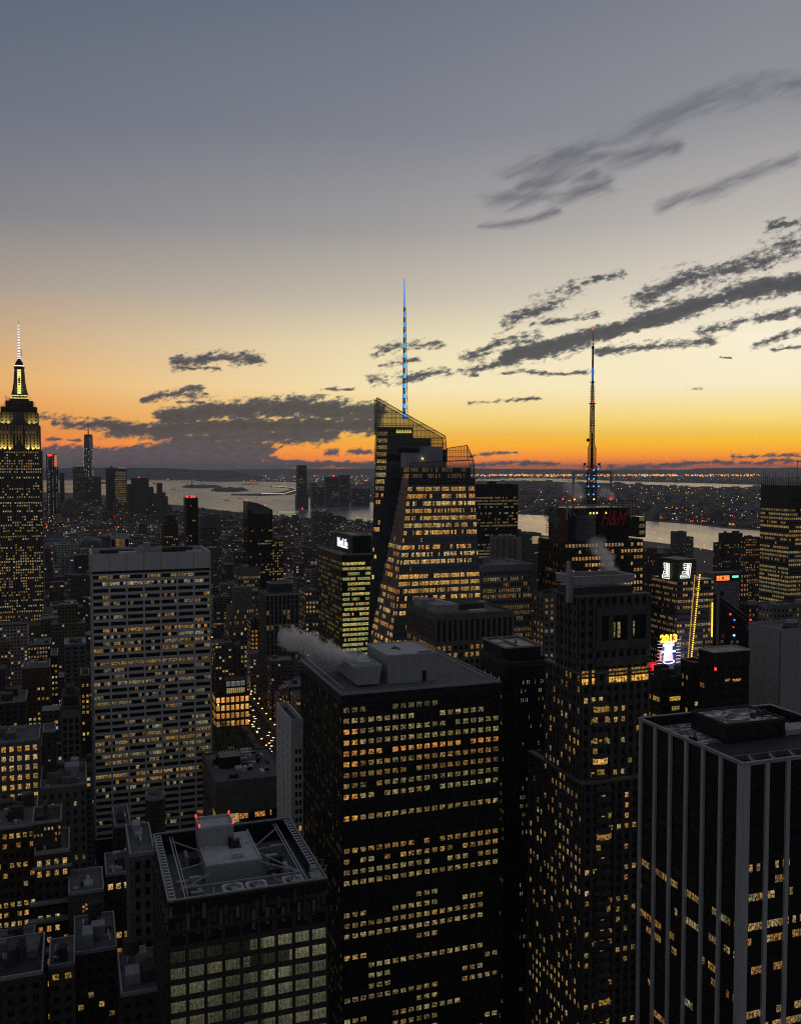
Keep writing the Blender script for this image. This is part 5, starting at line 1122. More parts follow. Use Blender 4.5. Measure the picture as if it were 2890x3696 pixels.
# ---- pale panelled block with red and green display
t = Tower('billboard_building', 'pale panelled block with a red and green lit display beside a dark wedge building', 2566, 2668, 2072, 690, 10, cat='building')
w, L, H = t.w, t.L, t.H; Zf = lambda py, y=-L/2: P(CX, py, t.wl(0, y, 0).y).z; X_ = lambda px, y=-L/2: t.lx(px, y, H)
core(t, -w/2, w/2, -L/2, L/2, 0, H, mat('mauve_panel', (.26, .23, .25), .7, .15), 'wall'); mb = MB()
for k in range(14): zz = H - 6 - k*3.2; mb.box(-w/2-.05, w/2+.05, -L/2-.08, -L/2-.01, zz, zz+.2)
for k in range(5): x = -w/2 + w*(k+.5)/5; mb.box(x-.08, x+.08, -L/2-.085, -L/2-.012, Zf(2180), H-8)
t.part('panel_joints', mb, dkstone)
mb = MB(); mb.box(-w/2-.2, w/2+.2, -L/2-.2, L/2+.2, H, H+.5); t.part('roof', mb, greyc)
mb = MB(); mb.box(X_(2581), X_(2664), -L/2-.6, -L/2-.1, Zf(2098), Zf(2073)); sc_ = t.part('screen', mb, black)
mb = MB()
for r_ in range(4):
    for k in range(9):
        if k == 4 and r_ in (1, 2): continue
        x = X_(2583) + (X_(2630) - X_(2583))*(k+.5)/9; zz = Zf(2095) + (Zf(2077)-Zf(2095))*(r_+.5)/4; mb.box(x-.45, x+.45, -L/2-.75, -L/2-.61, zz-.36, zz+.36)
t.part('red_display', mb, orange, sc_); mb = MB(); mb.box(X_(2640), X_(2662), -L/2-.75, -L/2-.61, Zf(2086), Zf(2079)); t.part('green_display', mb, greenl, sc_)
mb = MB(); mb.box(X_(2600), X_(2612), -L/2-.12, -L/2-.02, Zf(2152), Zf(2134)); t.part('opening', mb, black)
t.finish()
masonry('office_building', 'small building with bright yellow lit floors just right of the red and green display', 2672, 2702, 2068, 760, 8, 161, wall=dkstone, p=.7, bright=1.0, bay=3, brk=.6, clutter=1)
# ---- dark wedge with sloping roof edge
t = Tower('wedge_building', 'dark glass building with a roof edge sloping down to the right over neon-lit streets', 2594, 2745, 2150, 640, 8, cat='building')
w, L, H = t.w, t.L, t.H; zr = P(CX, 2262, t.wl(w/2, -L/2, 0).y).z
mb = MB(); mb.hexa([(-w/2, -L/2, 0), (w/2, -L/2, 0), (w/2, L/2, 0), (-w/2, L/2, 0)], [(-w/2, -L/2, H), (w/2, -L/2, zr), (w/2, L/2, zr), (-w/2, L/2, H)]); t.part('core', mb, mat('smoke_glass', (.025, .025, .03), .3, .4))
mb = MB(); mb.beam((-w/2, -L/2-.2, H), (w/2, -L/2-.2, zr), .4); mb.beam((-w/2, -L/2-.2, H-3), (w/2, -L/2-.2, zr-3), .15); mb.box(-w/2-.4, -w/2, -L/2-.4, -L/2+2, 0, H); t.part('edge', mb, steel)
rr = random.Random(4)
for k in range(60):
    u = rr.random(); zz = rr.uniform(.25, .86) * (H + (zr - H) * u); x = -w/2 + w*u
    if rr.random() < .5 and zz < 60: continue
    c = rr.choice([(.8, .5, .2), (.9, .6, .3), (.6, .5, .4), (.5, .4, .5)]); b = rr.uniform(.1, .5) * (1.3 if zz < 95 else .5); t.wins.append(((x, -L/2-.1, zz), (x+2.4, -L/2-.1, zz), (x+2.4, -L/2-.1, zz+1.8), (x, -L/2-.1, zz+1.8), (c[0]*b, c[1]*b, c[2]*b, 1)))
X_ = lambda px: t.lx(px, -L/2, 120); Zf = lambda py: P(CX, py, t.wl(0, -L/2, 0).y).z
for px, py, m_ in ((2645, 2237, emi('blue_neon', (.05, .2, 1), 2)), (2642, 2262, emi('red_neon', (.9, .03, .05), 1.0)), (2630, 2215, redl), (2703, 2240, redl), (2702, 2270, cyanl), (2702, 2255, redl), (2645, 2292, cyanl)): mb = MB(); mb.box(X_(px)-.45, X_(px)+.45, -L/2-.8, -L/2-.2, Zf(py)-.5, Zf(py)+.6); t.part('neon_sign', mb, m_)
t.finish()
# ---- sign tower of the square
t = Tower('sign_tower', 'narrow brightly lit billboard tower topped by orange numerals and red lettering', 2390, 2440, 2290, 590, 4, cat='sign')
w, L, H = t.w, t.L, t.H; Zf = lambda py: P(CX, py, t.wl(0, -L/2, 0).y).z; X_ = lambda px: t.lx(px, -L/2-.6, H)
core(t, -w/2, w/2, -L/2, L/2, 0, Zf(2300), black, 'tower'); y = -L/2 - .6
mb = MB()
for k in range(9):
    for s in (-1, 1): zz = Zf(2312 + k*11.5); xx = w/2 + 2.5; mb.beam((s*(w/2), -L/2, zz), (s*(w/2+3.4), -L/2, zz), .16)
t.part('side_lights', mb, mat('pale_tube', (.5, .5, .6), .4, 0, emit=(.6, .6, .8), es_=.6))
put_text('2013', 6.6, .3, (X_(2412), y - .3, Zf(2305)), (1, 0, 0), t.root, 'numerals', emi('numeral_glow', (1, .38, .03), 3.5), bold=.25, sx=.95)
mb = MB(); mb.box(X_(2389), X_(2435), y-.2, y+.2, Zf(2323), Zf(2312)); bo = t.part('name_board', mb, emi('red_board', (.8, .03, .03), 1.2))
put_text('TOSHIBA', 2.3, .15, (X_(2412), y - .5, Zf(2317.5)), (1, 0, 0), bo, 'letters', emi('letter_white', (1, .85, .85), 1.6), bold=.05, sx=.82)
for a, b, c, d, m_ in ((2393, 2432, 2332, 2324, whitel), (2399, 2425, 2348, 2332, cyanl), (2389, 2437, 2354, 2348, emi('bright_blue_white', (.55, .7, 1), 4)), (2397, 2425, 2364, 2354, emi('violet_screen', (.35, .45, 1), 2.5)), (2395, 2428, 2384, 2364, emi('pink_screen', (.9, .35, .4), 1.8))):
    mb = MB(); mb.box(X_(a), X_(b), y-.3, y+.2, Zf(c), Zf(d)); t.part('screen', mb, m_)
mb = MB(); n = 24
for k in range(n): a0_, a1_ = 2*math.pi*k/n, 2*math.pi*(k+1)/n; mb.beam((X_(2411)+3.9*math.cos(a0_), y-1, Zf(2386)+1.3*math.sin(a0_)), (X_(2411)+3.9*math.cos(a1_), y-1, Zf(2386)+1.3*math.sin(a1_)), .32)
t.part('light_ring', mb, emi('ring_blue', (.4, .6, 1), 4))
mb = MB(); mb.box(X_(2381), X_(2386), y-.2, y, Zf(2384), Zf(2346)); t.part('red_strip', mb, redl)
t.finish()
l = bpy.data.lights.new('sign_glow', 'POINT'); l.energy = 22000; l.color = (.6, .6, 1); l.shadow_soft_size = 3; lo_ = bpy.data.objects.new('sign_glow', l); C.objects.link(lo_); lo_.parent = t.root; lo_.location = (0, -L/2 - 9, Zf(2380))
t = Tower('theatre_sign', 'small red neon sign board leaning over a dark rooftop below the billboard tower', 2347, 2370, 2395, 500, 3, cat='sign')
w, L, H = t.w, t.L, t.H; mb = MB(); mb.box(-w/2, w/2, -L/2, L/2, H-4.6, H); t.part('board', mb, emi('deep_red_board', (.5, .01, .02), 1.0)); mb = MB()
for k in range(4): mb.box(-w/2+.3, w/2-.3, -L/2-.15, -L/2-.02, H-1-k*1.1, H-.7-k*1.1)
for x in (-.8, .1, .9): mb.box(x, x+.22, -L/2-.2, -L/2-.16, H-4.3, H-.3)
t.part('neon_tubes', mb, redl); mb = MB(); mb.box(-w/2+.2, -w/2+.6, 0, .4, 0, H-4.6); mb.box(w/2-.6, w/2-.2, 0, .4, 0, H-4.6); t.part('posts', mb, darkm)
# ---- right edge buildings
t = masonry('office_tower', 'hazy glass tower with a thicket of rooftop rods at the right edge', 2850, 3080, 1752, 900, 40, 171, wall=mat('grey_rod_screen', (.09, .09, .085), .6), bay=2.4, fl=4.0, fx=.8, fz=.5, p=.88, bright=.75, pal=[(.9, .7, .25), (.8, .7, .3), (1, .6, .2)], topband=22, clutter=0, par=0, brk=.8, fin=False, rowvar=.35)
w, L, H = t.w, t.L, t.H; mb = MB(); rr = random.Random(7)
for k in range(36):
    x = -w/2 - 3 + k * (w + 6) / 36; mb.beam((x, -L/2 - 2, H - 26), (x, -L/2 - 2, H + rr.uniform(3, 17)), .22); 
for k in range(14):
    y_ = -L/2 + k*L/14; mb.beam((-w/2-2, y_, H-26), (-w/2-2, y_, H + rr.uniform(3, 16)), .22)
for k in range(6): zz = H - 20 + k*5.5; mb.beam((-w/2-3, -L/2-2, zz), (w/2+3, -L/2-2, zz), .2)
for x in (-25, -18, -10, 0, 9, 16): mb.beam((x, -L/2+6, H), (x, -L/2+6, H + rr.uniform(14, 24)), .28)
t.part('roof_rods', mb, darkm); t.finish()
masonry('office_building', 'plain pale grey slab building with blank side wall behind the pale-piered tower', 2816, 2990, 2280, 430, 21, 181, wall=mat('plain_grey_wall', (.36, .36, .37), .8, .15, streak=True), bay=60, fl=200, fx=.01, fz=.01, p=0, clutter=2, topband=.5, pd=.4)
t = masonry('office_building', 'black box-shaped building with a pale rimmed open roof and red lamp', 2575, 2703, 2355, 392, 9.5, 183, wall=granite, bay=6, p=.04, fx=.6, fz=.5, bright=.7, topband=6, clutter=0, par=0)
parapet(t, -t.w/2-.4, t.w/2+.4, -t.L/2-.4, t.L/2+.4, t.H-.3, .6, .45, ltsteel, 'rim'); mb = MB(); mb.box(-t.w/2+.5, t.w/2-.5, -t.L/2+.5, t.L/2-.5, t.H-.05, t.H+.08); t.part('roof_well', mb, black)
mb = MB(); xx = t.lx(2575, -t.L/2, 150); zz = t.zat(2409, -t.L/2); mb.cyl(xx, -t.L/2-.6, zz-.5, zz+.5, .45, .45, 8); t.part('warning_lamp', mb, redl)
for a, b, py in ((2612, 2628, 2452), (2638, 2668, 2455)): xa, xb = t.lx(a, -t.L/2, 150), t.lx(b, -t.L/2, 150); zz = t.zat(py, -t.L/2); mb = MB(); mb.quad((xa, -t.L/2-.4, zz-.6), (xb, -t.L/2-.4, zz-.6), (xb, -t.L/2-.4, zz+.4), (xa, -t.L/2-.4, zz+.4), col=(1, .4, .1, 1)); mb.build('window', WIN, t.root, 'wc')
masonry('office_building', 'low black building left of the pale rimmed roof, partly hidden, thin pale ledge', 2502, 2548, 2400, 418, 9, 184, wall=granite, p=.0, clutter=0)
t = masonry('office_building', 'low grey building with a long yellow lit strip of windows and snowy roof clutter', 2385, 2526, 2455, 430, 14, 185, wall=dkstone, bay=6, fl=4.2, fx=.8, fz=.5, p=.25, bright=.6, clutter=6, roof=SNOW, topband=3)
zz = t.zat(2519, -t.L/2); xa, xb = t.lx(2414, -t.L/2, 150), t.lx(2522, -t.L/2, 150)
for k in range(14): u0 = xa + (xb-xa)*(k+.06)/14; u1 = xa + (xb-xa)*(k+.94)/14; mb = MB(); mb.quad((u0, -t.L/2-.32, zz-1), (u1, -t.L/2-.32, zz-1), (u1, -t.L/2-.32, zz+.9), (u0, -t.L/2-.32, zz+.9), col=(1.1, .7, .12, 1) if k < 11 else (1, .35, .08, 1)); mb.build('window', WIN, t.root, 'wc')
masonry('office_building', 'stone office building with a lit window grid between the striped tower and the stepped tower', 1962, 2060, 2150, 560, 13, 186, wall=stone, bay=4, fx=.5, p=.6, bright=.6, clutter=2, pal=[(.9, .7, .3), (.8, .7, .36), (1, .5, .15)], brk=.3)
masonry('office_building', 'dark building with arched bays and cluttered roof near the right edge, below the rod-topped tower', 2790, 2980, 2190, 620, 14, 187, wall=stone, p=.15, bright=.4, clutter=5)
masonry('office_building', 'flat dark roof block with pale ledge left of the arched dark building', 2700, 2800, 2190, 700, 12, 188, wall=dkstone, p=.2, bright=.5, clutter=4)
# ---- black ribbed tower and its neighbours, left of centre
t = masonry('office_tower', 'slim black tower with brown vertical ribs and a pale-rimmed stepped crown', 958, 1077, 2145, 1000, 36, 201, wall=stone, bay=4.6, fl=5.2, fx=.6, fz=.85, p=.04, bright=.5, clutter=0, topband=1.5, pd=.9, par=1.2)
w, L, H = t.w, t.L, t.H; hp = t.zat(2108, -L/4); mb = MB(); xa, xb = t.lx(974, -L/4, H), t.lx(1060, -L/4, H)
ring = rounded(xa, xb, -L/4, L/3, 4, 2); mb.prism(ring, H, hp); pt = t.part('crown', mb, dkstone); mb = MB(); r2 = rounded(xa-.5, xb+.5, -L/4-.5, L/3+.5, 4.3, 2); r1 = rounded(xa+.8, xb-.8, -L/4+.8, L/3-.8, 3.5, 2)
for k in range(len(r2)): j = (k+1) % len(r2); mb.hexa([(*r2[k], hp), (*r2[j], hp), (*r1[j], hp), (*r1[k], hp)], [(*r2[k], hp+1), (*r2[j], hp+1), (*r1[j], hp+1), (*r1[k], hp+1)])
t.part('rim', mb, steel, pt)
mb = MB()
for a, b, c, d in ((-w/2-1.2, w/2+1.2, -L/2-1.2, -L/2-.95), ): mb.box(a, b, c, d, H-2, H); zz = t.zat(2255, -L/2); mb.box(a, b, c, d, zz-.5, zz+.4)
t.part('cornice', mb, steel)
masonry('office_building', 'slim stone building with two columns of yellow lit windows left of the green-lit tower', 1102, 1150, 2134, 1060, 30, 202, wall=stone, bay=3.6, fl=5, p=.78, bright=1.1, fx=.5, brk=.2, clutter=1, pal=[(1, .62, .2), (.95, .75, .35)])
masonry('office_building', 'grey setback tower with pale blank top and lit lower floors behind the stepped masonry tower', 858, 939, 2052, 1280, 30, 203, wall=greyc, bay=4, fl=5.5, fx=.8, fz=.5, p=.55, bright=.45, topband=10, pal=[(.8, .75, .35), (.9, .7, .3)], brk=.7, clutter=2)
masonry('office_building', 'pale low block with one strip of lit windows left of the setback tower', 768, 832, 2158, 1320, 26, 204, wall=greyc, bay=5, fx=.8, p=.35, bright=.6, clutter=3, roof=rooflt)
t = masonry('stepped_tower', 'stepped masonry tower with scattered yellow windows and a dark square top', 826, 957, 2262, 1180, 34, 205, wall=stone, bay=4.6, fl=5.4, fx=.42, fz=.5, p=.5, bright=1.0, pal=[(1, .72, .2), (1, .8, .3), (.95, .85, .5)], clutter=1, brk=.45, par=.6)
w, L, H = t.w, t.L, t.H
for a, b, py, c in ((828, 925, 2190, .4), (848, 912, 2122, .3)):
    xa, xb = t.lx(a, -L/2+3, H), t.lx(b, -L/2+3, H); hh = t.zat(py, -L/2+4); mb = MB(); y0 = -L/2 + (3 if py > 2150 else 7); mb.box(xa, xb, y0, L*c, H - .5, hh); t.part('upper_stage', mb, stone); mb = MB(); mb.box(xa+.4, xb-.4, y0+.4, L*c-.4, hh, hh+.1); t.part('roof', mb, roofg)
    if py > 2150: t.facade((xa, y0, hh-2), (xb, y0, hh-2), (xb, y0, H), (xa, y0, H), 11, 3, fx=.45, fz=.5, lit=litfn(206, .6, .9, None, .3, 0, .3))
t.finish()
masonry('apartment_building', 'masonry block with a dense grid of yellow windows beside the black ribbed tower', 905, 958, 2240, 1130, 26, 207, wall=brown, bay=4, fl=5, fx=.5, fz=.55, p=.85, bright=1.05, pal=[(1, .7, .2), (1, .78, .3), (1, .5, .15)], brk=.2, clutter=2, rowvar=.15)
masonry('office_building', 'dim grey ribbed block between the pale slab and the stepped masonry tower', 757, 868, 2335, 1010, 24, 208, wall=greyc, bay=4, fx=.4, fz=.8, p=.03, bright=.6, clutter=4)
# ---- white slender slab
t = masonry('apartment_tower', 'slender white slab tower with hollow top in front of the black centre tower', 1052, 1092, 2620, 385, 30, 211, wall=whitec, bay=60, fl=220, fx=.01, fz=.01, p=0, clutter=0, par=0, topband=.2, pd=.2, fin=False)
w, L, H = t.w, t.L, t.H
mb = MB(); mb.box(-w/2+.5, w/2-.5, -L/2+.5, L/2-.5, H-.05, H+.06); t.part('roof_well', mb, black); parapet(t, -w/2-.2, w/2+.2, -L/2-.2, L/2+.2, H-.02, 2.6, .45, whitec)
rr = random.Random(9)
for j in range(34):
    zz = H - 12 - j*3.6
    for x in (-w*.22, w*.12):
        if zz < 5: continue
        mb = MB(); mb.box(x, x+1.1, -L/2-.26, -L/2-.21, zz, zz+1.9); c = None
        t.part('window', mb, black) if j < 32 else None
for k, (x, j) in enumerate(((w*.12, 9),)): t.wins.append(((x, -L/2-.3, H-12-j*3.6), (x+1.1, -L/2-.3, H-12-j*3.6), (x+1.1, -L/2-.3, H-10.1-j*3.6), (x, -L/2-.3, H-10.1-j*3.6), (1, .6, .18, 1)))
for j in range(40):
    zz = H - 4 - j*3.6
    for y in (-L*.3, 0, L*.3):
        if zz > 5: t.wins.append(((-w/2-.25, y+.8, zz), (-w/2-.25, y, zz), (-w/2-.25, y, zz+1.6), (-w/2-.25, y+.8, zz+1.6), (.006, .006, .008, 1)))
t.finish(60)
# ---- orange-lit restaurant block by the park
t = masonry('lit_building', 'glowing block with tiers of orange windows beside the dark park', 778, 900, 2512, 930, 20, 221, wall=brown, bay=4.7, fl=6.6, fx=.66, fz=.66, p=.97, bright=2.4, pal=[(1, .42, .09), (1, .5, .12), (1, .36, .07), (1, .6, .2)], brk=.2, clutter=2, topband=1, rowvar=.02, darkrows=0)
for px, m_ in ((825, whitel), (868, cyanl), (873, greenl)): x = t.lx(px, 0, t.H); mb = MB(); mb.cyl(x, 0, t.H, t.H+6, .3, .3, 6); mb.cyl(x, 0, t.H+6, t.H+8, 1, .8, 8); t.part('roof_lamp', mb, m_)
mb = MB(); w, L, H = t.w, t.L, t.H; mb.box(-w*.2, w*.42, -L/2+2, L/2-2, H, H+14); o = t.part('upper_storeys', mb, dkstone)
for k in range(4): a = -w*.18 + k*w*.145; mb = MB(); mb.quad((a, -L/2+1.9, H+8), (a+w*.12, -L/2+1.9, H+8), (a+w*.12, -L/2+1.9, H+13), (a, -L/2+1.9, H+13), col=(.25, .28, .26, 1)); mb.build('window', WIN, o, 'wc')
for k in range(9): a = -w*.16 + k*w*.06; mb = MB(); mb.quad((a, -L/2+1.9, H+1), (a+w*.045, -L/2+1.9, H+1), (a+w*.045, -L/2+1.9, H+6), (a, -L/2+1.9, H+6), col=(.8, .6, .25, 1)); mb.build('window', WIN, o, 'wc')
# ---- block with cluttered roof in front of the park
t = masonry('office_building', 'wide brown-grey block with heavily cluttered roof between the pale slab and the white slab tower', 780, 1036, 2832, 470, 52, 231, wall=stone, bay=14, fl=14, fx=.86, fz=.32, p=0, clutter=0, topband=11, pd=.2)
w, L, H = t.w, t.L, t.H; rr = random.Random(21)
for k in range(34):
    a, b, c = rr.uniform(1, 5), rr.uniform(1, 6), rr.uniform(.6, 3.4); x, y = rr.uniform(-w/2+3, w/2-3), rr.uniform(-L/2+8, L/2-2)
    mb = MB(); mb.box(x-a/2, x+a/2, y-b/2, y+b/2, H, H+c); t.part('roof_unit', mb, rr.choice([steel, ltsteel, darkm, rooflt, dkstone, black]))
mb = MB(); mb.box(-w*.35, -w*.05, -2, 8, H, H+6); t.part('roof_bulkhead', mb, granite)
mb = MB()
for k in range(10): x = -w*.32 + k*1.9; mb.beam((x, 12, H+3), (x+2, 18, H+3.6), .3)
t.part('roof_fins', mb, ltsteel)
zz = t.zat(2941, -L/2)
for k in range(22):
    if k in (8, 9, 10, 11, 18, 19, 20): continue
    a = t.lx(848 + k*6, -L/2, 90); b = t.lx(852.5 + k*6, -L/2, 90); mb = MB(); mb.quad((a, -L/2-.3, zz-1.3), (b, -L/2-.3, zz-1.3), (b, -L/2-.3, zz+1.3), (a, -L/2-.3, zz+1.3), col=(1, .45, .1, 1)); mb.build('window', WIN, t.root, 'wc')
# ---- round tank tower before the pale slab
t = Tower('rooftop_tank', 'large round open-topped metal tank standing in front of the pale slab', 524, 597, 2880, 400, 9, cat='tank', w=9)
mb = MB(); n = 24; ro, ri = 4.3, 3.8
t.w = 9; cz = t.H
mb.cyl(0, 0, cz-16, cz-2, ro, ro, n); t.part('drum', mb, dkstone); mb = MB()
for k in range(n):
    a0_, a1_ = 2*math.pi*k/n, 2*math.pi*(k+1)/n; q = lambda r_, a: (r_*math.cos(a), r_*math.sin(a))
    mb.hexa([(*q(ro, a0_), cz-2), (*q(ro, a1_), cz-2), (*q(ri, a1_), cz-2), (*q(ri, a0_), cz-2)], [(*q(ro, a0_), cz), (*q(ro, a1_), cz), (*q(ri, a1_), cz), (*q(ri, a0_), cz)])
t.part('rim', mb, steel); mb = MB(); mb.cyl(0, 0, 0, cz-16, 4.2, None, 12); t.part('shaft', mb, granite)
# ---- bottom left blocks
Wp = [(1, .6, .16), (1, .7, .26), (.95, .75, .36), (1, .48, .12)]
def bl(*a, **k): k.setdefault('pal', Wp); k.setdefault('pm', steel); return masonry(*a, **k)
bl('office_building', 'masonry block with rows of bright orange windows at the left edge', -60, 140, 2690, 480, 30, 301, wall=stone, bay=3.7, fl=4.9, fx=.55, fz=.55, p=.78, bright=1.1, brk=.35, pal=[(1, .5, .1), (1, .62, .2), (.9, .62, .28)], topband=1)
bl('apartment_building', 'blank brown shaft building with a pale roof rim beside the orange-windowed block', 155, 199, 2646, 455, 14, 302, wall=brown, bay=9, fx=.2, fz=.25, p=.05, clutter=0)
bl('office_building', 'stone block with pale snowy roof clutter and dark windows in front of the blank shaft', 146, 312, 2850, 440, 34, 303, wall=stone, bay=3.6, fl=4.4, fx=.36, fz=.5, p=.2, bright=.6, clutter=14, topband=2)
t = bl('masonry_tower', 'dark ornate masonry tower with arched crown left of the pale slab', 222, 288, 2560, 520, 20, 304, wall=stone, bay=3.4, fl=4, fx=.6, fz=.7, p=.02, bright=.4, clutter=0, topband=5, pd=.5)
mb = MB(); w, L, H = t.w, t.L, t.H; mb.box(-w/2-.9, w/2+.9, -L/2-.9, L/2+.9, H, H+1.0); mb.box(-w/2+1, w/2-1, -L/2+1, L/2-1, H+1.0, H+6)
for k in range(6): x = -w/2+1.4+k*(w-2.8)/5; mb.cyl(x, -L/2+.4, H+1, H+4.5, .45, .45, 8)
mb.box(-w/2, w/2, -L/2, L/2, H+6, H+7); mb.box(-w/4, w/4, -L/4, L/4, H+7, H+11); t.part('arched_crown', mb, dkstone)
bl('apartment_building', 'brick building with rows of yellow windows below the art deco skyscraper', 82, 178, 2415, 700, 30, 305, wall=brick, bay=3.3, p=.62, bright=1.0, topband=14, fx=.5)
bl('apartment_tower', 'narrow black tower with two columns of lit windows', 184, 207, 2368, 640, 22, 306, wall=granite, bay=2.4, fl=3.9, fx=.6, fz=.4, p=.9, bright=1.1, brk=.1, clutter=0, pal=[(1, .72, .2), (1, .55, .14), (.9, .95, .5)])
bl('apartment_building', 'dark building with one column of yellow windows at the far left edge', -60, 92, 2545, 590, 30, 307, wall=dkstone, bay=4.4, p=.12, bright=1.0, fx=.4)
bl('apartment_building', 'tan building with paired yellow windows squeezed left of the pale slab', 292, 322, 2440, 640, 22, 308, wall=brown, bay=3.2, p=.72, bright=1.05, clutter=1, brk=.3, pal=[(1, .6, .16), (1, .75, .3), (1, .4, .1)])
bl('office_building', 'mid-rise block with a long strip of lit windows below the art deco skyscraper', 100, 182, 2330, 860, 30, 309, wall=dkstone, bay=2.6, p=.7, bright=.8, topband=1.5)
bl('office_building', 'grey terraced block with blank wall left of the pale slab', 232, 310, 2330, 760, 30, 310, wall=greyc, bay=5, p=.12, bright=.8, clutter=5, roof=rooflt)
bl('office_building', 'dark block with irregular yellow windows at the lower left edge', -70, 126, 3005, 360, 34, 311, wall=brown, bay=2.6, fl=3.9, fx=.6, fz=.5, p=.5, bright=.95, clutter=8, brk=.35)
t = bl('stepped_building', 'terraced masonry building with pale parapet edges and rows of yellow windows', 126, 249, 3090, 340, 22, 312, wall=brown, bay=3.1, fl=4.1, fx=.5, fz=.5, p=.62, bright=.95, clutter=2, brk=.4, par=1.3, fin=False)
w, L, H = t.w, t.L, t.H; mb = MB()
for py, o in ((3128, .5), (3251, 1.6), (3312, 2.4), (3420, 3.2)): zz = t.zat(py, -L/2); mb = MB(); mb.box(-w/2-o-.4, w/2+o+.4, -L/2-o-.6, -L/2-.26, zz-.5, zz+.5); t.part('ledge', mb, steel)
h2 = t.zat(2950, 0); mb = MB(); xa, xb = t.lx(122, 0, H), t.lx(222, 0, H); mb.box(xa, xb, -L/2+5, L/2, H, h2); up = t.part('upper_stage', mb, brown); t.facade((xa, -L/2+5, h2-1), (xb, -L/2+5, h2-1), (xb, -L/2+5, H), (xa, -L/2+5, H), 8, 4, fx=.5, fz=.5, lit=litfn(313, .4, .9, Wp))
parapet(t, xa-.2, xb+.2, -L/2+4.8, L/2+.2, h2, 1, .4, steel); mb = MB(); mb.box(xa+5, xb-6, 0, 6, h2, h2+5); mb.box(xa+1, xa+5, -2, 2, h2, h2+1.5); t.part('roof_bulkhead', mb, dkstone); t.finish()
t = bl('masonry_tower', 'greenish gabled masonry front with a round window cluster, lower left', 249, 373, 3235, 330, 20, 314, wall=mat('green_stone', (.08, .10, .085), .8), bay=4, p=.08, bright=.8, clutter=2, fx=.3, topband=8)
w, L, H = t.w, t.L, t.H
for k, (dx, dz) in enumerate(((0, 0), (1, .9), (-1, .9), (.9, -.6), (-.9, -.6), (0, 1.6))): x = w*.0 + dx; zz = H - 5.5 + dz; mb = MB(); mb.quad((x-.35, -L/2-.4, zz-.4), (x+.35, -L/2-.4, zz-.4), (x+.35, -L/2-.4, zz+.4), (x-.35, -L/2-.4, zz+.4), col=(1, .42, .12, 1)); mb.build('window', WIN, t.root, 'wc')
bl('apartment_building', 'dark building with three rows of paired bright windows left of the ribbed grey block', 384, 470, 3165, 345, 20, 315, wall=dkstone, bay=2.5, fl=6.2, fx=.62, fz=.36, p=.75, bright=1.0, clutter=3, brk=.5)
bl('office_building', 'ribbed grey concrete block left of the braced-roof tower', 478, 549, 3090, 290, 24, 316, wall=greyc, bay=3.2, fl=4.2, fx=.5, fz=.62, p=.03, bright=.5, clutter=2, pd=.9)
bl('office_building', 'tall plain dark block just behind the ribbed grey block', 415, 470, 2990, 400, 24, 317, wall=dkstone, bay=3.2, p=.22, bright=.6, clutter=3)
bl('apartment_building', 'low building with round-topped lit windows near the bottom left corner', -60, 118, 3470, 300, 18, 318, wall=brown, bay=4.4, fl=5, fx=.4, fz=.5, p=.5, bright=.9, clutter=3, pal=[(1, .4, .12), (1, .5, .2)], topband=2)
bl('apartment_building', 'flat-roofed grey building filling the bottom left corner', -80, 152, 3555, 262, 24, 319, wall=dkstone, bay=3.6, p=.08, bright=.5, clutter=5, roof=roofdk)
bl('apartment_building', 'narrow building with open roof court right of the corner building', 178, 268, 3500, 290, 18, 320, wall=stone, bay=3.6, p=.25, bright=.8, clutter=3)
bl('apartment_building', 'dim block below the gabled masonry front', 270, 420, 3450, 300, 26, 321, wall=brown, bay=3.2, p=.28, bright=.7, clutter=4, tank=True)
bl('apartment_building', 'dim dark block between the corner building and the braced-roof tower', 440, 600, 3600, 262, 24, 322, wall=dkstone, bay=3.2, p=.16, bright=.6, clutter=4, tank=True)
# ---- mid distance towers seen against the city
t = masonry('apartment_tower', 'dark tower with a curved glass top and red lamps, standing alone before the river', 893, 983, 1842, 1300, 34, 401, wall=darkm, bay=2.6, fl=3.6, fx=.7, fz=.5, p=.09, bright=.8, clutter=0, par=0, topband=12)
w, L, H = t.w, t.L, t.H; n = 10; mb = MB(); pts = [(-w/2 + w*k/n, H + 12*(1 - (k/n)**1.8)) for k in range(n+1)]
for (a, za), (b, zb) in zip(pts[:-1], pts[1:]): mb.hexa([(a, -L/2, H), (b, -L/2, H), (b, L/2, H), (a, L/2, H)], [(a, -L/2, za), (b, -L/2, zb), (b, L/2, zb), (a, L/2, za)])
cr = t.part('curved_top', mb, glassb); mb = MB(); mb.box(-w*.34, w*.42, -L/2-.6, -L/2-.1, H-5, H+.8); t.part('pale_band', mb, greyc)
for x, zz in ((-w*.47, H+12.6), (w*.3, H+5)): mb = MB(); mb.cyl(x, 0, zz, zz+1.8, 1, .8, 6); t.part('warning_lamp', mb, redl, cr)
t = masonry('apartment_tower', 'tall thin dark tower with a cluster of red lamps on top', 671, 714, 1800, 1400, 30, 402, wall=granite, bay=3, p=.08, bright=.7, clutter=1)
for x in (-5, 0, 4): mb = MB(); mb.cyl(x, -4, t.H+1, t.H+4, 1.3, 1.0, 6); t.part('warning_lamp', mb, redl)
t = masonry('apartment_tower', 'dark stepped tower left of the thin red-lamped tower', 591, 641, 1892, 1300, 30, 403, wall=dkstone, bay=3, p=.1, bright=.7, clutter=1, fin=True); mb = MB(); mb.box(-t.w*.3, t.w*.35, -8, 10, t.H, t.H+12); t.part('upper_stage', mb, dkstone)
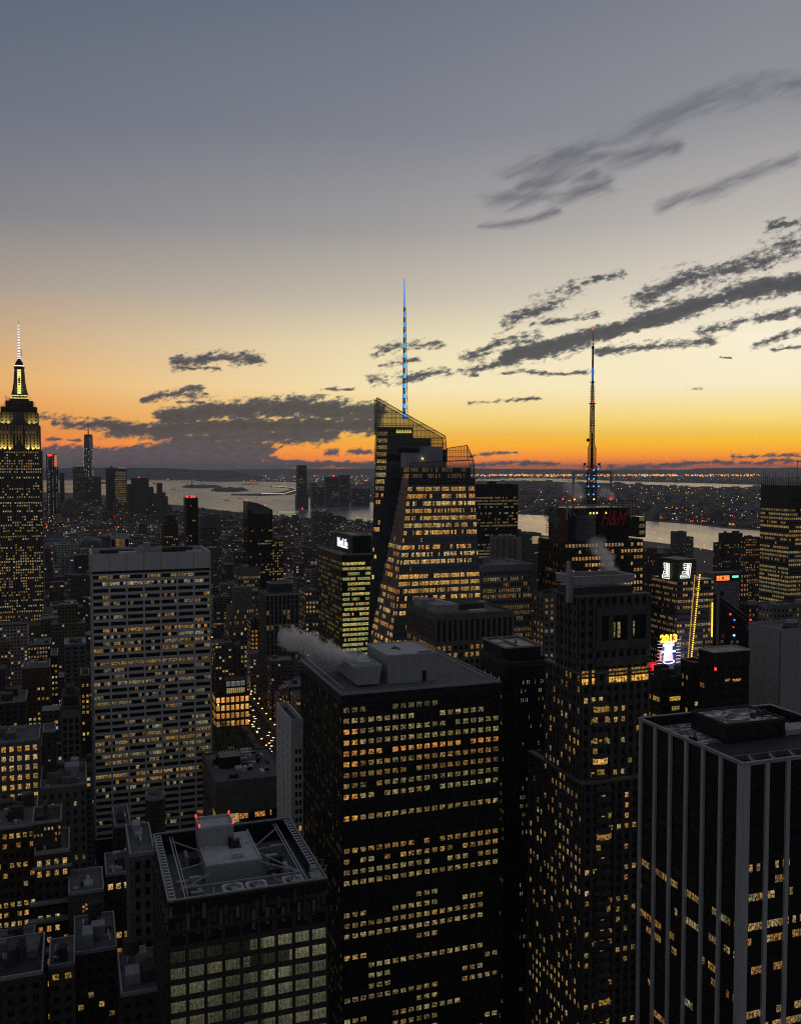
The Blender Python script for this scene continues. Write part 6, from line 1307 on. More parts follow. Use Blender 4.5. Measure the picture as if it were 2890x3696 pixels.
t = masonry('office_building', 'square penthouse block with white columns behind the pale slab', 400, 466, 1937, 880, 28, 404, wall=ltsteel, bay=4.3, fl=8, fx=.78, fz=.85, p=.4, bright=.6, clutter=1, topband=2, sides='F', zb=100)
mb = MB(); mb.box(-t.w/2, t.w/2, -t.L/2, t.L/2, 0, 100); t.part('lower_block', mb, dkstone)
mb = MB(); mb.box(-t.w/2-8, -t.w/2-.5, -t.L/2+4, t.L/2, 0, t.H); t.part('side_block', mb, greyc)
masonry('office_building', 'broad grey block with blank upper wall right of the thin red-lamped tower', 724, 796, 1868, 1500, 40, 405, wall=greyc, p=.05, bright=.5, topband=16)
masonry('apartment_building', 'block with bright yellow lit windows right of the curved-top tower', 982, 1022, 1952, 1350, 30, 406, wall=brown, p=.6, bright=1.1, bay=3)
masonry('apartment_building', 'pair of pale slab blocks by the river, left one', 1134, 1163, 1850, 2600, 40, 407, wall=greyc, p=.02, clutter=1); masonry('apartment_building', 'pair of pale slab blocks by the river, right one', 1168, 1203, 1854, 2650, 40, 408, wall=greyc, p=.02, clutter=1)
masonry('apartment_tower', 'grey apartment slab by the river, right of the mast tower', 2437, 2477, 1921, 1900, 16, 409, wall=greyc, p=.03, bright=.7, clutter=1); masonry('apartment_building', 'lower grey wing beside the riverside apartment slab', 2478, 2502, 1940, 1920, 16, 410, wall=greyc, p=.06, bright=.8, clutter=1)
masonry('apartment_tower', 'brown apartment tower by the river near the right edge', 2613, 2679, 1928, 1500, 14, 411, wall=brown, p=.08, bright=.8, clutter=2); masonry('apartment_building', 'lower wing left of the brown riverside tower', 2594, 2614, 1962, 1500, 14, 412, wall=brown, p=.1, bright=.8, clutter=1)
masonry('office_building', 'building with orange lit upper rows left of the rod-topped tower', 2690, 2745, 1942, 1400, 10, 413, wall=dkstone, p=.5, bright=.9, pal=[(1, .4, .08), (1, .6, .2)])
masonry('office_building', 'long low dark block with scattered lights behind the outlined signs', 2380, 2470, 2000, 1150, 60, 414, wall=dkstone, p=.1, bright=.7)
t = masonry('billboard_building', 'pale hoarding-fronted block with a lit screen left of the mast tower', 1888, 1952, 1928, 1250, 30, 415, wall=greyc, p=.0, clutter=2); mb = MB(); mb.box(0, t.w/2-3, -t.L/2-1, -t.L/2-.4, t.H-13, t.H-3); t.part('lit_screen', mb, mat('warm_screen', (.3, .25, .2), .6, .3, .5, emit=(.8, .55, .3), es_=.35))
mb = None
# crane by the water
t = Tower('construction_crane', 'tiny tower crane with red lamp before the river', 1090, 1094, 1838, 2300, 2, cat='crane', w=2)
mb = MB(); mb.beam((0, 0, 0), (0, 0, t.H), .9); mb.beam((-22, 0, t.H-10), (14, 0, t.H-7), .7); mb.beam((0, 0, t.H), (-20, 0, t.H-9.5), .3); t.part('mast_and_jib', mb, steel); mb = MB(); mb.cyl(0, 0, t.H, t.H+3, 1.8, 1.4, 6); t.part('warning_lamp', mb, redl)
# ---- far downtown towers
def far(name, label, px0, px1, py, Y, L, m, lit=None, zb=0, cat='skyscraper', top=0):
    t = Tower(name, label, px0, px1, py, Y, L, cat=cat, group=None); t.far = 1
    core(t, -t.w/2, t.w/2, -t.L/2, t.L/2, zb, t.H, m, 'body')
    if lit:
        nx, nz, fn, fx, fz = lit; t.side('F', 0, t.H - top, nx, nz, fx=fx, fz=fz, lit=fn, edge=.6)
    mb = MB(); mb.box(-t.w/2+1, t.w/2-1, -t.L/2+1, t.L/2-1, t.H, t.H+2); t.part('roof', mb, roofdk)
    return t
bg_ = litfn(501, .75, .55, [(.6, .9, .75), (.75, .95, .8), (.9, .9, .6)], .1, .05, .2)
t = far('skyscraper', 'distant tower with vertical strips of cool white light and two red roof lamps', 166, 195, 1641, 4600, 30, granite, (7, 26, lambda i, j: bg_(i, j) if i in (1, 2, 5) else None, .5, .7)); t.finish(60)
for px in (175, 184): x = t.lx(px, -t.L/2, t.H); mb = MB(); mb.cyl(x, -t.L/2-3, t.H-7, t.H+2, 5, 5, 10); t.part('warning_lamp', mb, redl)
t = far('skyscraper', 'distant tower whose upper face glows orange beside the strip-lit tower', 191, 204, 1641, 4650, 30, dkstone, (3, 26, lambda i, j: bg_(i, j) if i == 0 and j < 17 else None, .4, .7))
mb = MB(); mb.box(-t.w*.3, t.w/2+.5, -t.L/2-1.5, -t.L/2-.5, t.H-62, t.H-2); t.part('orange_face', mb, mat('orange_emissive_face', (.7, .25, .15), .3, .2, emit=(.9, .2, .08), es_=.7)); t.finish(40)  # the orange glow is put into this face as emission
t = far('skyscraper', 'shorter distant tower with cool vertical light strips', 188, 210, 1686, 4550, 30, granite, (5, 20, lambda i, j: bg_(i, j) if i in (0, 3) else None, .5, .7)); t.finish(40)
far('office_tower', 'dim distant block right of the strip-lit towers', 214, 232, 1708, 4900, 40, dkstone).finish()
far('office_tower', 'distant brown block with faint window rows left of the tapering tower', 262, 304, 1686, 4800, 50, mat('dim_brown', (.10, .075, .055), .8), (14, 26, litfn(502, .35, .22, [(1, .55, .25)], .2, .2, .4), .6, .5)).finish()
# tapering tower with spire
t = Tower('skyscraper', 'distant tallest tapering glass tower with spire and vertical rows of white lights', 298, 340, 1575, 5200, 62, cat='skyscraper'); w, L, H = t.w, t.L, t.H
mb = MB(); b = w/2
oct_b = [(-b, -b), (b, -b), (b, b), (-b, b)]
tp = [(0, -b*.98), (b*.98, 0), (0, b*.98), (-b*.98, 0)]
i0 = len(mb.v); mb.v += [(x, y, 0) for x, y in oct_b] + [(x*.9, y*.9, 60) for x, y in oct_b] + [(x*.78, y*.78, H) for x, y in tp]
for f in ((0,1,5,4),(1,2,6,5),(2,3,7,6),(3,0,4,7),(4,5,8),(5,9,8),(5,6,9),(6,10,9),(6,7,10),(7,11,10),(7,4,11),(4,8,11),(8,9,10,11)): mb.f.append(tuple(i0+q for q in f)); mb.c.append(None); mb.uv.append(None); mb.mi.append(0)
t.part('shaft', mb, mat('slate_glass', (.10, .11, .13), .25, .2, .02, spec=.6))
mb = MB(); mb.cyl(0, 0, H, H+12, b*.7, b*.72, 12); t.part('crown', mb, darkm); mb = MB(); zt = t.zat(1498, 0); mb.cyl(0, 0, H+12, zt, 3.2, .8, 8); t.part('spire', mb, darkm)
rr = random.Random(61)
for px0_, px1_, p_ in ((300, 304, .55), (309, 312, .45), (318, 320, .35), (332, 338, .75)):
    for k in range(34):
        if rr.random() > p_: continue
        py = 1620 + k*4.2 + rr.uniform(-1, 1); z_ = P(CX, py, t.c.y - b).z; x = t.lx(rr.uniform(px0_, px1_), -b, z_)
        t.wins.append(((x, -b-1.2, z_), (x+2.6, -b-1.2, z_), (x+2.6, -b-1.2, z_+4.2), (x, -b-1.2, z_+4.2), rr.choice([(.9, 1, .8, 1), (.7, .95, 1, 1), (1, .9, .5, 1)])))
mb = MB()
for k in range(8): z_ = H - 4 - k*7; mb.box(-b*.98, -b*.86, -4, 0, z_, z_+3.5)
t.part('orange_hoist_lamps', mb, emi('hoist_orange', (1, .15, .05), 1.2)); t.finish()
far('office_tower', 'dim distant block right of the tapering tower', 306, 365, 1722, 4700, 50, dkstone, (16, 14, litfn(503, .08, .3), .5, .5)).finish()
t = far('office_tower', 'dim distant dome-topped block left of the gold-lit block', 382, 424, 1692, 4900, 50, mat('dim_grey', (.07, .065, .06), .8)); mb = MB(); mb.cyl(0, 0, t.H, t.H+16, t.w*.3, .5, 8); t.part('dome', mb, copper); t.finish()
t = far('office_tower', 'distant block with its whole face lit gold', 415, 455, 1701, 4850, 50, mat('dim_tan', (.10, .09, .07), .8), (16, 26, litfn(504, .9, .55, [(1, .72, .25), (.95, .75, .32)], .08, .02, .2), .55, .55)); t.finish()
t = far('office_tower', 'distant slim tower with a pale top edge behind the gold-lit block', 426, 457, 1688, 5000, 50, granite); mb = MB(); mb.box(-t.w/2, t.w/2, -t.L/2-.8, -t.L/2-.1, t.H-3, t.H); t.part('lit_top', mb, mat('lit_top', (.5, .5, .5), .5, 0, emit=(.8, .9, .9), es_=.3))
t = far('office_block', 'bulky stepped distant mass left of the narrow riverside tower', 476, 537, 1727, 4300, 90, mat('dim_stone', (.085, .08, .075), .85)); mb = MB(); w, L, H = t.w, t.L, t.H
mb.box(-w/2-18, -w/2-.3, -30, 40, 0, H-26); mb.box(w/2+.3, w/2+22, -30, 40, 0, H-40); mb.box(w/2+22.3, w/2+40, -30, 40, 0, H-70); t.part('lower_wing', mb, MATS['dim_stone']); mb = MB(); mb.cyl(-4, 0, H+1, H+7, 3, 2, 6); t.part('warning_lamp', mb, redl)
t = far('apartment_tower', 'narrow distant tower standing at the river edge', 567, 586, 1745, 4200, 30, MATS['dim_stone']); mb = MB(); w = t.w; mb.box(w/2+.2, w/2+14, -10, 12, 0, t.H-40); mb.box(w/2+14.2, w/2+24, -10, 12, 0, t.H-58); t.part('lower_wing', mb, MATS['dim_stone'])
# across the river
t = far('office_tower', 'tall dark tower alone across the river, slightly rounded top', 1074, 1107, 1688, 6000, 50, mat('dim_slate', (.05, .055, .06), .6), (10, 30, litfn(505, .04, .5), .5, .5)); mb = MB(); w = t.w; mb.hexa([(-w/2, -25, t.H), (w/2, -25, t.H), (w/2, 25, t.H), (-w/2, 25, t.H)], [(-w/2+4, -20, t.H+16), (w/2-3, -20, t.H+16), (w/2-3, 20, t.H+16), (-w/2+4, 20, t.H+16)]); mb.box(-w/2-6, w/2+8, -30, 30, 0, 90); t.part('tapered_top', mb, MATS['dim_slate']); t.finish()
for k, (a, b, py, lab) in enumerate(((1126, 1146, 1745, 'low dim tower just right of the tall lone tower across the river'), (1176, 1197, 1722, 'left of three flat dim towers across the river'), (1199, 1221, 1721, 'middle of three flat dim towers across the river, red lamp on top'), (1227, 1262, 1716, 'widest and rightmost of three flat dim towers across the river'), (1148, 1172, 1760, 'squat block before the flat dim towers across the river'), (1270, 1335, 1765, 'broad low block across the river, nearest the faceted glass tower'))):
    t = far('office_tower', lab, a, b, py, 6200 + 60*k, 50, MATS['dim_slate'], (8, 20, litfn(510+k, .05, .6), .5, .5))
    if k == 2: mb = MB(); mb.cyl(-6, 0, t.H+1, t.H+12, 6, 5, 6); t.part('warning_lamp', mb, redl)
    t.finish(30)
# statue on its island
g = G(693, 1757); r_ = bpy.data.objects.new('statue', None); C.objects.link(r_); r_.location = g; tag(r_, 'tiny robed statue on a tall pedestal on a dark island in the bay', 'statue')
s_ = g.y / F; mb = MB(); mb.box(-14, 14, -14, 14, 20, 32); mb.cyl(0, 0, 32, 62, 9, 7, 4, R(45)); mb.build('pedestal', stone, r_)
mb = MB(); mb.cyl(0, 0, 62, 88, 6.5, 4, 10); mb.cyl(0, 0, 88, 98, 4, 2.6, 10); mb.cyl(0, 0, 98, 104, 2.4, 2, 8); mb.beam((2, 0, 94), (5, 0, 112), 1.2); mb.cyl(5, 0, 112, 116, 1.6, .6, 6); mb.beam((-3.5, 0, 84), (-5, -1, 92), 1.3); mb.build('figure', copper, r_)
# boats
for px, py, ln, lab in ((819, 1807, 40, 'small dark ferry, left of the two ferries in the river bend'), (866, 1801, 34, 'small ferry with pale deck lights in the river bend'), (1172, 1845, 46, 'dark barge near the near shore of the river'), (610, 1734, 150, 'lit cargo ship far out in the bay'), (560, 1747, 110, 'low dark ship in the bay left of the islands'), (626, 1767, 60, 'tiny boat below the statue island'), (927, 1796, 24, 'tiny boat just right of the ferries'), (2160, 1905, 30, 'small boat on the river behind the mast tower')):
    g = G(px, py); r_ = bpy.data.objects.new('boat', None); C.objects.link(r_); r_.location = (g.x, g.y, .5); r_.rotation_euler = (0, 0, R(12)); tag(r_, lab, 'boat')
    mb = MB(); h = ln/2; wd = ln*.14; mb.hexa([(-h*.9, -wd*.7, 0), (h*.7, -wd*.7, 0), (h*.85, 0, 0), (h*.7, wd*.7, 0), (-h*.9, wd*.7, 0)], [(-h, -wd, ln*.09), (h*.8, -wd, ln*.09), (h*1.1, 0, ln*.11), (h*.8, wd, ln*.09), (-h, wd, ln*.09)]); mb.build('hull', dkstone, r_)
    mb = MB(); mb.box(-h*.7, h*.3, -wd*.6, wd*.6, ln*.09, ln*.2); mb.box(-h*.5, 0, -wd*.5, wd*.5, ln*.2, ln*.27); mb.build('cabin', steel, r_)
    mb = MB(); mb.box(-h*.65, h*.2, -wd*.62, -wd*.605, ln*.12, ln*.17); mb.build('cabin_windows', mat('boat_windows', (.1, .1, .1), .4, 0, emit=(.9, .75, .45), es_=.5), r_)
# ================================================================ park, avenue, cars
rr = random.Random(77)
def gv(u, v, z=0.0): q = S2 * u + A2 * v; return Vector((q.x, q.y, z))
def gsheet(name, u0, u1, v0, v1, z, m): return sheet(name, [[gv(u0, v0), gv(u1, v0), gv(u1, v1), gv(u0, v1)]], z, m)
asphalt = mat('asphalt', (.045, .045, .05), .85, .3, .3); paving = mat('paving', (.16, .15, .14), .9, .2, .5); lawn = mat('lawn', (.03, .045, .022), .95, .5, .1)
UA = 173
gsheet('road', UA - 11, UA + 11, 640, 1700, .03, asphalt); gsheet('pavement', UA - 17, UA - 11.01, 640, 1700, .15, paving); gsheet('pavement', UA + 11.01, UA + 17, 640, 1700, .15, paving)
gsheet('lawn', UA - 150, UA - 17.05, 835, 948, .06, lawn)
mb = MB()
for k in range(60): v0 = 650 + k * 16; 
for k in range(60):
    v0 = 650 + k * 16
    for du in (-3.6, 0, 3.6): a = [gv(UA+du-.1, v0, .04), gv(UA+du+.1, v0, .04), gv(UA+du+.1, v0+7, .04), gv(UA+du-.1, v0+7, .04)]; mb.quad(*a)
tag(mb.build('lane_markings', mat('road_paint', (.6, .6, .58), .7, .1)), kind='structure')
bark = mat('bark', (.05, .04, .03), .9); leaf = mat('autumn_leaves', (.09, .075, .03), .8, .5, .6)
def make_tree(seed):
    r = random.Random(seed); root = bpy.data.objects.new('park_tree', None); C.objects.link(root); mb = MB(); mb.beam((0, 0, 0), (.3, 0, 7), .4, 6, .22)
    tips = []
    for k in range(9):
        a = 2*math.pi*k/9 + r.uniform(-.3, .3); z0_ = r.uniform(4, 7); p = (3.2*math.cos(a)*r.uniform(.6, 1.3), 3.2*math.sin(a)*r.uniform(.6, 1.3), z0_ + r.uniform(3, 7)); mb.beam((.2, 0, z0_), p, .18, 4, .05); tips.append(Vector(p))
    mb.build('trunk', bark, root); mb = MB()
    for k in range(420):
        tpt = r.choice(tips); q = tpt + Vector((r.gauss(0, 1.3), r.gauss(0, 1.3), r.gauss(0, 1.2))); a = Vector((r.gauss(0, 1), r.gauss(0, 1), r.gauss(0, 1))).normalized(); b = a.cross(Vector((r.gauss(0, 1), r.gauss(0, 1), r.gauss(0, 1)))).normalized(); s_ = r.uniform(.2, .45)
        mb.quad(q - a*s_, q - b*s_*.6, q + a*s_, q + b*s_*.6)
    mb.build('crown', leaf, root); return root
def copy_tree(o, parent=None):
    c = o.copy(); C.objects.link(c); c.parent = parent
    for ch in list(o.children): copy_tree(ch, c)
    return c
protos = [make_tree(k) for k in range(4)]; i = 0
for row in range(6):
    for col in range(9):
        u, v = UA - 24 - col*14 + rr.uniform(-3, 3), 842 + row*17 + rr.uniform(-4, 4)
        px, py = proj(gv(u, v, 8))
        if not (735 < px < 1010): continue
        o = protos[i % 4] if i < 4 else copy_tree(protos[i % 4]); i += 1
        o.location = gv(u, v, .07); o.rotation_euler = (0, 0, rr.uniform(0, 6)); s_ = rr.uniform(.85, 1.25); o.scale = (s_, s_, s_ * rr.uniform(.9, 1.15))
        tag(o, 'dark leafy tree in the unlit park below the orange-windowed block', 'tree', 'trees in the park')
def make_lamp():
    root = bpy.data.objects.new('street_lamp', None); C.objects.link(root); mb = MB(); mb.beam((0, 0, 0), (0, 0, 7.5), .12, 6); mb.beam((0, 0, 7.5), (1.6, 0, 8), .08); mb.build('post', darkm, root)
    mb = MB(); mb.box(1.1, 2.3, -.45, .45, 7.5, 8.0); mb.build('lamp_head', orange if False else mat('sodium_lamp', (.1, .1, .1), .5, 0, emit=(1, .45, .08), es_=7), root); return root
def make_car(i):
    root = bpy.data.objects.new('car', None); C.objects.link(root); m_ = mat(('taxi_paint', 'black_car_paint', 'white_car_paint')[i], ((.55, .33, .02), (.02, .02, .025), (.5, .5, .5))[i], .35, .05)
    mb = MB(); mb.hexa([(-.9, -2.3, .3), (.9, -2.3, .3), (.9, 2.3, .3), (-.9, 2.3, .3)], [(-.85, -2.2, .85), (.85, -2.2, .85), (.85, 2.2, .9), (-.85, 2.2, .9)]); mb.build('body', m_, root)
    mb = MB(); mb.hexa([(-.8, -1.3, .86), (.8, -1.3, .86), (.8, 1.8, .88), (-.8, 1.8, .88)], [(-.65, -.6, 1.42), (.65, -.6, 1.42), (.65, 1.2, 1.42), (-.65, 1.2, 1.42)]); mb.build('cabin', glassd, root)
    for x in (-.9, .9):
        for y in (-1.4, 1.4):
            mb = MB(); mb.beam((x-.1, y, .32), (x+.1, y, .32), .32, 10); mb.build('wheel', black, root)
    for x in (-.6, .6):
        mb = MB(); mb.box(x-.28, x+.28, -2.45, -2.31, .45, .85); mb.build('headlight', mat('headlight', (.5, .5, .5), .4, 0, emit=(1, .8, .5), es_=4.5), root)
        mb = MB(); mb.box(x-.22, x+.22, 2.31, 2.42, .5, .8); mb.build('tail_light', mat('tail_light', (.3, .02, .02), .4, 0, emit=(1, .08, .03), es_=7), root)
    return root
lp0 = make_lamp(); cars = [make_car(k) for k in range(3)]; k = 0
for v in range(840, 1250, 22):
    for s in (-1, 1):
        o = lp0 if k == 0 else copy_tree(lp0); k += 1; o.location = gv(UA + s*12.4, v, .15); o.rotation_euler = (0, 0, GA + (math.pi if s > 0 else 0)); tag(o, 'orange street lamp along the avenue beside the dark park', 'street lamp', 'street lamps along the avenue')
clab = ('yellow taxi with its lights on, driving on the avenue by the park', 'dark car with its lights on, driving on the avenue by the park', 'white car with its lights on, driving on the avenue by the park')
k = 0; used = []
for q in range(42):
    u, v = UA + rr.choice((-5.4, -1.8, 1.8, 5.4)), 845 + q*9 + rr.uniform(-1.5, 1.5)
    c = k % 3; o = cars[c] if k < 3 else copy_tree(cars[c]); k += 1; o.location = gv(u, v, .04); o.rotation_euler = (0, 0, GA); tag(o, clab[c], 'car', 'cars on the avenue')
# ================================================================ the rest of the city
CAPX = {0: [(0, 3250), (330, 3300), (600, 3400), (2890, 3400)], 1: [(0, 2440), (330, 2500), (760, 2790), (1050, 2790), (1100, 2500), (2300, 2440), (2890, 2440)],
        2: [(0, 2235), (150, 2200), (330, 2130), (420, 2040), (760, 2040), (840, 2110), (1340, 2110), (1900, 2110), (2350, 2090), (2890, 2090)],
        3: [(0, 1960), (1345, 1960), (1870, 1990), (2320, 2010), (2890, 1990)], 4: [(0, 1868), (760, 1880), (1345, 1900), (1870, 1950), (2890, 1975)], 5: [(0, 1800), (560, 1808), (700, 1850), (2890, 1900)]}
def cap(px, Y):
    b = 0 if Y < 600 else 1 if Y < 850 else 2 if Y < 1300 else 3 if Y < 2200 else 4 if Y < 3500 else 5
    l = CAPX[b]; px = min(max(px, 0), 2889)
    for (a, ya), (c, yc) in zip(l[:-1], l[1:]):
        if a <= px <= c: return ya + (yc - ya) * (px - a) / (c - a)
    return l[-1][1]
def blocked(u0, u1, v0, v1):
    for a, b, c, d, t in HEROES:
        if u1 > a - 5 and u0 < b + 5 and v1 > c - 5 and v0 < d + 5: return True
    if u1 > UA - 160 and u0 < UA + 2 and v1 > 832 and v0 < 985: return True
    return False
TINT = [(.14, .10, .08), (.2, .17, .145), (.12, .115, .115), (.27, .26, .25), (.07, .066, .066), (.17, .12, .095), (.36, .35, .34), (.10, .085, .078)]
TNAME = ['brown', 'tan', 'charcoal', 'grey', 'black', 'reddish brown', 'pale grey', 'dark brown']
blds = []
rr = random.Random(2024); v = 430
while v < 6600:
    far_ = v > 2600; dv = 31 if not far_ else 36
    for half in (0, 1):
        va, vb = v + half * (dv + .5), v + half * (dv + .5) + dv
        for kb in range(-18, 26):
            ua = UA + 16 + kb * 275; u = ua; ue = ua + 243
            while u < ue - 9:
                wd = rr.uniform(14, 38) if not far_ else rr.uniform(26, 60); wd = min(wd, ue - u); u0, u1 = u, u + wd; u += wd + .4
                dp = rr.uniform(.7, 1) * dv; v0 = va if half == 0 else vb - dp; v1 = v0 + dp
                c = gv((u0 + u1)/2, (v0 + v1)/2); px, py = proj((c.x, c.y, 20))
                if not (-260 < px < 3150) or c.y < 440: continue
                if pip(c, bay) or pip(gv(u0, v1), bay) or pip(gv(u1, v1), bay): continue
                if c.y > 5200 - max(0, px - 600) * 2 + (900 if px < 560 else 0) and px > 560: continue
                if px > 1345 and c.y > 4200: continue
                if blocked(u0, u1, v0, v1): continue
                Y = c.y; r_ = rr.random()
                if Y < 1300: h = rr.uniform(20, 62) if r_ < .8 else rr.uniform(60, 105)
                elif Y < 2200: h = rr.uniform(14, 48) if r_ < .88 else rr.uniform(50, 95)
                elif Y < 4200: h = rr.uniform(10, 30) if r_ < .9 else rr.uniform(30, 70)
                else: h = rr.uniform(14, 50) if r_ < .8 else rr.uniform(50, 110)
                cz = P(CX, cap(px, Y) + rr.uniform(0, 26 if Y > 1300 else 60), Y).z
                h = min(h, cz)
                if h < 5: 
                    if cz < 5 and Y > 600: h = rr.uniform(4, 6)
                    else: continue
                ti = rr.randrange(8); pr = rr.uniform(.02, .22) if Y < 1300 else rr.uniform(.01, .12)
                if rr.random() < .12: pr *= 3
                sc = F / Y; x0_ = proj(gv(u0, v0, h)); x1_ = proj(gv(u1, v0, h)); wpx = max(0, min(x1_[0], 2890) - max(x0_[0], 0)); area = wpx * (min(proj(gv(u0, v0, 0))[1], 3696) - x0_[1] + (v1-v0)*.15*sc) if x0_[1] < 3696 else 0
                blds.append([area, u0, u1, v0, v1, h, ti, pr, px, x0_[1], Y, rr.random()])
    v += 2 * dv + 1 + (17 if not far_ else 14)
def bmesh_of(b, mb, org=None):
    _, u0, u1, v0, v1, h, ti, pr, px, py, Y, sd = b; o = Vector((0, 0, 0)) if org is None else org
    r = random.Random(int(sd * 1e6)); col = [c * r.uniform(.7, 1.2) for c in TINT[ti]]; off = r.randrange(500) * (3.4 * 9); offv = r.randrange(100) * 3.7 * 5
    def boxw(a, b_, c, d, z0_, z1_, p_, rc):
        cs = [gv(a, c) - o, gv(b_, c) - o, gv(b_, d) - o, gv(a, d) - o]
        for k in range(4):
            p, q = cs[k], cs[(k+1) % 4]; ln = (b_ - a) if k in (0, 2) else (d - c); uo = off + k * 340
            mb.quad((p.x, p.y, z0_), (q.x, q.y, z0_), (q.x, q.y, z1_), (p.x, p.y, z1_), col=(*col, p_), uv=((uo, offv+z0_), (uo+ln, offv+z0_), (uo+ln, offv+z1_), (uo, offv+z1_)))
        mb.quad(*[(q.x, q.y, z1_) for q in cs], col=(*rc, 0), uv=((0, 0),)*4)
    rc = r.choice([(.10, .10, .12), (.17, .17, .2), (.06, .06, .07), (.13, .13, .15), (.26, .27, .31)]) if r.random() < .93 else (.42, .44, .5)
    boxw(u0, u1, v0, v1, 0, h, pr, rc)
    ex = []
    if h > 18 and r.random() < .35 and (u1-u0) > 16:
        hh = r.uniform(.12, .3) * h; k = (u1-u0)*.2; k2 = (v1-v0)*.2; capz = P(CX, cap(px, Y) - 6, Y).z
        if h + hh < capz: boxw(u0+k, u1-k, v0+k2, v1-k2, h, h+hh, pr, rc)
    if r.random() < .7:
        a, c = r.uniform(u0+1, u1-6), r.uniform(v0+1, v1-6); boxw(a, a+r.uniform(3, 6), c, c+r.uniform(3, 5), h, h+r.uniform(2, 4), 0, rc)
    return rc
inview = sorted([b for b in blds if b[0] > 0], key=lambda b: -b[0]); ind = inview[:300]; rest = inview[300:] + [b for b in blds if b[0] <= 0 and random.Random(int(b[11]*1e6)).random() < .4]
named = [(q[4].px, q[4]) for q in HEROES]
def near_name(px, py, Y):
    best = min(((abs(t.px - px) + abs(proj(t.wl(0, 0, t.H * .5))[1] - py) * .5, t) for _, t in named), key=lambda k: k[0])[1]
    side = 'behind' if best.c.y < Y - 60 and abs(best.px - px) < 60 else 'left of' if px < best.px else 'right of'
    lab = best.root.get('label', 'tower'); ws = []
    for x in lab.replace(',', ' ,').split():
        if x in ('with', ',', 'rising', 'standing', 'below', 'behind', 'beside', 'between', 'left', 'right', 'whose', 'squeezed', 'near') and len(ws) > 2: break
        if len(ws) < 7: ws.append(x)
    while ws[-1] in ('a', 'the', 'of', 'and', 'its', 'by', 'at', 'in', 'on', 'just'): ws.pop()
    return side, ' '.join(ws)
for n_, b in enumerate(ind):
    area, u0, u1, v0, v1, h, ti, pr, px, py, Y, sd = b; c = gv((u0+u1)/2, (v0+v1)/2); mb = MB(); rc = bmesh_of(b, mb, c)
    o = mb.build('city_building', CITY if Y < 2200 else CITYF, None, 'fc'); o.location = c
    side, nm = near_name(px, py, Y)
    hw_ = 'low' if h < 22 else 'mid-rise' if h < 50 else 'tall'; lt_ = 'mostly dark' if pr < .06 else 'sparsely lit' if pr < .15 else 'well lit'
    tag(o, f'{lt_} {TNAME[ti]} {hw_} block {side} the {nm}', 'building', 'ordinary city blocks between the towers')
    r = random.Random(int(sd * 9e5))
    if h > 14 and r.random() < .35 and Y < 1600:
        x, y, z_ = r.uniform(-4, 4), r.uniform(-4, 4), h; mb = MB()
        for dx in (-1.5, 1.5):
            for dy in (-1.5, 1.5): mb.beam((x+dx, y+dy, z_), (x+dx, y+dy, z_+3.5), .15)
        mb.cyl(x, y, z_+3.5, z_+7.2, 2.2, 2.1, 10); mb.cyl(x, y, z_+7.2, z_+8.6, 2.3, .1, 10); mb.build('water_tank', brown, o)
    if r.random() < .5 and Y < 1800:
        mb = MB(); hw = (u1-u0)/2; hv = (v1-v0)/2
        for a, b_, c_, d in ((-hw, hw, -hv-.25, -hv+.2), (-hw, hw, hv-.2, hv+.25), (-hw-.25, -hw+.2, -hv, hv), (hw-.2, hw+.25, -hv, hv)): 
            cs = [S2*a + A2*c_, S2*b_ + A2*c_, S2*b_ + A2*d, S2*a + A2*d]; mb.hexa([(q.x, q.y, h-.8) for q in cs], [(q.x, q.y, h+1.0) for q in cs])
        mb.build('parapet', rr.choice([stone, steel, dkstone, greyc]), o)
for nm_, cond, m_ in (('distant_city_buildings', lambda b: b[10] >= 1700, CITYF), ('packed_city_buildings', lambda b: b[10] < 1700, CITY)):
    mb = MB()
    for b in rest:
        if cond(b): bmesh_of(b, mb)
    if mb.f: tag(mb.build(nm_, m_, None, 'fc'), 'mass of small dark city blocks with scattered lit windows', 'buildings', kind='stuff')
same = {}
for o in bpy.data.objects:
    if o.name.startswith('city_building') and o.parent is None and o.get('label'): same.setdefault(o['label'], []).append(o)
for lab, os_ in same.items():
    os_.sort(key=lambda o: o.location.length)
    if len(os_) > 1:
        for k, o in enumerate(os_): o['label'] = (('nearer ', 'farther ') if len(os_) == 2 else ('nearest ', 'second nearest ', 'third nearest ', 'fourth nearest ', 'fifth nearest ', 'sixth nearest '))[min(k, 5 if len(os_) > 2 else 1)] + lab
# far bank
mb = MB(); n_ = 0; rr = random.Random(88)
while n_ < 9000:
    py = 1722 + 190 * rr.random() ** 1.6; px = rr.uniform(700 if py > 1760 else 1050, 3000)
    g = G(px, py)
    if pip(g, bay) or pip(g, inl) or py > 1917: 
        n_ += 1; continue
    if px < 1345 and py < 1745: n_ += 1; continue
    if any(pip(Vector((g.x+dx, g.y+dy, 0)), bay) for dx in (-60, 60) for dy in (-60, 60)): n_ += 1; continue
    n_ += 1; s_ = g.y / 5000; u, v_ = g.dot(S2), g.dot(A2); a, b_ = rr.uniform(12, 40)*s_, rr.uniform(12, 30)*s_; h = rr.uniform(6, 16) if rr.random() < .93 else rr.uniform(18, 45)
    bmesh_of([1, u, u+a, v_, v_+b_, h, rr.randrange(8), rr.uniform(.0, .012), px, py, g.y, rr.random()], mb)
tag(mb.build('far_bank_buildings', CITYF, None, 'fc'), 'low buildings crowding the far bank of the river', 'buildings', kind='stuff')
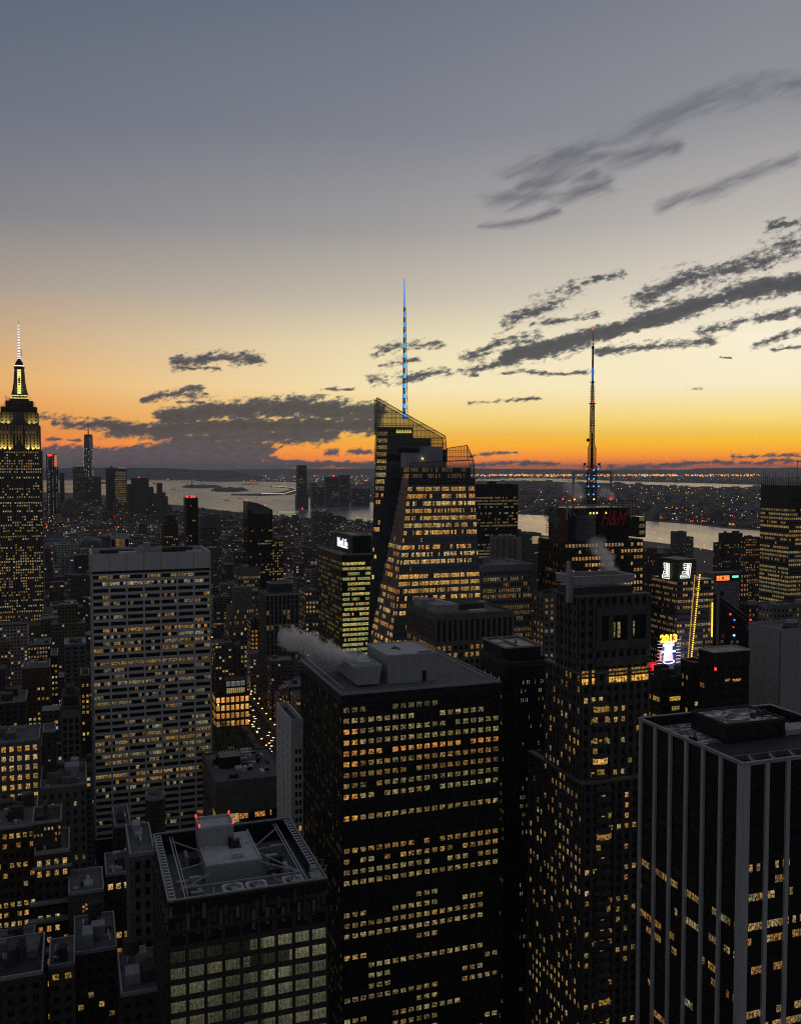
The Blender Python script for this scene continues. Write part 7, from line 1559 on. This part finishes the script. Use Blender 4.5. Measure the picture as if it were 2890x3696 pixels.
# scattered lamps: near streets, far bank and the line of lights under the hills
mbs = {}
LM = {'o': emi('far_orange', (1, .34, .05), 2.6), 'y': emi('far_yellow', (1, .72, .3), 2.0), 'w': emi('far_white', (.8, .95, 1), 1.8), 'g': emi('far_green', (.2, 1, .35), 1.6), 'r': emi('far_red', (1, .04, .02), 2.6)}
mb = MB(); keys = 'oywgr'
def dot(p, r_, k): mb.cur = keys.index(k); mb.cyl(p.x, p.y, p.z, p.z + 2*r_, r_, r_*.6, 6)
rr = random.Random(99)
def rk(w='ooooyywgr'): return rr.choice(w)
for k in range(620): g = G(rr.uniform(1690, 2745), 1716 + rr.gauss(0, 2.2) + 2 * math.sin(k)); g.z = 5; dot(g, g.y * (.0003 + .0004*rr.random()), rk('oooooooyyw'))
for k in range(200): g = G(1690 + rr.random()*1060, rr.uniform(1718, 1734)); g.z = 5; dot(g, g.y * .00022, rk('oooyywr'))
for k in range(60): g = G(rr.uniform(2200, 2720), rr.uniform(1753, 1772)); g.z = 8; dot(g, g.y * .0003, rk('ooyyw')) if not pip(g, inl) else None
for k in range(90): g = G(rr.uniform(760, 1345), rr.uniform(1716, 1740)); g.z = 8; dot(g, g.y * (.00022 + .0002*rr.random()), rk('ooooyywgr')) if not pip(g, bay) else None
for k in range(40): g = G(rr.uniform(1140, 1345), rr.uniform(1740, 1800)); g.z = 20; dot(g, g.y * .00025, rk('oyygwr'))
for k in range(230):
    g = G(rr.uniform(1720, 2745), 1765 + 130*rr.random()); g.z = 14
    if not pip(g, bay) and not pip(g, inl): dot(g, g.y * (.00018 + .0002*rr.random()), rk('ooooyyyyw'))
for k in range(70):                             # along the far embankment
    px = rr.uniform(2350, 2745); py = 1893 + (px-2495)*.095 - rr.uniform(6, 12); g = G(px, py); g.z = 6; dot(g, g.y*.0003, rk('ooyywr')) if not pip(g, bay) else None
for k in range(44): f_ = k/43; px = 945 + 125*f_; py = 1786 - (2 if f_ < .6 else (f_-.6)*38); g = G(px, py); g.z = 6; dot(g, g.y*.00028, rk('yyywo'))
for k in range(20): f_ = k/19; g = G(985 + 80*f_, 1757 + 8*f_**2); g.z = 5; dot(g, g.y*.00025, rk('yyw'))
for k in range(46): g = G(rr.uniform(155, 640), rr.uniform(1722, 1727)); g.z = 8; dot(g, g.y * .0002, rk('ooyw'))
for k in range(12): g = G(1010 + k*6, 1858); g.z = 14; dot(g, 1.7, 'g' if k % 3 else 'w')
for k in range(520):                            # lamps down in the Manhattan-side streets
    Y = rr.uniform(700, 4800); x = rr.uniform(-.42, .42) * Y; g = Vector((x, Y, 0)); kk = round((g.dot(S2) - UA) / 275); 
    if rr.random() < .5: g = gv(UA + kk*275 + rr.uniform(-9, 9), g.dot(A2))
    if pip(g, bay): continue
    g.z = rr.uniform(8, 40); 
    px, py = proj(g)
    if rr.random() < .85: dot(g, .45 + Y*.00022, rk('ooooyyywr'))
o = mb.build('distant_lamps', [LM[k] for k in keys]); tag(o, 'countless orange and white lamps sprinkled over the far city and bank', 'lamps', kind='stuff')
# ================================================================ steam and haze
def steam(name, label, a, b, r0, r1, dens, seed, glow=(1, .985, .975)):
    a, b = Vector(a), Vector(b); Ln = (b - a).length; mb = MB(); n = 10; m_ = 14; rings = []
    for i in range(m_ + 1):
        f_ = i / m_; r_ = r0 + (r1 - r0) * f_ ** .8; r_ *= (.25 if i in (0, m_) else 1); rings.append([(Ln*f_, r_*math.cos(2*math.pi*k/n), r_*math.sin(2*math.pi*k/n)) for k in range(n)])
    i0 = 0; mb.v = [p for r_ in rings for p in r_]
    for i in range(m_):
        for k in range(n): mb.f.append((i*n+k, i*n+(k+1) % n, (i+1)*n+(k+1) % n, (i+1)*n+k))
    mb.f.append(tuple(range(n-1, -1, -1))); mb.f.append(tuple(m_*n+k for k in range(n))); mb.c = [None]*len(mb.f); mb.uv = list(mb.c); mb.mi = [0]*len(mb.f)
    m = bpy.data.materials.new(name); m.use_nodes = True; q = NT(m.node_tree); q.t.nodes.clear(); out = q.n('ShaderNodeOutputMaterial'); pv = q.n('ShaderNodeVolumePrincipled')
    tcn = q.n('ShaderNodeTexCoord'); s = q.n('ShaderNodeSeparateXYZ'); q.t.links.new(tcn.outputs['Object'], s.inputs[0])
    wv = q.v('ADD', tcn.outputs['Object'], (seed*13, 0, 0)); nz_ = q.noise(wv, 2.2 / (r0 + r1), 4, .65, .6)
    f_ = q.m('DIVIDE', s.outputs[0], Ln); rad_ = q.m('SQRT', q.m('ADD', q.m('MULTIPLY', s.outputs[1], s.outputs[1]), q.m('MULTIPLY', s.outputs[2], s.outputs[2])))
    rr_ = q.m('ADD', q.m('MULTIPLY', q.m('POWER', q.m('MAXIMUM', f_, .001), .8), r1 - r0), r0); fall = q.mr(q.m('DIVIDE', rad_, rr_), .2, 1.0, 1, 0)
    d = q.m('MULTIPLY', q.mr(q.m('ADD', nz_, q.m('MULTIPLY', q.m('SUBTRACT', fall, .5), .34)), .46, .66, 0, 1), q.m('MULTIPLY', q.mr(f_, .35, 1, 1, .12), q.mr(f_, 0, .04, 0, 1)))
    q.put(pv.inputs['Density'], q.m('MULTIPLY', d, dens)); pv.inputs['Color'].default_value = (*glow, 1); q.t.links.new(pv.outputs[0], out.inputs['Volume'])
    o = mb.build(name, m); o.location = a; o.rotation_euler = (b - a).to_track_quat('X', 'Z').to_euler(); tag(o, label, 'steam', kind='stuff'); return o
t = TC
steam('steam_plume', 'pale steam plume drifting left off the cooling tower of the black centre tower', P(1332, 2402, 350), P(1010, 2292, 372), 3.6, 7, 2.2, 1)
steam('steam_plume', 'steam rising from the panelled crown of the stepped stone tower', P(2225, 2080, 372), P(2140, 1945, 385), 3.0, 6, .7, 2)
steam('steam_plume', 'steam behind the left leg of the mast portal', P(2100, 1795, 612), P(2050, 1745, 640), 4, 9, .4, 3)
steam('steam_plume', 'steam behind the right leg of the mast portal', P(2215, 1800, 625), P(2165, 1765, 640), 3, 7, .45, 4)
mb = MB(); mb.box(-62000, 62000, -700, 62000, -4, 470)
hz = bpy.data.materials.new('haze'); hz.use_nodes = True; q = NT(hz.node_tree); q.t.nodes.clear(); out = q.n('ShaderNodeOutputMaterial'); pv = q.n('ShaderNodeVolumePrincipled')
pv.inputs['Color'].default_value = (.74, .80, .92, 1); pv.inputs['Density'].default_value = 2.6e-5; q.t.links.new(pv.outputs[0], out.inputs['Volume'])
tag(mb.build('haze', hz), 'thin dusk haze over the whole city', 'haze', kind='stuff')
